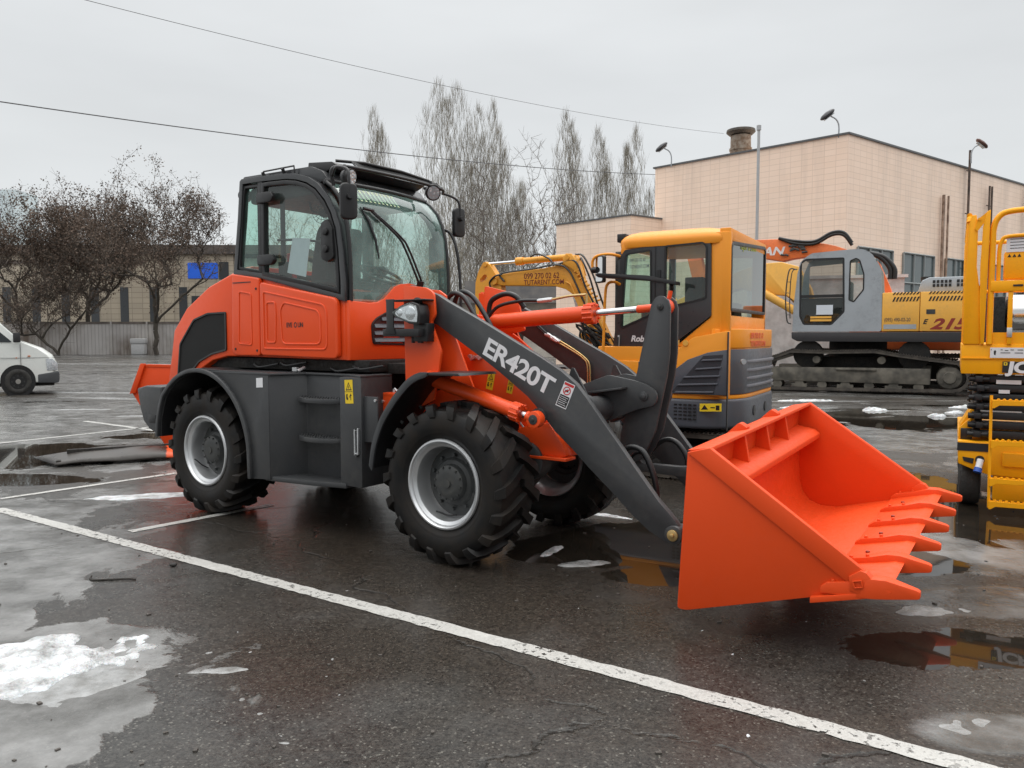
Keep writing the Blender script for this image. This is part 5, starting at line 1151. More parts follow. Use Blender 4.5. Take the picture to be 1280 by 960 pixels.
# near side cover
bm = bmn(); prism(bm, [(-1.30,.905),(-1.30,1.25),(-.60,1.25),(-.48,1.35),(-.28,1.50),(.05,1.56),(.075,1.56),(.075,.905)], -.122, -.02); SCv = mo('side_cover', bm, 'yellow_ex', bevel=.012)
bm = bmn(); prism(bm, [(-.62,.915),(-.53,1.08),(-.464,1.17),(-.334,1.27),(-.129,1.345),(.07,1.375),(.07,.915)], -.135, -.10); SLc = mo('side_panel', bm, 'slate', bevel=.01)
bm = bmn()
for (x0, z0), (x1, z1) in (((-.173,1.275),(.02,1.285)), ((-.236,1.185),(.015,1.205)), ((-.36,1.10),(.002,1.12)), ((-.42,1.02),(-.02,1.04)), ((-.45,.945),(-.06,.955))):
    prism(bm, [(x0, z0), (x1, z1), (x1-.005, z1-.018), (x0-.02, z0-.018)], -.152, -.13)
mo('louver', bm, plain('louver_grey', (.10,.105,.125), .45), SLc, bevel=.003)
bm = bmn(); prism(bm, [(-.17,1.31),(.03,1.325),(-.06,.93),(-.50,.93)], -.1375, -.12); mo('louver_shade', bm, plain('louver_shadow', (.03,.032,.04), .5), SLc, smooth=0)  # dark sheet paints the shade between the slats
# rear slate panel wraps the tail corner
cp = [(.085,-.118)]+[(p[0]+.012, p[1]-.012 if p[1] < 1 else p[1]+.012) for p in rplan(-1.35,.165,-.105,BY+.005,[.05,.56,.56,.05]) if p[0] > -.2 and True][0:]
cp = [q for q in cp if q[0] >= -.26]
bm = bmn(); pl = [(-.215,-.114)]+[q for q in cp[1:]]+[(-.2,BY+.014)]; prism(bm, pl, .912, 1.375, 'z'); TP = mo('tail_panel', bm, 'slate', bevel=.008)
bm = bmn()
for z in (.99, 1.07, 1.155, 1.245):
    ring = [(x+.022, y) for x, y in pl[1:-1] if y > .10 and y < 1.7] + [(.199,.62),(.199,1.45)]
    a = [(.13,.22),(.185,.36),(.205,.60),(.208,1.35),(.185,1.6)]; b_ = [(.10,.22),(.15,.36),(.17,.6),(.17,1.35),(.15,1.6)]
    prism(bm, a+b_[::-1], z-.016, z+.016, 'z')
mo('louver', bm, plain('louver_grey2', (.16,.165,.19), .4), TP, bevel=.006)
bm = bmn()
for z in (1.0, 1.12, 1.24): pass
cyl(bm, (.165,.10,1.25), (.185,.08,1.25), .028, n=12); mo('filler_cap', bm, 'e_grey', TP)
text('tail_lettering', '099 270 02 62', .085, (.1765,.42,1.487), (0,1,0), (0,0,1), plain('orange_print', (.75,.12,.03), .5), TL, bold=.002, sx=1.25)
text('tail_lettering', 'TUTARENT.COM', .085, (.1765,.42,1.40), (0,1,0), (0,0,1), plain('orange_print2', (.75,.12,.03), .5), TL, bold=.002, sx=1.15)
bm = bmn(); box(bm, .068, .078, -.1415, -.11, .56, 1.55); mo('panel_seam', bm, 'black', smooth=0)
# counterweight details
bm = bmn()
for x, y in ((.196,.55),(.196,1.12)): cyl(bm, (x-.02,y,.72), (x+.004,y,.72), .055, n=20)
for x in (-.47,-.42,-.37,-.32,-.27):
    for z in (.80,.765,.73,.695,.655): box(bm, x, x+.035, -.139, -.13, z, z+.014)
mo('vent_grid', bm, 'black', CWm, smooth=0)
bm = bmn(); prism(bm, [(-.20,.745),(0.02,.755),(0.02,.835),(-.20,.825)], -.1385, -.1355); ys_ = mo('warning_sticker', bm, 'yellow_vinyl', CWm, smooth=0)
bm = bmn(); prism(bm, [(-.185,.765),(-.115,.768),(-.15,.815)], -.1402, -.1387); prism(bm, [(-.09,.785),(-.045,.785),(-.045,.795),(-.09,.795)], -.1402, -.1387); prism(bm, [(-.035,.765),(.0,.767),(.0,.815),(-.035,.813)], -.1402, -.1387); mo('sticker_print', bm, 'black_vinyl', ys_, smooth=0)
# cab
bm = bmn(); prism(bm, [(-.50,1.40),(-.14,1.70),(-.14,2.50),(-.02,2.50),(-.02,1.50),(-.2,1.40)], -.02, .06)
prism(bm, [(-1.13,2.38),(-1.1,2.50),(-.02,2.54),(-.02,2.46),(-.70,2.455)], -.02, .06)
prism(bm, [(-.08,1.50),(-.08,1.72),(.05,1.72),(.05,1.50)], .0, 1.76); prism(bm, [(-.06,2.50),(-.06,2.60),(.05,2.60),(.05,2.47)], .0, 1.76)
prism(bm, rounded([(-.12,-.018),(.055,-.018),(.055,.06),(-.12,.06)], [0,.065,0,0], 6), 1.45, 2.56, 'z'); prism(bm, [(-.10,1.5),(-.10,2.6),(.05,2.6),(.05,1.5)], 1.68, 1.76)
CBm = mo('cab_shell', bm, 'yellow_ex', bevel=.012)
bm = bmn(); rings = []
for z, o_ in ((2.45,-.005), (2.50,.006), (2.54,-.005), (2.575,-.04), (2.605,-.10), (2.63,-.20), (2.645,-.34)):
    rings.append([(x, y, z+(.035*(y/1.75) if True else 0)) for x, y in rounded([(-1.16-o_*.6,-.045-o_),(.045+o_,-.045-o_),(.045+o_,1.79+o_),(-1.16-o_*.6,1.79+o_)], [.20,.20,.20,.20], 7)])
loft(bm, rings); mo('roof', bm, 'yellow_ex', CBm, smooth=60)
blk = [(-1.14,1.10),(-1.20,1.30),(-1.165,1.6),(-1.11,2.37),(-1.06,2.43),(-.70,2.465),(-.223,2.495),(-.16,2.48),(-.135,2.42),(-.125,1.72),(-.50,1.44),(-.60,1.25),(-.85,1.05)]
bm = bmn(); w1 = rounded([(-1.045,2.38),(-.775,2.41),(-.765,1.74),(-1.10,1.60)], .02); w2 = rounded([(-.612,2.44),(-.22,2.455),(-.185,2.42),(-.185,1.90),(-.541,1.82),(-.61,1.84)], .02)
w3 = rounded([(-1.13,1.2),(-1.05,1.30),(-.85,1.38),(-.72,1.40),(-.70,1.15),(-.86,1.10)], .02)
def holed(name, y0, y1, outer, holes, mat, par):
    """plate with openings, cut by triangulated fill"""
    bm = bmn(); edges = []
    for loop in [outer]+holes:
        vs = [bm.verts.new((p[0], y0, p[1])) for p in loop]
        edges += [bm.edges.new((vs[i], vs[(i+1) % len(vs)])) for i in range(len(vs))]
    bmesh.ops.triangle_fill(bm, use_beauty=True, use_dissolve=False, edges=edges)
    geo = bmesh.ops.extrude_face_region(bm, geom=bm.faces[:])['geom']
    for v in geo:
        if isinstance(v, bmesh.types.BMVert): v.co.y = y1
    return obj(name, bm, mat, par, smooth=0)
DRm = holed('door', -.035, .015, blk, [w1, w2, w3], M['cab_black'], CBm)
for nm, w in (('door_window', w1), ('side_window', w2), ('lower_window', w3)):
    bm = bmn(); bm.faces.new([bm.verts.new((p[0], .0, p[1])) for p in inset(w, -.004)]); mo('window', bm, 'glass' if nm == 'door_window' else 'glass_dark', DRm, smooth=0)
    bm = bmn(); ring_prism(bm, inset(w, -.012), inset(w, .006), -.044, -.03); mo('window_seal', bm, 'black', DRm, smooth=0)
bm = bmn(); box(bm, -.725, -.715, -.040, -.03, 1.05, 2.46); box(bm, -.70, -.66, -.05, -.03, 2.10, 2.2); tube(bm, [(-1.125,-.06,1.36),(-1.12,-.06,1.50)], .012, 8); mo('door_seam', bm, 'black', DRm)
bm = bmn(); tube(bm, [(-1.12,-.055,1.36),(-1.115,-.055,1.52)], .012, 8); mo('door_handle', bm, 'silver', DRm)
text('door_lettering', 'Robex', .088, (-.985,-.0358,1.455), (1,0,-.02), (0,0,1), M['white'], DRm, bold=.003, shear=.2)
bm = bmn(); box(bm, -.44, -.425, -.127, -.12, 1.42, 1.47) ; cyl(bm, (-.36,-.12,1.44), (-.36,-.13,1.44), .03, n=14); cyl(bm, (-.51,-.035,1.47), (-.51,-.07,1.49), .035, n=12); pieces('door_lock', bm, M['e_yellow'], SCv)
rw = rounded([(1.68,1.76),(.02,1.76),(.02,2.44),(.10,2.47),(1.60,2.565),(1.68,2.54)], .04)
bm = bmn(); ring_prism(bm, rw, inset(rw, .035), .035, .062, 'x'); RWm = mo('rear_window_frame', bm, 'black', CBm, bevel=.004)
bm = bmn(); bm.faces.new([bm.verts.new((.048, p[0], p[1])) for p in inset(rw, .02)]); mo('rear_glass', bm, glassm('rear_glass_grey', (.19,.215,.19), 1.1, .8, .03), RWm, smooth=0)
text('window_lettering', 'Taylor & Evans', .10, (.051,.40,2.42), (0,1,.06), (0,0,1), plain('lime_print', (.42,.50,.03), .5), RWm, bold=.001, sx=1.3)
tw = plain('grey_print', (.20,.24,.23), .5); text('window_lettering', '099 270 02 62', .050, (-1.02,-.004,2.30), (1,0,.03), (0,0,1), tw, DRm, bold=.001, sx=.62); text('window_lettering', 'TUTARENT.COM', .050, (-1.02,-.004,2.23), (1,0,.03), (0,0,1), tw, DRm, bold=.001, sx=.58)
# far and front of the cab
for q_ in ((-1.14,-1.06,1.70,1.76,1.1,2.5), (-1.18,-1.10,-.02,.05,1.1,2.42), (-.62,-.56,1.70,1.76,1.5,2.5)): bm = bmn(); box(bm, *q_); mo('pillar', bm, 'cab_black', CBm, bevel=.01)
bm = bmn(); box(bm,-1.15,-.05,1.70,1.76,1.05,1.62); mo('far_door', bm, 'cab_black', CBm, bevel=.01)
bm = bmn()
for p in ([(-1.14,.03,1.3),(-1.14,1.72,1.3),(-1.10,1.72,2.44),(-1.10,.03,2.44)], [(-1.1,1.73,1.6),(-.08,1.73,1.6),(-.08,1.73,2.5),(-1.1,1.73,2.44)]): bm.faces.new([bm.verts.new(q) for q in p])
mo('front_glass', bm, 'glass', CBm, smooth=0)
bm = bmn(); box(bm, -.55,-.35,.45,1.2,1.3,2.15); box(bm,-.85,-.4,.55,1.1,1.35,1.47); cyl(bm, (-.45,.7,2.1),(-.45,.95,2.1),.07,n=10); box(bm,-1.1,-.06,.05,1.7,1.05,1.12); box(bm,-.95,-.25,.18,.42,1.1,1.85); box(bm,-.95,-.2,1.25,1.62,1.1,1.9); tube(bm,[(-.85,.35,1.6),(-.87,.35,1.78)],.02,8); mo('operator_seat', bm, 'seat', CBm, bevel=.03, seg=3)
# work light, mirror, guard rail, beacon
bm = bmn(); box(bm, -1.20,-1.10,.08,.20,2.53,2.62); tube(bm, [(-1.13,.14,2.50),(-1.13,.14,2.56)], .015, 6); mo('work_light', bm, 'black', CBm, bevel=.012)
bm = bmn(); tube(bm, smooth_path([(-1.10,.0,2.36),(-1.20,-.12,2.385),(-1.33,-.15,2.37),(-1.385,-.15,2.32),(-1.385,-.15,2.22)], 5), .016, 8); MRm = mo('mirror_arm', bm, 'yellow_ex', CBm, smooth=60)
T = Matrix.Translation((-1.29,-.16,2.225)) @ Matrix.Rotation(R(58), 4, 'Z')
bm = bmn(); prism(bm, rounded([(-.075,-.145),(.075,-.145),(.075,.145),(-.075,.145)], .03), -.015, .025, 'x', T); mo('mirror', bm, 'black', MRm, bevel=.008)
bm = bmn(); prism(bm, rounded([(-.06,-.13),(.06,-.13),(.06,.13),(-.06,.13)], .025), -.019, -.0155, 'x', T); mo('mirror_glass', bm, 'steel', MRm, smooth=0)
bm = bmn(); cyl(bm, (-1.385,-.15,2.22), (-1.33,-.155,2.22), .035, n=10); mo('mirror_joint', bm, 'black', MRm)
bm = bmn(); tube(bm, smooth_path([(-1.24,-.20,1.15),(-1.23,-.2,1.5),(-1.215,-.2,1.95),(-1.19,-.2,2.06),(-1.13,-.18,2.085),(-1.09,-.1,2.06)], 5), .016, 8); mo('guard_rail', bm, 'yellow_ex', CBm, smooth=60)
bm = bmn(); prism(bm, rounded([(-1.28,2.155),(-1.24,2.17),(-.70,2.125),(-.40,2.055),(-.40,2.02),(-.72,2.075),(-1.24,2.125)], .008), -.34, -.20); tube(bm, [(-.47,-.26,2.03),(-.49,-.2,1.96)], .02, 6); tube(bm, [(-1.24,-.24,2.15),(-1.18,-.05,2.15)], .014, 6)
mo('rain_visor', bm, 'black', CBm, bevel=.006)
# undercarriage
def track_unit(parent, path, y0, y1, pitch, mat='track', gr=.03, name='track', th=.05):
    P = [Vector((p[0], 0, p[1])) for p in path]; n = len(P); bm = bmn(); inner = inset(path, th)
    ring_prism(bm, path, inner, y0, y1)
    L = [(P[(i+1) % n]-P[i]).length for i in range(n)]; tot = sum(L); k = int(tot/pitch)
    for j in range(k):
        d = j*tot/k; i = 0
        while d > L[i]: d -= L[i]; i += 1
        t = (P[(i+1) % n]-P[i]).normalized(); c = P[i]+t*d; nrm = Vector((t.z, 0, -t.x)) if sum(path[q][0]*path[(q+1) % n][1]-path[(q+1) % n][0]*path[q][1] for q in range(n)) > 0 else Vector((-t.z, 0, t.x))
        for o1 in (-.32, .0, .32):
            a = c+t*pitch*o1; q = [a-t*pitch*.06-nrm*.01, a+t*pitch*.06-nrm*.01, a+t*pitch*.05+nrm*gr, a-t*pitch*.05+nrm*gr]; prism(bm, [(p.x, p.z) for p in q], y0-.002, y1+.002)
        q = [c-t*pitch*.46, c+t*pitch*.46, c+t*pitch*.46+nrm*gr*.35, c-t*pitch*.46+nrm*gr*.35]; prism(bm, [(p.x, p.z) for p in q], y0-.012, y1+.012)
    return obj(name, bm, M[mat], parent, smooth=0)
def capsule(x0, x1, z0, z1, r=None):
    r = (z1-z0)/2; return arc(x1-r, z0+r, r, -90, 90, 8)+arc(x0+r, z0+r, r, 90, 270, 8)
for y0, y1 in ((-.02,.38),(1.50,1.90)):
    track_unit(MX, capsule(-1.75, .50, .02, .50), y0, y1, .14, gr=.02)
    bm = bmn(); prism(bm, capsule(-1.55,.30,.14,.36), y0+.05, y1-.05); 
    for x in (-1.1,-.7,-.3,.1): cyl(bm, (x,y0+.02,.14), (x,y1-.02,.14), .06, n=16)
    mo('track_frame', bm, 'chassis', bevel=.01)
bm = bmn(); box(bm, -1.1,-.2,.38,1.5,.25,.45); cyl(bm, (-.6,.95,.40), (-.6,.95,.58), .40, n=32); mo('slew_ring', bm, 'chassis')
# boom, stick, rams
by0, by1 = .62, .78
boom = [(-3.08,2.28),(-2.79,2.315),(-2.37,2.345),(-2.13,2.38),(-2.10,2.47),(-2.06,2.50),(-1.98,2.485),(-1.93,2.40),(-1.87,2.2),(-1.76,1.96),(-1.66,1.77),(-1.50,1.45),(-1.36,1.2),(-1.34,.85),(-1.55,.85),(-1.60,1.2),(-1.69,1.38),(-1.83,1.67),(-1.94,1.93),(-1.99,2.02),(-2.08,2.08),(-2.23,2.12),(-2.67,2.14),(-2.96,2.15),(-3.08,2.18)]
bm = bmn(); prism(bm, boom, by0, by1); BMm = mo('boom', bm, 'yellow_boom', bevel=.01)
bm = bmn(); prism(bm, [(-2.10,2.39),(-2.10,2.46),(-2.06,2.505),(-1.99,2.50),(-1.93,2.41),(-1.88,2.24),(-2.0,2.33)], by0-.03, by0-.005); prism(bm, [(-2.10,2.39),(-2.10,2.46),(-2.06,2.505),(-1.99,2.50),(-1.93,2.41),(-1.88,2.24),(-2.0,2.33)], by1+.005, by1+.03); mo('ram_bracket', bm, 'yellow_boom', BMm, bevel=.004)
st = [(-3.26,2.455),(-3.22,2.465),(-3.16,2.42),(-3.06,2.28),(-2.99,2.14),(-2.985,2.0),(-3.04,1.3),(-3.08,.55),(-3.22,.55),(-3.34,1.5),(-3.385,2.0),(-3.375,2.2),(-3.335,2.34)]
hol = [(-3.25,2.30),(-3.31,2.24),(-3.30,2.20),(-3.24,2.22),(-3.20,2.26),(-3.21,2.30)]
STm = holed('stick', by0+.02, by1-.02, st, [hol[::-1]], M['yellow_boom'], MX)
bm = bmn(); cyl(bm, (-3.08,by0-.02,2.215), (-3.08,by1+.02,2.215), .05, n=18); cyl(bm, (-3.225,by0,2.43), (-3.225,by1,2.43), .03, n=14); cyl(bm, (-2.04,by0-.04,2.455), (-2.04,by1+.04,2.455), .028, n=14); mo('boom_pin', bm, 'yellow_boom', BMm)
cy = (by0+by1)/2
bm = bmn(); cyl(bm, (-3.21,cy,2.44), (-2.78,cy,2.452), .018, n=14); RDm = mo('stick_ram_rod', bm, 'chrome', BMm)
bm = bmn(); cyl(bm, (-2.78,cy,2.452), (-2.08,cy,2.47), .040, n=20); cyl(bm, (-2.80,cy,2.452), (-2.70,cy,2.454), .050, n=20); mo('stick_ram', bm, 'yellow_boom', BMm, smooth=35)
for k_, (o1, pts) in enumerate(((0, [(-2.92,.60,2.20),(-2.99,.60,2.28),(-2.90,.59,2.31),(-2.5,.59,2.34),(-2.2,.59,2.375),(-2.02,.59,2.30),(-1.86,.59,2.0),(-1.72,.59,1.72)]), (1, [(-2.55,.60,2.49),(-2.45,.60,2.52),(-2.3,.60,2.46),(-2.2,.6,2.38),(-2.0,.60,2.42),(-1.9,.59,2.36),(-1.8,.59,2.1),(-1.66,.59,1.85)]), (2, [(-3.12,.60,2.12),(-3.13,.59,2.2),(-3.05,.59,2.27),(-2.95,.59,2.29)]), (3, [(-1.97,.82,2.46),(-1.85,.6,2.42),(-1.74,.58,2.2),(-1.66,.58,1.95),(-1.6,.58,1.8)]), (4, [(-1.98,.7,2.5),(-1.84,.62,2.46),(-1.70,.60,2.22),(-1.60,.60,1.95),(-1.52,.60,1.75)]))):
    bm = bmn(); tube(bm, smooth_path(pts, 6), .012, 6); mo('hydraulic_hose', bm, 'hose', BMm, smooth=60)
bm = bmn(); tube(bm, smooth_path([(-2.06,.60,2.165),(-2.0,.60,2.13),(-1.96,.60,2.05),(-1.93,.60,2.0)], 5), .012, 6)
for i in range(9): x = -1.95+i*.035; tube(bm, [(x,.60,2.28-i*.045),(x+.06,.60,2.30-i*.045)], .012, 5)
for i in range(5): x = -1.80+i*.03; tube(bm, [(x,.6,1.62-.06*i),(x+.1,.6,1.66-.06*i)], .010, 5)
mo('pipe_clamp', bm, 'yellow_boom', BMm)
bm = bmn(); cyl(bm, (-1.62,.7,.75), (-1.86,.7,1.55), .055, n=18); mo('boom_ram', bm, 'yellow_boom', smooth=35)
bm = bmn(); cyl(bm, (-1.86,.7,1.55), (-2.0,.7,2.05), .028, n=14); mo('boom_ram_rod', bm, 'chrome')
bm = bmn(); prism(bm, [(-1.75,.62),(-1.2,.62),(-1.2,1.3),(-1.45,1.35),(-1.75,1.0)], .5, .9); rr = random.Random(8)
for i in range(14): y = rr.uniform(.45,.95); tube(bm, smooth_path([(rr.uniform(-1.7,-1.4),y,rr.uniform(1.1,1.4)),(rr.uniform(-1.9,-1.6),y,rr.uniform(1.4,1.8)),(rr.uniform(-1.6,-1.3),y,rr.uniform(1.2,1.6))], 5), .014, 6)
mo('swing_post', bm, 'chassis')
text('boom_lettering', '099 270 02 62', .098, (-2.65,by0-.0018,2.222), (1,0,-.01), (0,0,1), plain('maroon_print', (.16,.02,.02), .5), BMm, bold=.0003, sx=.86)
text('boom_lettering', 'TUTARENT.COM', .085, (-2.65,by0-.0018,2.148), (1,0,-.01), (0,0,1), plain('maroon_print2', (.16,.02,.02), .5), BMm, bold=.0003, sx=.86)

# ================================================================ LARGE GREY AND YELLOW EXCAVATOR
EX = thing('crawler_excavator', 'large worn excavator with pale grey cab and faded yellow engine cover, on muddy tracks', 'excavator', (11.31, 19.15, 0), R(-29))
def eo(name, bm, mat, parent=None, **k): return obj(name, bm, M[mat] if isinstance(mat, str) else mat, parent or EX, **k)
tr_path = [(-4.55,.98),(-4.17,1.13),(-3.24,1.11),(-2.05,1.14),(-1.5,1.04),(-.82,.95),(-.15,.86)]+arc(-.25,.46,.36,35,-90,6)+[(-4.9,.04),(-5.15,.15),(-5.25,.45),(-5.1,.8)]
WY = 3.1
for y0 in (.0, 2.5):
    track_unit(EX, tr_path[::-1], y0, y0+.62, .19, gr=.035, th=.07)
    bm = bmn(); prism(bm, [(-4.9,.29),(-.76,.27),(-.76,.68),(-4.9,.66)], y0+.03, y0+.5); prism(bm, [(-3.0,.60),(-2.0,.60),(-2.0,.66),(-3.0,.66)], y0-.02, y0+.03); TFm = eo('track_frame', bm, 'track_frame', bevel=.02)
    bm = bmn()
    for i in range(7): x = -4.5+i*.58; cyl(bm, (x,y0+.05,.20), (x,y0+.55,.20), .12, n=16); box(bm, x-.2, x+.2, y0+.02, y0+.08, .13, .22) if i % 2 else None
    for x in (-3.5,-1.9): cyl(bm, (x,y0+.1,.88), (x,y0+.5,.88), .10, n=14)
    pieces('track_roller', bm, M['track_frame'], TFm)
    bm = bmn(); lathe(bm, [(0,-.02),(.14,-.02),(.16,.03),(.27,.05),(.30,.10),(.30,.5),(0,.5)], (-.33,y0+.02,.46), 32)
    for k in range(10): a = k*.628; cyl(bm, (-.33+.22*math.cos(a),y0+.05,.46+.22*math.sin(a)), (-.33+.22*math.cos(a),y0+.085,.46+.22*math.sin(a)), .022, n=6)
    eo('sprocket', bm, 'track_frame', TFm)
bm = bmn(); box(bm, -3.8,-1.4,.6,2.5,.45,.95); cyl(bm, (-2.6,1.55,.9), (-2.6,1.55,1.36), .75, n=32); 
for x in (-3.75,-1.15): cyl(bm, (x,.25,1.02), (x,.6,1.02), .38, n=24)
eo('undercarriage', bm, 'chassis', bevel=.02)
bm = bmn(); prism(bm, rounded([(-4.17,1.625),(-4.16,1.45),(-4.0,1.37),(.9,1.36),(1.0,1.62)], .03), .12, 2.95); eo('turntable_deck', bm, plain('dark_deck', (.035,.033,.035), .6), bevel=.01)
cabp = rounded([(-4.16,1.64),(-4.14,2.35),(-4.05,3.28),(-3.92,3.62),(-3.70,3.77),(-2.85,3.82),(-2.44,3.82),(-2.20,3.68),(-1.98,3.26),(-1.935,2.65),(-1.93,1.64)], .06)
cdr = rounded([(-4.0,3.54),(-3.84,3.63),(-2.87,3.62),(-2.83,2.16),(-3.15,1.81),(-3.88,1.82),(-3.99,2.05)], .05)
cw2 = rounded([(-2.74,3.53),(-2.58,3.6),(-2.48,3.53),(-2.37,3.16),(-2.37,2.74),(-2.61,2.41),(-2.75,2.47)], .04)
CEs = holed('cab_side', .20, .26, cabp, [cdr, cw2], M['e_grey'], EX)
holed('cab_side', 1.30, 1.36, cabp, [rounded([(-3.9,3.5),(-2.2,3.6),(-2.1,2.5),(-3.9,2.4)], .05)], M['e_grey'], EX)
n = len(cabp); bm = bmn(); ci = inset(cabp, .04)
skip = lambda a, b_: (a[0] < -3.9 and b_[0] < -3.9 and min(a[1], b_[1]) > 1.9) or (a[0] > -2.3 and b_[0] > -2.3 and min(a[1], b_[1]) > 2.6 and max(a[1], b_[1]) < 3.75)
for i in range(n):
    a, b_, c, d = cabp[i], cabp[(i+1) % n], ci[(i+1) % n], ci[i]
    if skip(a, b_): continue
    prism(bm, [a, b_, c, d], .262, 1.298)
eo('cab_roof', bm, 'e_grey', CEs, smooth=40)
bm = bmn(); bm.faces.new([bm.verts.new((p[0], .235, p[1])) for p in cw2]); eo('side_window', bm, 'glass_dark', CEs, smooth=0)
bm = bmn(); ring_prism(bm, cw2, inset(cw2, .035), .195, .205); eo('window_seal', bm, 'black', CEs, smooth=0)
DRe = None; bm = bmn(); g = inset(cdr, .05); ring_prism(bm, cdr, g, .205, .25); box(bm, -3.96,-2.85,.205,.25,2.56,2.64); DRe = eo('cab_door', bm, 'black', CEs, smooth=0)
bm = bmn(); bm.faces.new([bm.verts.new((p[0], .232, p[1])) for p in inset(cdr, .03)]); eo('door_glass', bm, glassm('old_glass', (.42,.45,.44), 1.2, .5, .05), DRe, smooth=0)
bm = bmn(); prism(bm, [(-3.93,1.86),(-3.10,1.84),(-2.9,2.2),(-2.9,2.55),(-3.95,2.55)], .30, .34); eo('door_lower_panel', bm, 'black', DRe)
for x0, x1, z0, z1, m_ in ((-3.55,-3.13,2.10,2.36,'paper'),(-3.70,-3.16,2.0,2.055,'e_yellow'),(-3.70,-3.16,1.92,1.975,'e_yellow')):
    bm = bmn(); box(bm, x0, x1, .226, .230, z0, z1); eo('door_notice', bm, m_, DRe, smooth=0)
bm = bmn(); bm.faces.new([bm.verts.new(p) for p in ((-2.15,.28,3.60),(-2.15,1.28,3.60),(-1.96,1.28,2.68),(-1.96,.28,2.68))]); bm.faces.new([bm.verts.new(p) for p in ((-4.06,.28,3.25),(-4.06,1.28,3.25),(-4.14,1.28,2.0),(-4.14,.28,2.0))]); eo('cab_glass', bm, 'glass', CEs, smooth=0)
bm = bmn(); box(bm, -2.9,-2.7,.5,1.1,2.1,3.0); box(bm,-3.3,-2.8,.5,1.1,2.0,2.2); eo('operator_seat', bm, 'seat', CEs, bevel=.05)
bm = bmn(); tube(bm, smooth_path([(-4.10,.1,3.35),(-4.25,.02,3.3),(-4.32,0,2.6),(-4.28,.05,1.95),(-4.18,.1,1.85)], 5), .018, 6); tube(bm, smooth_path([(-4.05,.1,3.35),(-4.18,.06,3.25),(-4.22,.05,2.6),(-4.2,.05,2.0)], 5), .014, 6)
for z in (2.1,2.4,2.7,3.0): tube(bm, [(-4.31,.0,z),(-4.21,.05,z)], .010, 5)
eo('mirror_guard', bm, 'hub', CEs)
for x0, x1 in ((-1.93,-1.055),(-1.045,.235)):
    bm = bmn(); box(bm, x0, x1, .20, 2.9, 1.64, 2.65); BD = eo('engine_cover', bm, 'e_yellow', bevel=.02)
    bm = bmn()
    xs = [-1.69+i*.078 for i in range(8)] if x0 < -1.5 else [-.86+i*.078 for i in range(12)]
    for x in xs:
        for z0, z1 in ((2.415,2.53),(2.59,2.652)): prism(bm, [(x, z0), (x+.038, z0), (x+.085, z1), (x+.047, z1)], .192, .21)
    eo('vent_grille', bm, 'black', BD, smooth=0)
    mrn = plain('faded_print', (.16,.10,.06), .6)
    if x0 < -1.5:
        text('cover_lettering', '(095) 490-02-20', .13, (-1.87,.196,1.90), (1,0,0), (0,0,1), mrn, BD, bold=.002, sx=.72); text('cover_lettering', 'www.tutarent.com', .13, (-1.87,.196,1.71), (1,0,0), (0,0,1), mrn, BD, bold=.002, sx=.66)
        bm = bmn(); box(bm, -1.88,-1.12,.1925,.1965,1.70,1.82); eo('scuffed_patch', bm, 'e_grey', BD, smooth=0)
    else:
        text('cover_lettering', 'E', .17, (-.975,.196,1.83), (1,0,0), (0,0,1), M['black_vinyl'], BD, bold=.006, shear=.35)
        text('cover_lettering', '215', .37, (-.80,.196,1.70), (1,0,0), (0,0,1), plain('dark_red_print', (.26,.025,.015), .5), BD, bold=.014, shear=.35, sx=1.38)
        bm = bmn(); box(bm, -.90,-.70,.192,.20,2.08,2.20); box(bm,-.86,-.82,.188,.192,2.12,2.16); eo('cover_latch', bm, 'hub', BD)
bm = bmn(); prism(bm, [(-1.12,2.652),(-1.03,2.95),(-.86,3.03),(.2,3.03),(.3,2.652)], .45, 2.4); EH = eo('engine_hood', bm, 'e_grey', bevel=.03)
bm = bmn()
for i in range(11):
    for z in (2.78, 2.88):
        if i != 5: box(bm, -.78+i*.09, -.72+i*.09, .44, .455, z, z+.075)
eo('vent_grille', bm, 'black', EH, smooth=0)
bm = bmn(); cyl(bm, (-.92,1.6,3.0), (-.92,1.6,3.12), .16, n=16); eo('exhaust_cap', bm, 'black', EH)
# boom of this machine, reaching left in front of its cab
bm = bmn(); prism(bm, [(-3.6,1.7),(-3.9,2.9),(-4.25,3.55),(-4.73,3.70),(-5.3,3.68),(-5.9,3.5),(-8.1,2.55),(-8.0,2.35),(-5.9,2.95),(-5.3,2.78),(-4.6,2.71),(-4.2,2.4),(-3.2,1.7)], 1.6, 2.05); BE = eo('boom', bm, 'e_yellow', bevel=.03)
bm = bmn(); cyl(bm, (-5.5,1.45,2.98), (-4.3,1.45,2.25), .12, n=18); eo('boom_ram', bm, 'e_yellow', BE, smooth=35)
bm = bmn(); cyl(bm, (-4.3,1.45,2.25), (-3.8,1.45,1.95), .05, n=14); eo('boom_ram_rod', bm, 'chrome', BE)
bm = bmn(); prism(bm, [(-8.3,2.75),(-8.0,2.75),(-7.2,.9),(-7.4,.85)], 1.65, 2.0); eo('stick', bm, 'e_yellow', BE, bevel=.03)

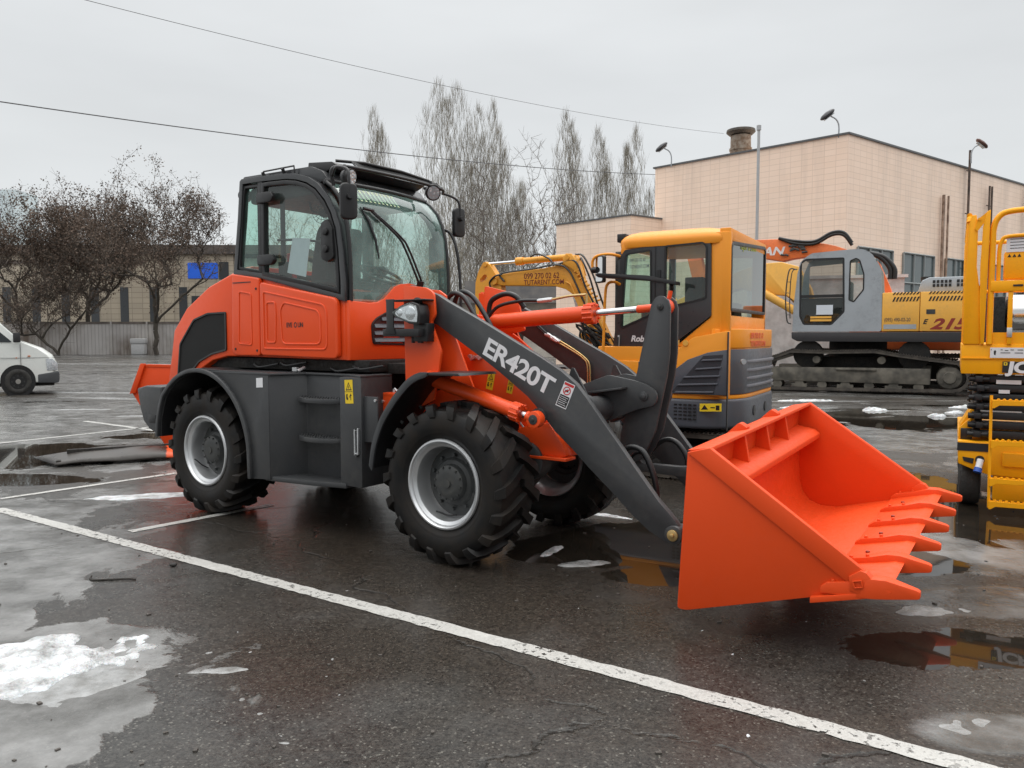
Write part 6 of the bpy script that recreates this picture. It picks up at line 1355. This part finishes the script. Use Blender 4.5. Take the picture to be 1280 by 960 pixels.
# ================================================================ ORANGE EXCAVATOR BEHIND
OX = thing('crawler_excavator', 'orange excavator mostly hidden behind the grey cabbed one, its boom and black hoses rising above', 'excavator', (11.31, 19.15, 0), R(-29))
def oo(name, bm, mat, parent=None, **k): return obj(name, bm, M[mat] if isinstance(mat, str) else mat, parent or OX, **k)
oy0, oy1 = 4.1, 4.55
kk = lambda p: (p[0]*1.0-.55-(0), 1.506+(p[1]-1.506)*1.095)
bd = [kk(p) for p in [(-7.6,4.45),(-5.47,4.42),(-4.62,4.40),(-4.29,4.34),(-3.33,4.20),(-3.0,4.12),(-2.17,3.82),(-1.9,3.77),(-1.70,3.55),(-1.38,2.84),(-1.1,2.0),(-1.9,2.0),(-1.86,2.79),(-2.03,3.40),(-2.2,3.60),(-3.32,3.88),(-4.27,3.80),(-4.58,3.74),(-5.46,3.90),(-7.6,4.0)]]
bm = bmn(); prism(bm, bd, oy0, oy1); BO = oo('boom', bm, 'e_orange', bevel=.03)
bm = bmn(); prism(bm, [kk(p) for p in ((-7.9,4.5),(-7.4,4.5),(-6.6,1.4),(-7.0,1.3))], oy0+.05, oy1-.05); oo('stick', bm, 'e_orange', BO, bevel=.03)
for o_ in (0, .07):
    bm = bmn(); tube(bm, smooth_path([(*kk((-4.7,4.36))[:1],oy0-.05,kk((0,4.42))[1]),(kk((-4.2,0))[0],oy0-.06,kk((0,4.24+o_))[1]),(kk((-3.6,0))[0],oy0-.06,kk((0,4.20+o_))[1]),(kk((-3.1,0))[0],oy0-.06,kk((0,4.42+o_))[1]),(kk((-2.75,0))[0],oy0-.06,kk((0,4.40+o_))[1]),(kk((-2.5,0))[0],oy0-.02,kk((0,4.10+o_))[1])], 7), .05, 8); oo('hydraulic_hose', bm, 'hose', BO, smooth=60)
for o_ in (0, .12):
    bm = bmn(); tube(bm, smooth_path([(kk((-2.1,0))[0]+o_,oy0-.08,kk((0,3.85))[1]),(kk((-1.7,0))[0]+o_,oy0-.08,kk((0,3.72))[1]),(kk((-1.42,0))[0]+o_,oy0-.08,kk((0,3.40))[1]),(kk((-1.40,0))[0]+o_,oy0-.08,kk((0,3.1))[1])], 6), .07, 8); oo('hydraulic_hose', bm, 'hose', BO, smooth=60)
bm = bmn(); rr = random.Random(2)
for i in range(16): x = rr.uniform(-5.2,-4.5); z = rr.uniform(4.15,4.45); cyl(bm, (x,oy0-.06,z), (x+rr.uniform(.05,.2),oy0-.06,z+rr.uniform(-.05,.05)), .035, n=6)
oo('valve_block', bm, 'hub', BO)
tl = text('boom_lettering', 'DOOSAN', .36, (kk((-6.5,0))[0],oy0-.006,kk((0,3.97))[1]), (1,0,-.02), (0,0,1), M['white'], BO, bold=.012, shear=.25, sx=1.25)
bm = bmn(); box(bm, -3.0,1.6,3.3,6.0,1.1,2.5); oo('engine_cover', bm, 'e_orange', bevel=.05)
for y0 in (3.4, 5.6):
    track_unit(OX, capsule(-3.6, 1.3, .02, .95), y0, y0+.6, .3, th=.07)
    bm = bmn(); prism(bm, capsule(-3.2,.9,.25,.7), y0+.05, y0+.5); oo('track_frame', bm, 'chassis')

# ================================================================ SCISSOR LIFT
LF = thing('scissor_lift', 'yellow scissor lift with folded black arms, ladder and railed platform at the right edge', 'scissor lift', (4.04, 6.58, 0), R(-30))
def fo(name, bm, mat, parent=None, **k): return obj(name, bm, M[mat] if isinstance(mat, str) else mat, parent or LF, **k)
WX = .66; LY = 2.3
bm = bmn(); box(bm, -.165, WX, 0, LY, 1.185, 1.44); DK = fo('platform', bm, 'yellow_lift', bevel=.006)
bm = bmn(); box(bm, -.168, WX+.003, -.012, 0, 1.315, 1.323); box(bm, .285, .29, -.01, 0, 1.19, 1.44); fo('platform_rib', bm, 'yellow_lift', DK)
bm = bmn(); box(bm, .045, .42, -.0165, -.0125, 1.325, 1.412); PN = fo('decal_panel', bm, 'white', DK, smooth=0)
bm = bmn()
for x in (.075,): prism(bm, [(x,1.35),(x+.01,1.35),(x+.014,1.38),(x+.005,1.392),(x-.004,1.38)], -.018, -.0167)
for x0, x1, z in ((.12,.135,1.39),(.15,.175,1.385),(.19,.215,1.39),(.24,.28,1.39),(.12,.19,1.365),(.22,.28,1.365),(.05,.055,1.39),(.33,.40,1.39)): box(bm, x0, x1, -.018, -.0167, z, z+.006)
fo('decal_print', bm, 'black_vinyl', PN, smooth=0)
bm = bmn(); box(bm, .137, .44, -.0165, -.0125, 1.20, 1.295); LB_ = fo('logo_plate', bm, 'black_vinyl', DK, smooth=0)
text('logo_lettering', 'JCB', .125, (.176,-.0172,1.205), (1,0,0), (0,0,1), M['white'], LB_, bold=.006, shear=.1, sx=1.25)
bm = bmn(); pts = [(.146,1.262),(.172,1.262),(.172,1.288),(.146,1.288)]; ring_prism(bm, pts, inset(pts, .007), -.0185, -.0168); fo('logo_mark', bm, 'yellow_vinyl', LB_, smooth=0)
def rail(pts, r=.022, name='guard_rail'): bm = bmn(); tube(bm, smooth_path(pts, 5) if len(pts) > 2 else pts, r, 4 if False else 8); return fo(name, bm, 'yellow_lift', DK, smooth=50)
# left long side rails (seen almost end on) and the entry end
for y in (.02, .75, 1.5, 2.25):
    bm = bmn(); box(bm, -.160, -.115, y, y+.04, 1.44, 2.52); fo('rail_post', bm, 'yellow_lift', DK, bevel=.006)
rail([(-.14,.02,2.48),(-.14,.06,2.53),(-.14,.14,2.55),(-.14,1.1,2.55),(-.14,2.2,2.55)]); rail([(-.14,.02,2.0),(-.14,2.25,2.0)], .02)
bm = bmn(); prism(bm, [(-.155,1.44),(-.165,1.9),(-.15,2.1),(-.145,2.45),(-.125,2.54),(-.09,2.54),(-.075,2.45),(-.075,2.1),(-.04,1.85),(-.03,1.44)], -.01, .02); fo('corner_post', bm, 'yellow_lift', DK, bevel=.006)
bm = bmn(); prism(bm, [(-.03,1.44),(-.045,1.8),(-.05,2.1),(-.04,2.44),(-.015,2.56),(.012,2.575),(.008,2.2),(-.002,1.44)], -.03, .01); fo('corner_post', bm, 'yellow_lift', DK, bevel=.006)
bm = bmn(); prism(bm, [(-.10,2.42),(-.08,2.5),(.0,2.57),(-.01,2.50),(-.08,2.40)], -.02, .0); cyl(bm, (-.07,-.03,2.50), (-.07,.03,2.50), .012, n=8); fo('hinge_strap', bm, 'yellow_lift', DK)
rail([(.035,0,1.44),(.035,0,2.25),(.040,0,2.43),(.075,0,2.515),(.14,0,2.55),(.30,0,2.56),(.55,0,2.56),(.62,0,2.50),(.63,0,2.3),(.63,0,1.44)], .024)
rail([(.085,.02,1.98),(.085,.02,2.22),(.10,.02,2.31),(.14,.02,2.345),(.3,.02,2.35),(.6,.02,2.35)], .016)
bm = bmn(); box(bm, .03, .64, -.03, .0, 1.885, 1.975); fo('mid_rail', bm, 'yellow_lift', DK, bevel=.006)
bm = bmn(); box(bm, .19, .26, -.036, -.03, 1.925, 1.94); fo('rail_slot', bm, 'black', DK, smooth=0)
bm = bmn(); box(bm, .16, .195, -.02, .015, 1.44, 1.89); fo('gate_bar', bm, 'yellow_lift', DK, bevel=.004)
bm = bmn(); box(bm, .158, .197, -.026, -.02, 1.50, 1.58); fo('gate_latch', bm, 'silver', DK, bevel=.003)
bm = bmn(); box(bm, .03,.64,.01,.03,1.44,1.54); fo('toe_board', bm, 'yellow_lift', DK)
bm = bmn(); box(bm, .125, .50, .03, .20, 1.99, 2.22); CTL = fo('control_box', bm, 'yellow_lift', DK, bevel=.01)
bm = bmn(); box(bm, .135, .50, .025, .03, 2.215, 2.345); fo('notice_plate', bm, 'white', CTL, smooth=0)
bm = bmn()
for x in (.145,.18,.215): prism(bm, [(x,2.175),(x+.026,2.175),(x+.013,2.2)], .026, .029)
for z in (2.245,2.27,2.295,2.32): box(bm, .16,.30,.0225,.0248,z,z+.004)
fo('notice_print', bm, 'black_vinyl', CTL, smooth=0)
for x_, y1 in ((WX-.02,0),):
    for y in (.02,.75,1.5,2.25):
        bm = bmn(); box(bm, x_, x_+.04, y, y+.04, 1.44, 2.52); fo('rail_post', bm, 'yellow_lift', DK, bevel=.006)
rail([(WX,.02,2.53),(WX,2.25,2.53)]); rail([(WX,.02,2.0),(WX,2.25,2.0)], .018); rail([(-.14,2.25,2.53),(WX,2.25,2.53)]); rail([(-.14,2.25,2.0),(WX,2.25,2.0)], .018)
# bracket between side and end rails
bm = bmn(); prism(bm, [(-.13,2.02),(-.03,1.92),(-.03,1.84),(-.10,1.86)], .0, .02); fo('rail_bracket', bm, 'yellow_lift', DK)
# scissor stack
for i in range(7):
    z = .63+i*.08
    for y in (.06, LY-.3):
        bm = bmn(); box(bm, -.07+.004*(i % 2), WX-.05, y, y+.055, z, z+.062); cyl(bm, (-.085,y+.03,z+.03), (WX,y+.03,z+.03), .018, n=8); fo('scissor_arm', bm, 'black', bevel=.006)
    bm = bmn(); box(bm, -.055+.015*(i % 2), .0+.015*(i % 2), .0, LY-.1, z+.006, z+.058); box(bm, WX-.1, WX-.04, .06, LY-.1, z+.006, z+.058); fo('scissor_arm', bm, 'black', bevel=.006)
    bm = bmn(); cyl(bm, (-.10,.05+.02*(i % 2),z+.03), (.05,.05+.02*(i % 2),z+.03), .026, n=12); fo('scissor_pivot', bm, 'black')
bm = bmn(); box(bm, .10, .28, .045, .058, 1.10, 1.135); box(bm, .12,.20,.045,.058,1.02,1.05); fo('arm_decal', bm, 'white', smooth=0)
# chassis
bm = bmn(); prism(bm, [(-.169,.60),(-.163,.40),(-.05,.355),(.065,.316),(.60,.30),(.66,.40),(.66,.60)], .0, LY); CHf = fo('chassis', bm, 'yellow_lift', bevel=.01)
bm = bmn(); box(bm, -.172, .068, -.006, .05, .515, .585); prism(bm, [(-.13,.462),(-.045,.452),(-.05,.405),(-.12,.425)], -.008, .02); cyl(bm, (-.0,-.01,.445), (-.0,.03,.445), .035, n=14); fo('chassis_recess', bm, 'black', CHf, smooth=0)
bm = bmn(); prism(bm, [(-.165,.60),(-.165,.70),(-.07,.80),(-.07,.62)], .12, .16); prism(bm, [(-.165,.70),(-.07,.88),(-.05,.88),(-.05,.70)], .16, .6); fo('chassis_guard', bm, 'yellow_lift', CHf, bevel=.006)
bm = bmn(); box(bm, -.15, -.06, .10, .16, .60, .70); fo('battery_tray', bm, 'black', CHf, bevel=.006)
bm = bmn(); box(bm, .16, .42, -.03, .0, .40, .52); fo('side_box', bm, 'yellow_lift', CHf, bevel=.012)
bm = bmn(); box(bm, .10, .5, .02, .06, .10, .32); fo('lower_panel', bm, 'yellow_lift', CHf, bevel=.01)
for x0, x1 in ((-.155, .02), (.49, .65)):
    for y in (.32, 1.95):
        bm = bmn(); r_w = .20; lathe(bm, [(.10,0),(.12,.004),(.185,.01),(r_w,.035),(r_w,x1-x0-.035),(.185,x1-x0-.01),(.10,x1-x0)], (x0, y, r_w), 36, 'x')
        WL = fo('wheel', bm, 'rubber_flat', smooth=40)
        bm = bmn(); cyl(bm, (x0+.01,y,r_w), (x1-.01,y,r_w), .11, n=24); fo('wheel_hub', bm, 'hub', WL)
bm = bmn(); cyl(bm, (.005,-.04,.45), (-.012,-.075,.375), .026, n=14); PG = fo('power_plug', bm, 'white', smooth=35)
bm = bmn(); cyl(bm, (-.010,-.072,.38), (-.018,-.088,.345), .032, n=14); fo('plug_cap', bm, plain('blue_plastic', (.02,.09,.42), .4), PG)
# ladder
bm = bmn(); 
for x in (.065, .56): tube(bm, smooth_path([(x,-.09,1.01),(x,-.10,.9),(x+.002,-.12,.60),(x+.004,-.13,.30),(x+.008,-.13,.06)], 3), .013, 6)
LDR = fo('ladder', bm, 'yellow_lift', smooth=50)
for z, d in ((.95,0), (.61,.0), (.29,.0), (.095,.0)):
    bm = bmn(); prism(bm, [(.07,z+.025),(.56,z+.025),(.56,z-.012),(.12,z-.02),(.085,z-.045),(.07,z-.045)], -.16, -.10)
    for i in range(11): x = .10+i*.042; prism(bm, [(x,z+.025),(x+.008,z+.036),(x+.022,z+.036),(x+.030,z+.025)], -.155, -.105)
    fo('ladder_step', bm, 'yellow_lift', LDR, bevel=.003, smooth=0)

# ================================================================ STEEL TANK
TK = thing('steel_tank', 'polished steel cylindrical tank on dark legs, seen through the rails of the yellow lift', 'tank', (9.0, 14, 0), R(-20))
bm = bmn(); lathe(bm, [(0,-.06),(.2,-.05),(.33,-.02),(.36,.03),(.36,2.6),(.33,2.65),(.2,2.68),(0,2.69)], (0,0,1.90), 40, 'x'); obj('tank_shell', bm, M['steel'], TK, smooth=40)
bm = bmn(); 
for x in (.5,2.1): lathe(bm, [(.362,0),(.375,.005),(.375,.05),(.362,.055)], (x,0,1.90), 40, 'x')
obj('tank_band', bm, M['black'], TK, smooth=40)
bm = bmn()
for x in (.4,2.2):
    for y in (-.28,.28): box(bm, x-.04, x+.04, y-.04, y+.04, 0, 1.65)
    box(bm, x-.05, x+.05, -.34, .34, 1.50, 1.60)
obj('stand', bm, M['chassis'], TK, bevel=.01)
bm = bmn(); box(bm, -.36,-.10,-.3,.3,1.50,2.22); obj('control_cabinet', bm, M['chassis'], TK, bevel=.03)

# ================================================================ WHITE VAN
VN = thing('delivery_van', 'white panel van entering the picture at the left edge', 'van', (-12.7, 19.68, 0), R(33))
VN.scale = (.92, 1, 1)
def vo_(name, bm, mat, parent=None, **k): return obj(name, bm, M[mat] if isinstance(mat, str) else mat, parent or VN, **k)
prof = [(-4.2,.30),(-4.25,1.2),(-4.15,2.0),(-4.0,2.12),(-1.1,2.14),(-.75,2.08),(-.40,1.89),(.15,1.36),(.60,1.20),(.84,1.02),(.95,.80),(.975,.50),(.96,.32)]
bm = bmn(); rings = []
for y, k_ in ((0,.0),(.10,.0),(.3,.03),(.88,.06),(1.46,.03),(1.66,.0),(1.76,.0)):
    ins = .045 if y in (0, 1.76) else 0
    rings.append([(x-(.10 if x > .5 and y in (0,1.76) else .03 if x > .5 and y in (.10,1.66) else 0)+ (k_ if x > .5 else 0), y if z < 1.25 else y+(.11*(z-1.25) if y < .5 else -.11*(z-1.25) if y > 1.3 else 0), z+(k_*.6 if z > 1.3 else 0)-(ins if z > 1.9 else 0)) for x, z in prof])
loft(bm, rings)
VB = vo_('body', bm, 'van', bevel=.02, seg=3, smooth=45)
vg = NM('van_glass', (.02,.025,.028), .06).m
bm = bmn(); wz = [(-.95,1.36),(-.95,1.86),(-.62,1.86),(-.10,1.38),(-.12,1.36)]
prism(bm, [(x, z) for x, z in wz], 0, .02); deform(bm, lambda c: (c.x, c.y-.012+.11*(c.z-1.25), c.z)); vo_('side_window', bm, vg, VB, smooth=0)
bm = bmn(); v = [bm.verts.new(p) for p in ((.13,.16,1.43),(.15,1.6,1.43),(-.36,1.54,1.94),(-.36,.22,1.94))]; bm.faces.new(v); deform(bm, lambda c: (c.x+.06, c.y, c.z)); vo_('windscreen', bm, vg, VB, smooth=0)
bm = bmn(); prism(bm, rounded([(.50,.30),(.50,.52),(1.01,.60),(1.03,.52),(1.02,.34),(.98,.29)], .03), -.03, 1.79); vo_('front_bumper', bm, plain('bumper_plastic', (.05,.053,.057), .6), VB, bevel=.03, seg=3)
bm = bmn(); prism(bm, rounded([(.72,.62),(.70,.93),(.86,.93),(.985,.80),(.985,.62)], .02), -.012, .10); vo_('headlight', bm, M['lens_face'], VB, bevel=.01)
bm = bmn(); box(bm, -.02,.02,-.01,.005,.95,.0+.97); box(bm, .27,.33,-.012,.01,.99,1.015); vo_('side_indicator', bm, plain('amber', (.6,.15,.02), .3), VB)
bm = bmn(); box(bm, .10,.108,-.006,.01,.55,1.33); box(bm, -.98,-.972,-.006,.01,.35,1.9); box(bm, .12,.98,-.004,.01,.955,.96); box(bm,-.98,.1,-.004,.01,.955,.96); vo_('panel_gap', bm, 'black', VB, smooth=0)
bm = bmn(); prism(bm, rounded([(-.06,1.35),(-.06,1.60),(.10,1.60),(.12,1.36)], .03), -.20, -.10); tube(bm, [(.05,-.12,1.42),(.06,.02,1.38)], .02, 6); vo_('wing_mirror', bm, 'black', VB, bevel=.02)
bm = bmn(); 
bm.free()
for x in (.023,-2.95):
    for y0, y1 in ((-.008,.30),(1.50,1.768)): bm = bmn(); cyl(bm, (x,y0,.36), (x,y1,.36), .42, n=36); vo_('wheel_arch', bm, plain('arch_dark', (.01,.01,.01), .8), VB)
for x in (.023, -2.95):
    for y, s in ((.02, 1), (1.74, -1)):
        bm = bmn(); lathe(bm, [(.20,.0),(.22,-.01*s),(.27,-.02*s),(.32,.0),(.345,.03*s),(.35,.09*s),(.345,.19*s),(.2,.2*s)], (x, y-.03*s, .35), 40); WV = vo_('wheel', bm, 'rubber_flat', smooth=40)
        bm = bmn(); lathe(bm, [(.205,.0),(.20,.02*s),(.15,.045*s),(.10,.03*s),(.06,.0),(0,.0)], (x, y-.03*s, .35), 32); vo_('wheel_rim', bm, plain('dirty_silver', (.28,.27,.25), .5, .4), WV, smooth=35)
        bm = bmn()
        for k in range(8): a = k*.785; cyl(bm, (x+.145*math.cos(a), y-.03*s, .35+.145*math.sin(a)), (x+.145*math.cos(a), y+.02*s, .35+.145*math.sin(a)), .026, n=8)
        vo_('rim_hole', bm, 'black', WV)
bm = bmn(); box(bm, -4.2,.9,.15,1.6,.22,.34); vo_('underbody', bm, 'chassis', VB)

# ================================================================ SPARE BUCKET AND LOOSE PLATE
SB2 = thing('loader_bucket', 'spare orange bucket standing on the ground behind the rear of the loader', 'bucket', (-4.25, 10.25, 0), R(-12))
pr = [(-.92,.74),(-.74,1.12),(-.70,1.12),(-.86,.75),(-.40,.08),(.10,.06),(.38,.50),(.30,1.10),(.34,1.10),(.42,.50),(.13,.02),(-.43,.04)]
bm = bmn()
prism(bm, [(-.90,.74),(-.43,.04),(.13,.02),(.42,.50),(.34,1.10),(.30,1.10),(.38,.50),(.10,.06),(-.40,.08),(-.86,.75)][::-1], -.02, 1.9); BS = obj('shell', bm, M['bucket'], SB2, bevel=.006)
for y in (-.04, 1.9):
    bm = bmn(); prism(bm, [(-.92,.74),(-.74,1.13),(.33,1.12),(.42,.50),(.13,.02),(-.43,.03)], y, y+.025); sp_ = obj('side_plate', bm, M['bucket'], SB2, bevel=.004)
    bm = bmn(); prism(bm, [(-.94,.73),(-.76,1.14),(-.69,1.14),(-.85,.74)], y-.03, y); obj('edge_strip', bm, M['bucket'], sp_, bevel=.004)
bm = bmn(); box(bm, -.76,.34,-.05,1.93,1.10,1.135) if False else prism(bm, [(-.70,1.10),(-.70,1.13),(.34,1.12),(.34,1.09)], -.05, .03); obj('top_rail', bm, M['bucket'], SB2)
# loose dark plate with an orange end
PL = thing('steel_plate', 'dark bent steel plate with an orange end, lying on the asphalt behind the rear wheel', 'steel plate', (-5.5, 9.25, 0), R(27))
v, f = [], []; nu, nv_ = 14, 10
def ph(u, w):   # u along, w across
    z = .035+.10*math.sin(math.pi*min(1,max(0,w)))**.8*(.55+.45*math.sin(u*3.0))+.02*noise.noise(Vector((u*4, w*3, 0)))
    return z
for i in range(nu+1):
    for j in range(nv_+1):
        u, w = i/nu, j/nv_; v.append((-.25*(1-abs(2*w-1))+u*1.85, -.62+w*(1.05-.25*u)-.12*(1-u)*(w-.5), ph(u, w)*(.55+.45*min(1, u*4))))
for i in range(nu):
    for j in range(nv_): a = i*(nv_+1)+j; f.append((a, a+1, a+nv_+2, a+nv_+1))
me = bpy.data.meshes.new('plate'); me.from_pydata(v, [], f); me.update(); me.shade_smooth()
pm = NM('wet_dark_plate', (.05,.045,.04), .2, spec=.3); k = pm; vv = k.obj(); sxx = k.n('ShaderNodeSeparateXYZ'); k.set(sxx.inputs[0], vv); n1 = k.noise(vv, 3, 5, .6)
cc = k.mix(k.ramp(n1, .4, .65), (.016,.013,.011), (.06,.055,.05)); k.base(k.mix(k.ramp(k.math('ADD', sxx.outputs[0], k.math('MULTIPLY', n1, .12)), 1.22, 1.24), cc, (.62,.08,.02))); k.rough(k.ramp(n1, .3, .7, .12, .45))
o = link('plate', me, pm.m, PL); md = o.modifiers.new('thick', 'SOLIDIFY'); md.thickness = .02; md.offset = -1
bm = bmn(); box(bm, .1, 1.35, -.25, -.19, .02, .16); box(bm, .0, .05, -.5, .2, .01, .07); obj('stiffening_rib', bm, M['chassis'], PL, bevel=.004)
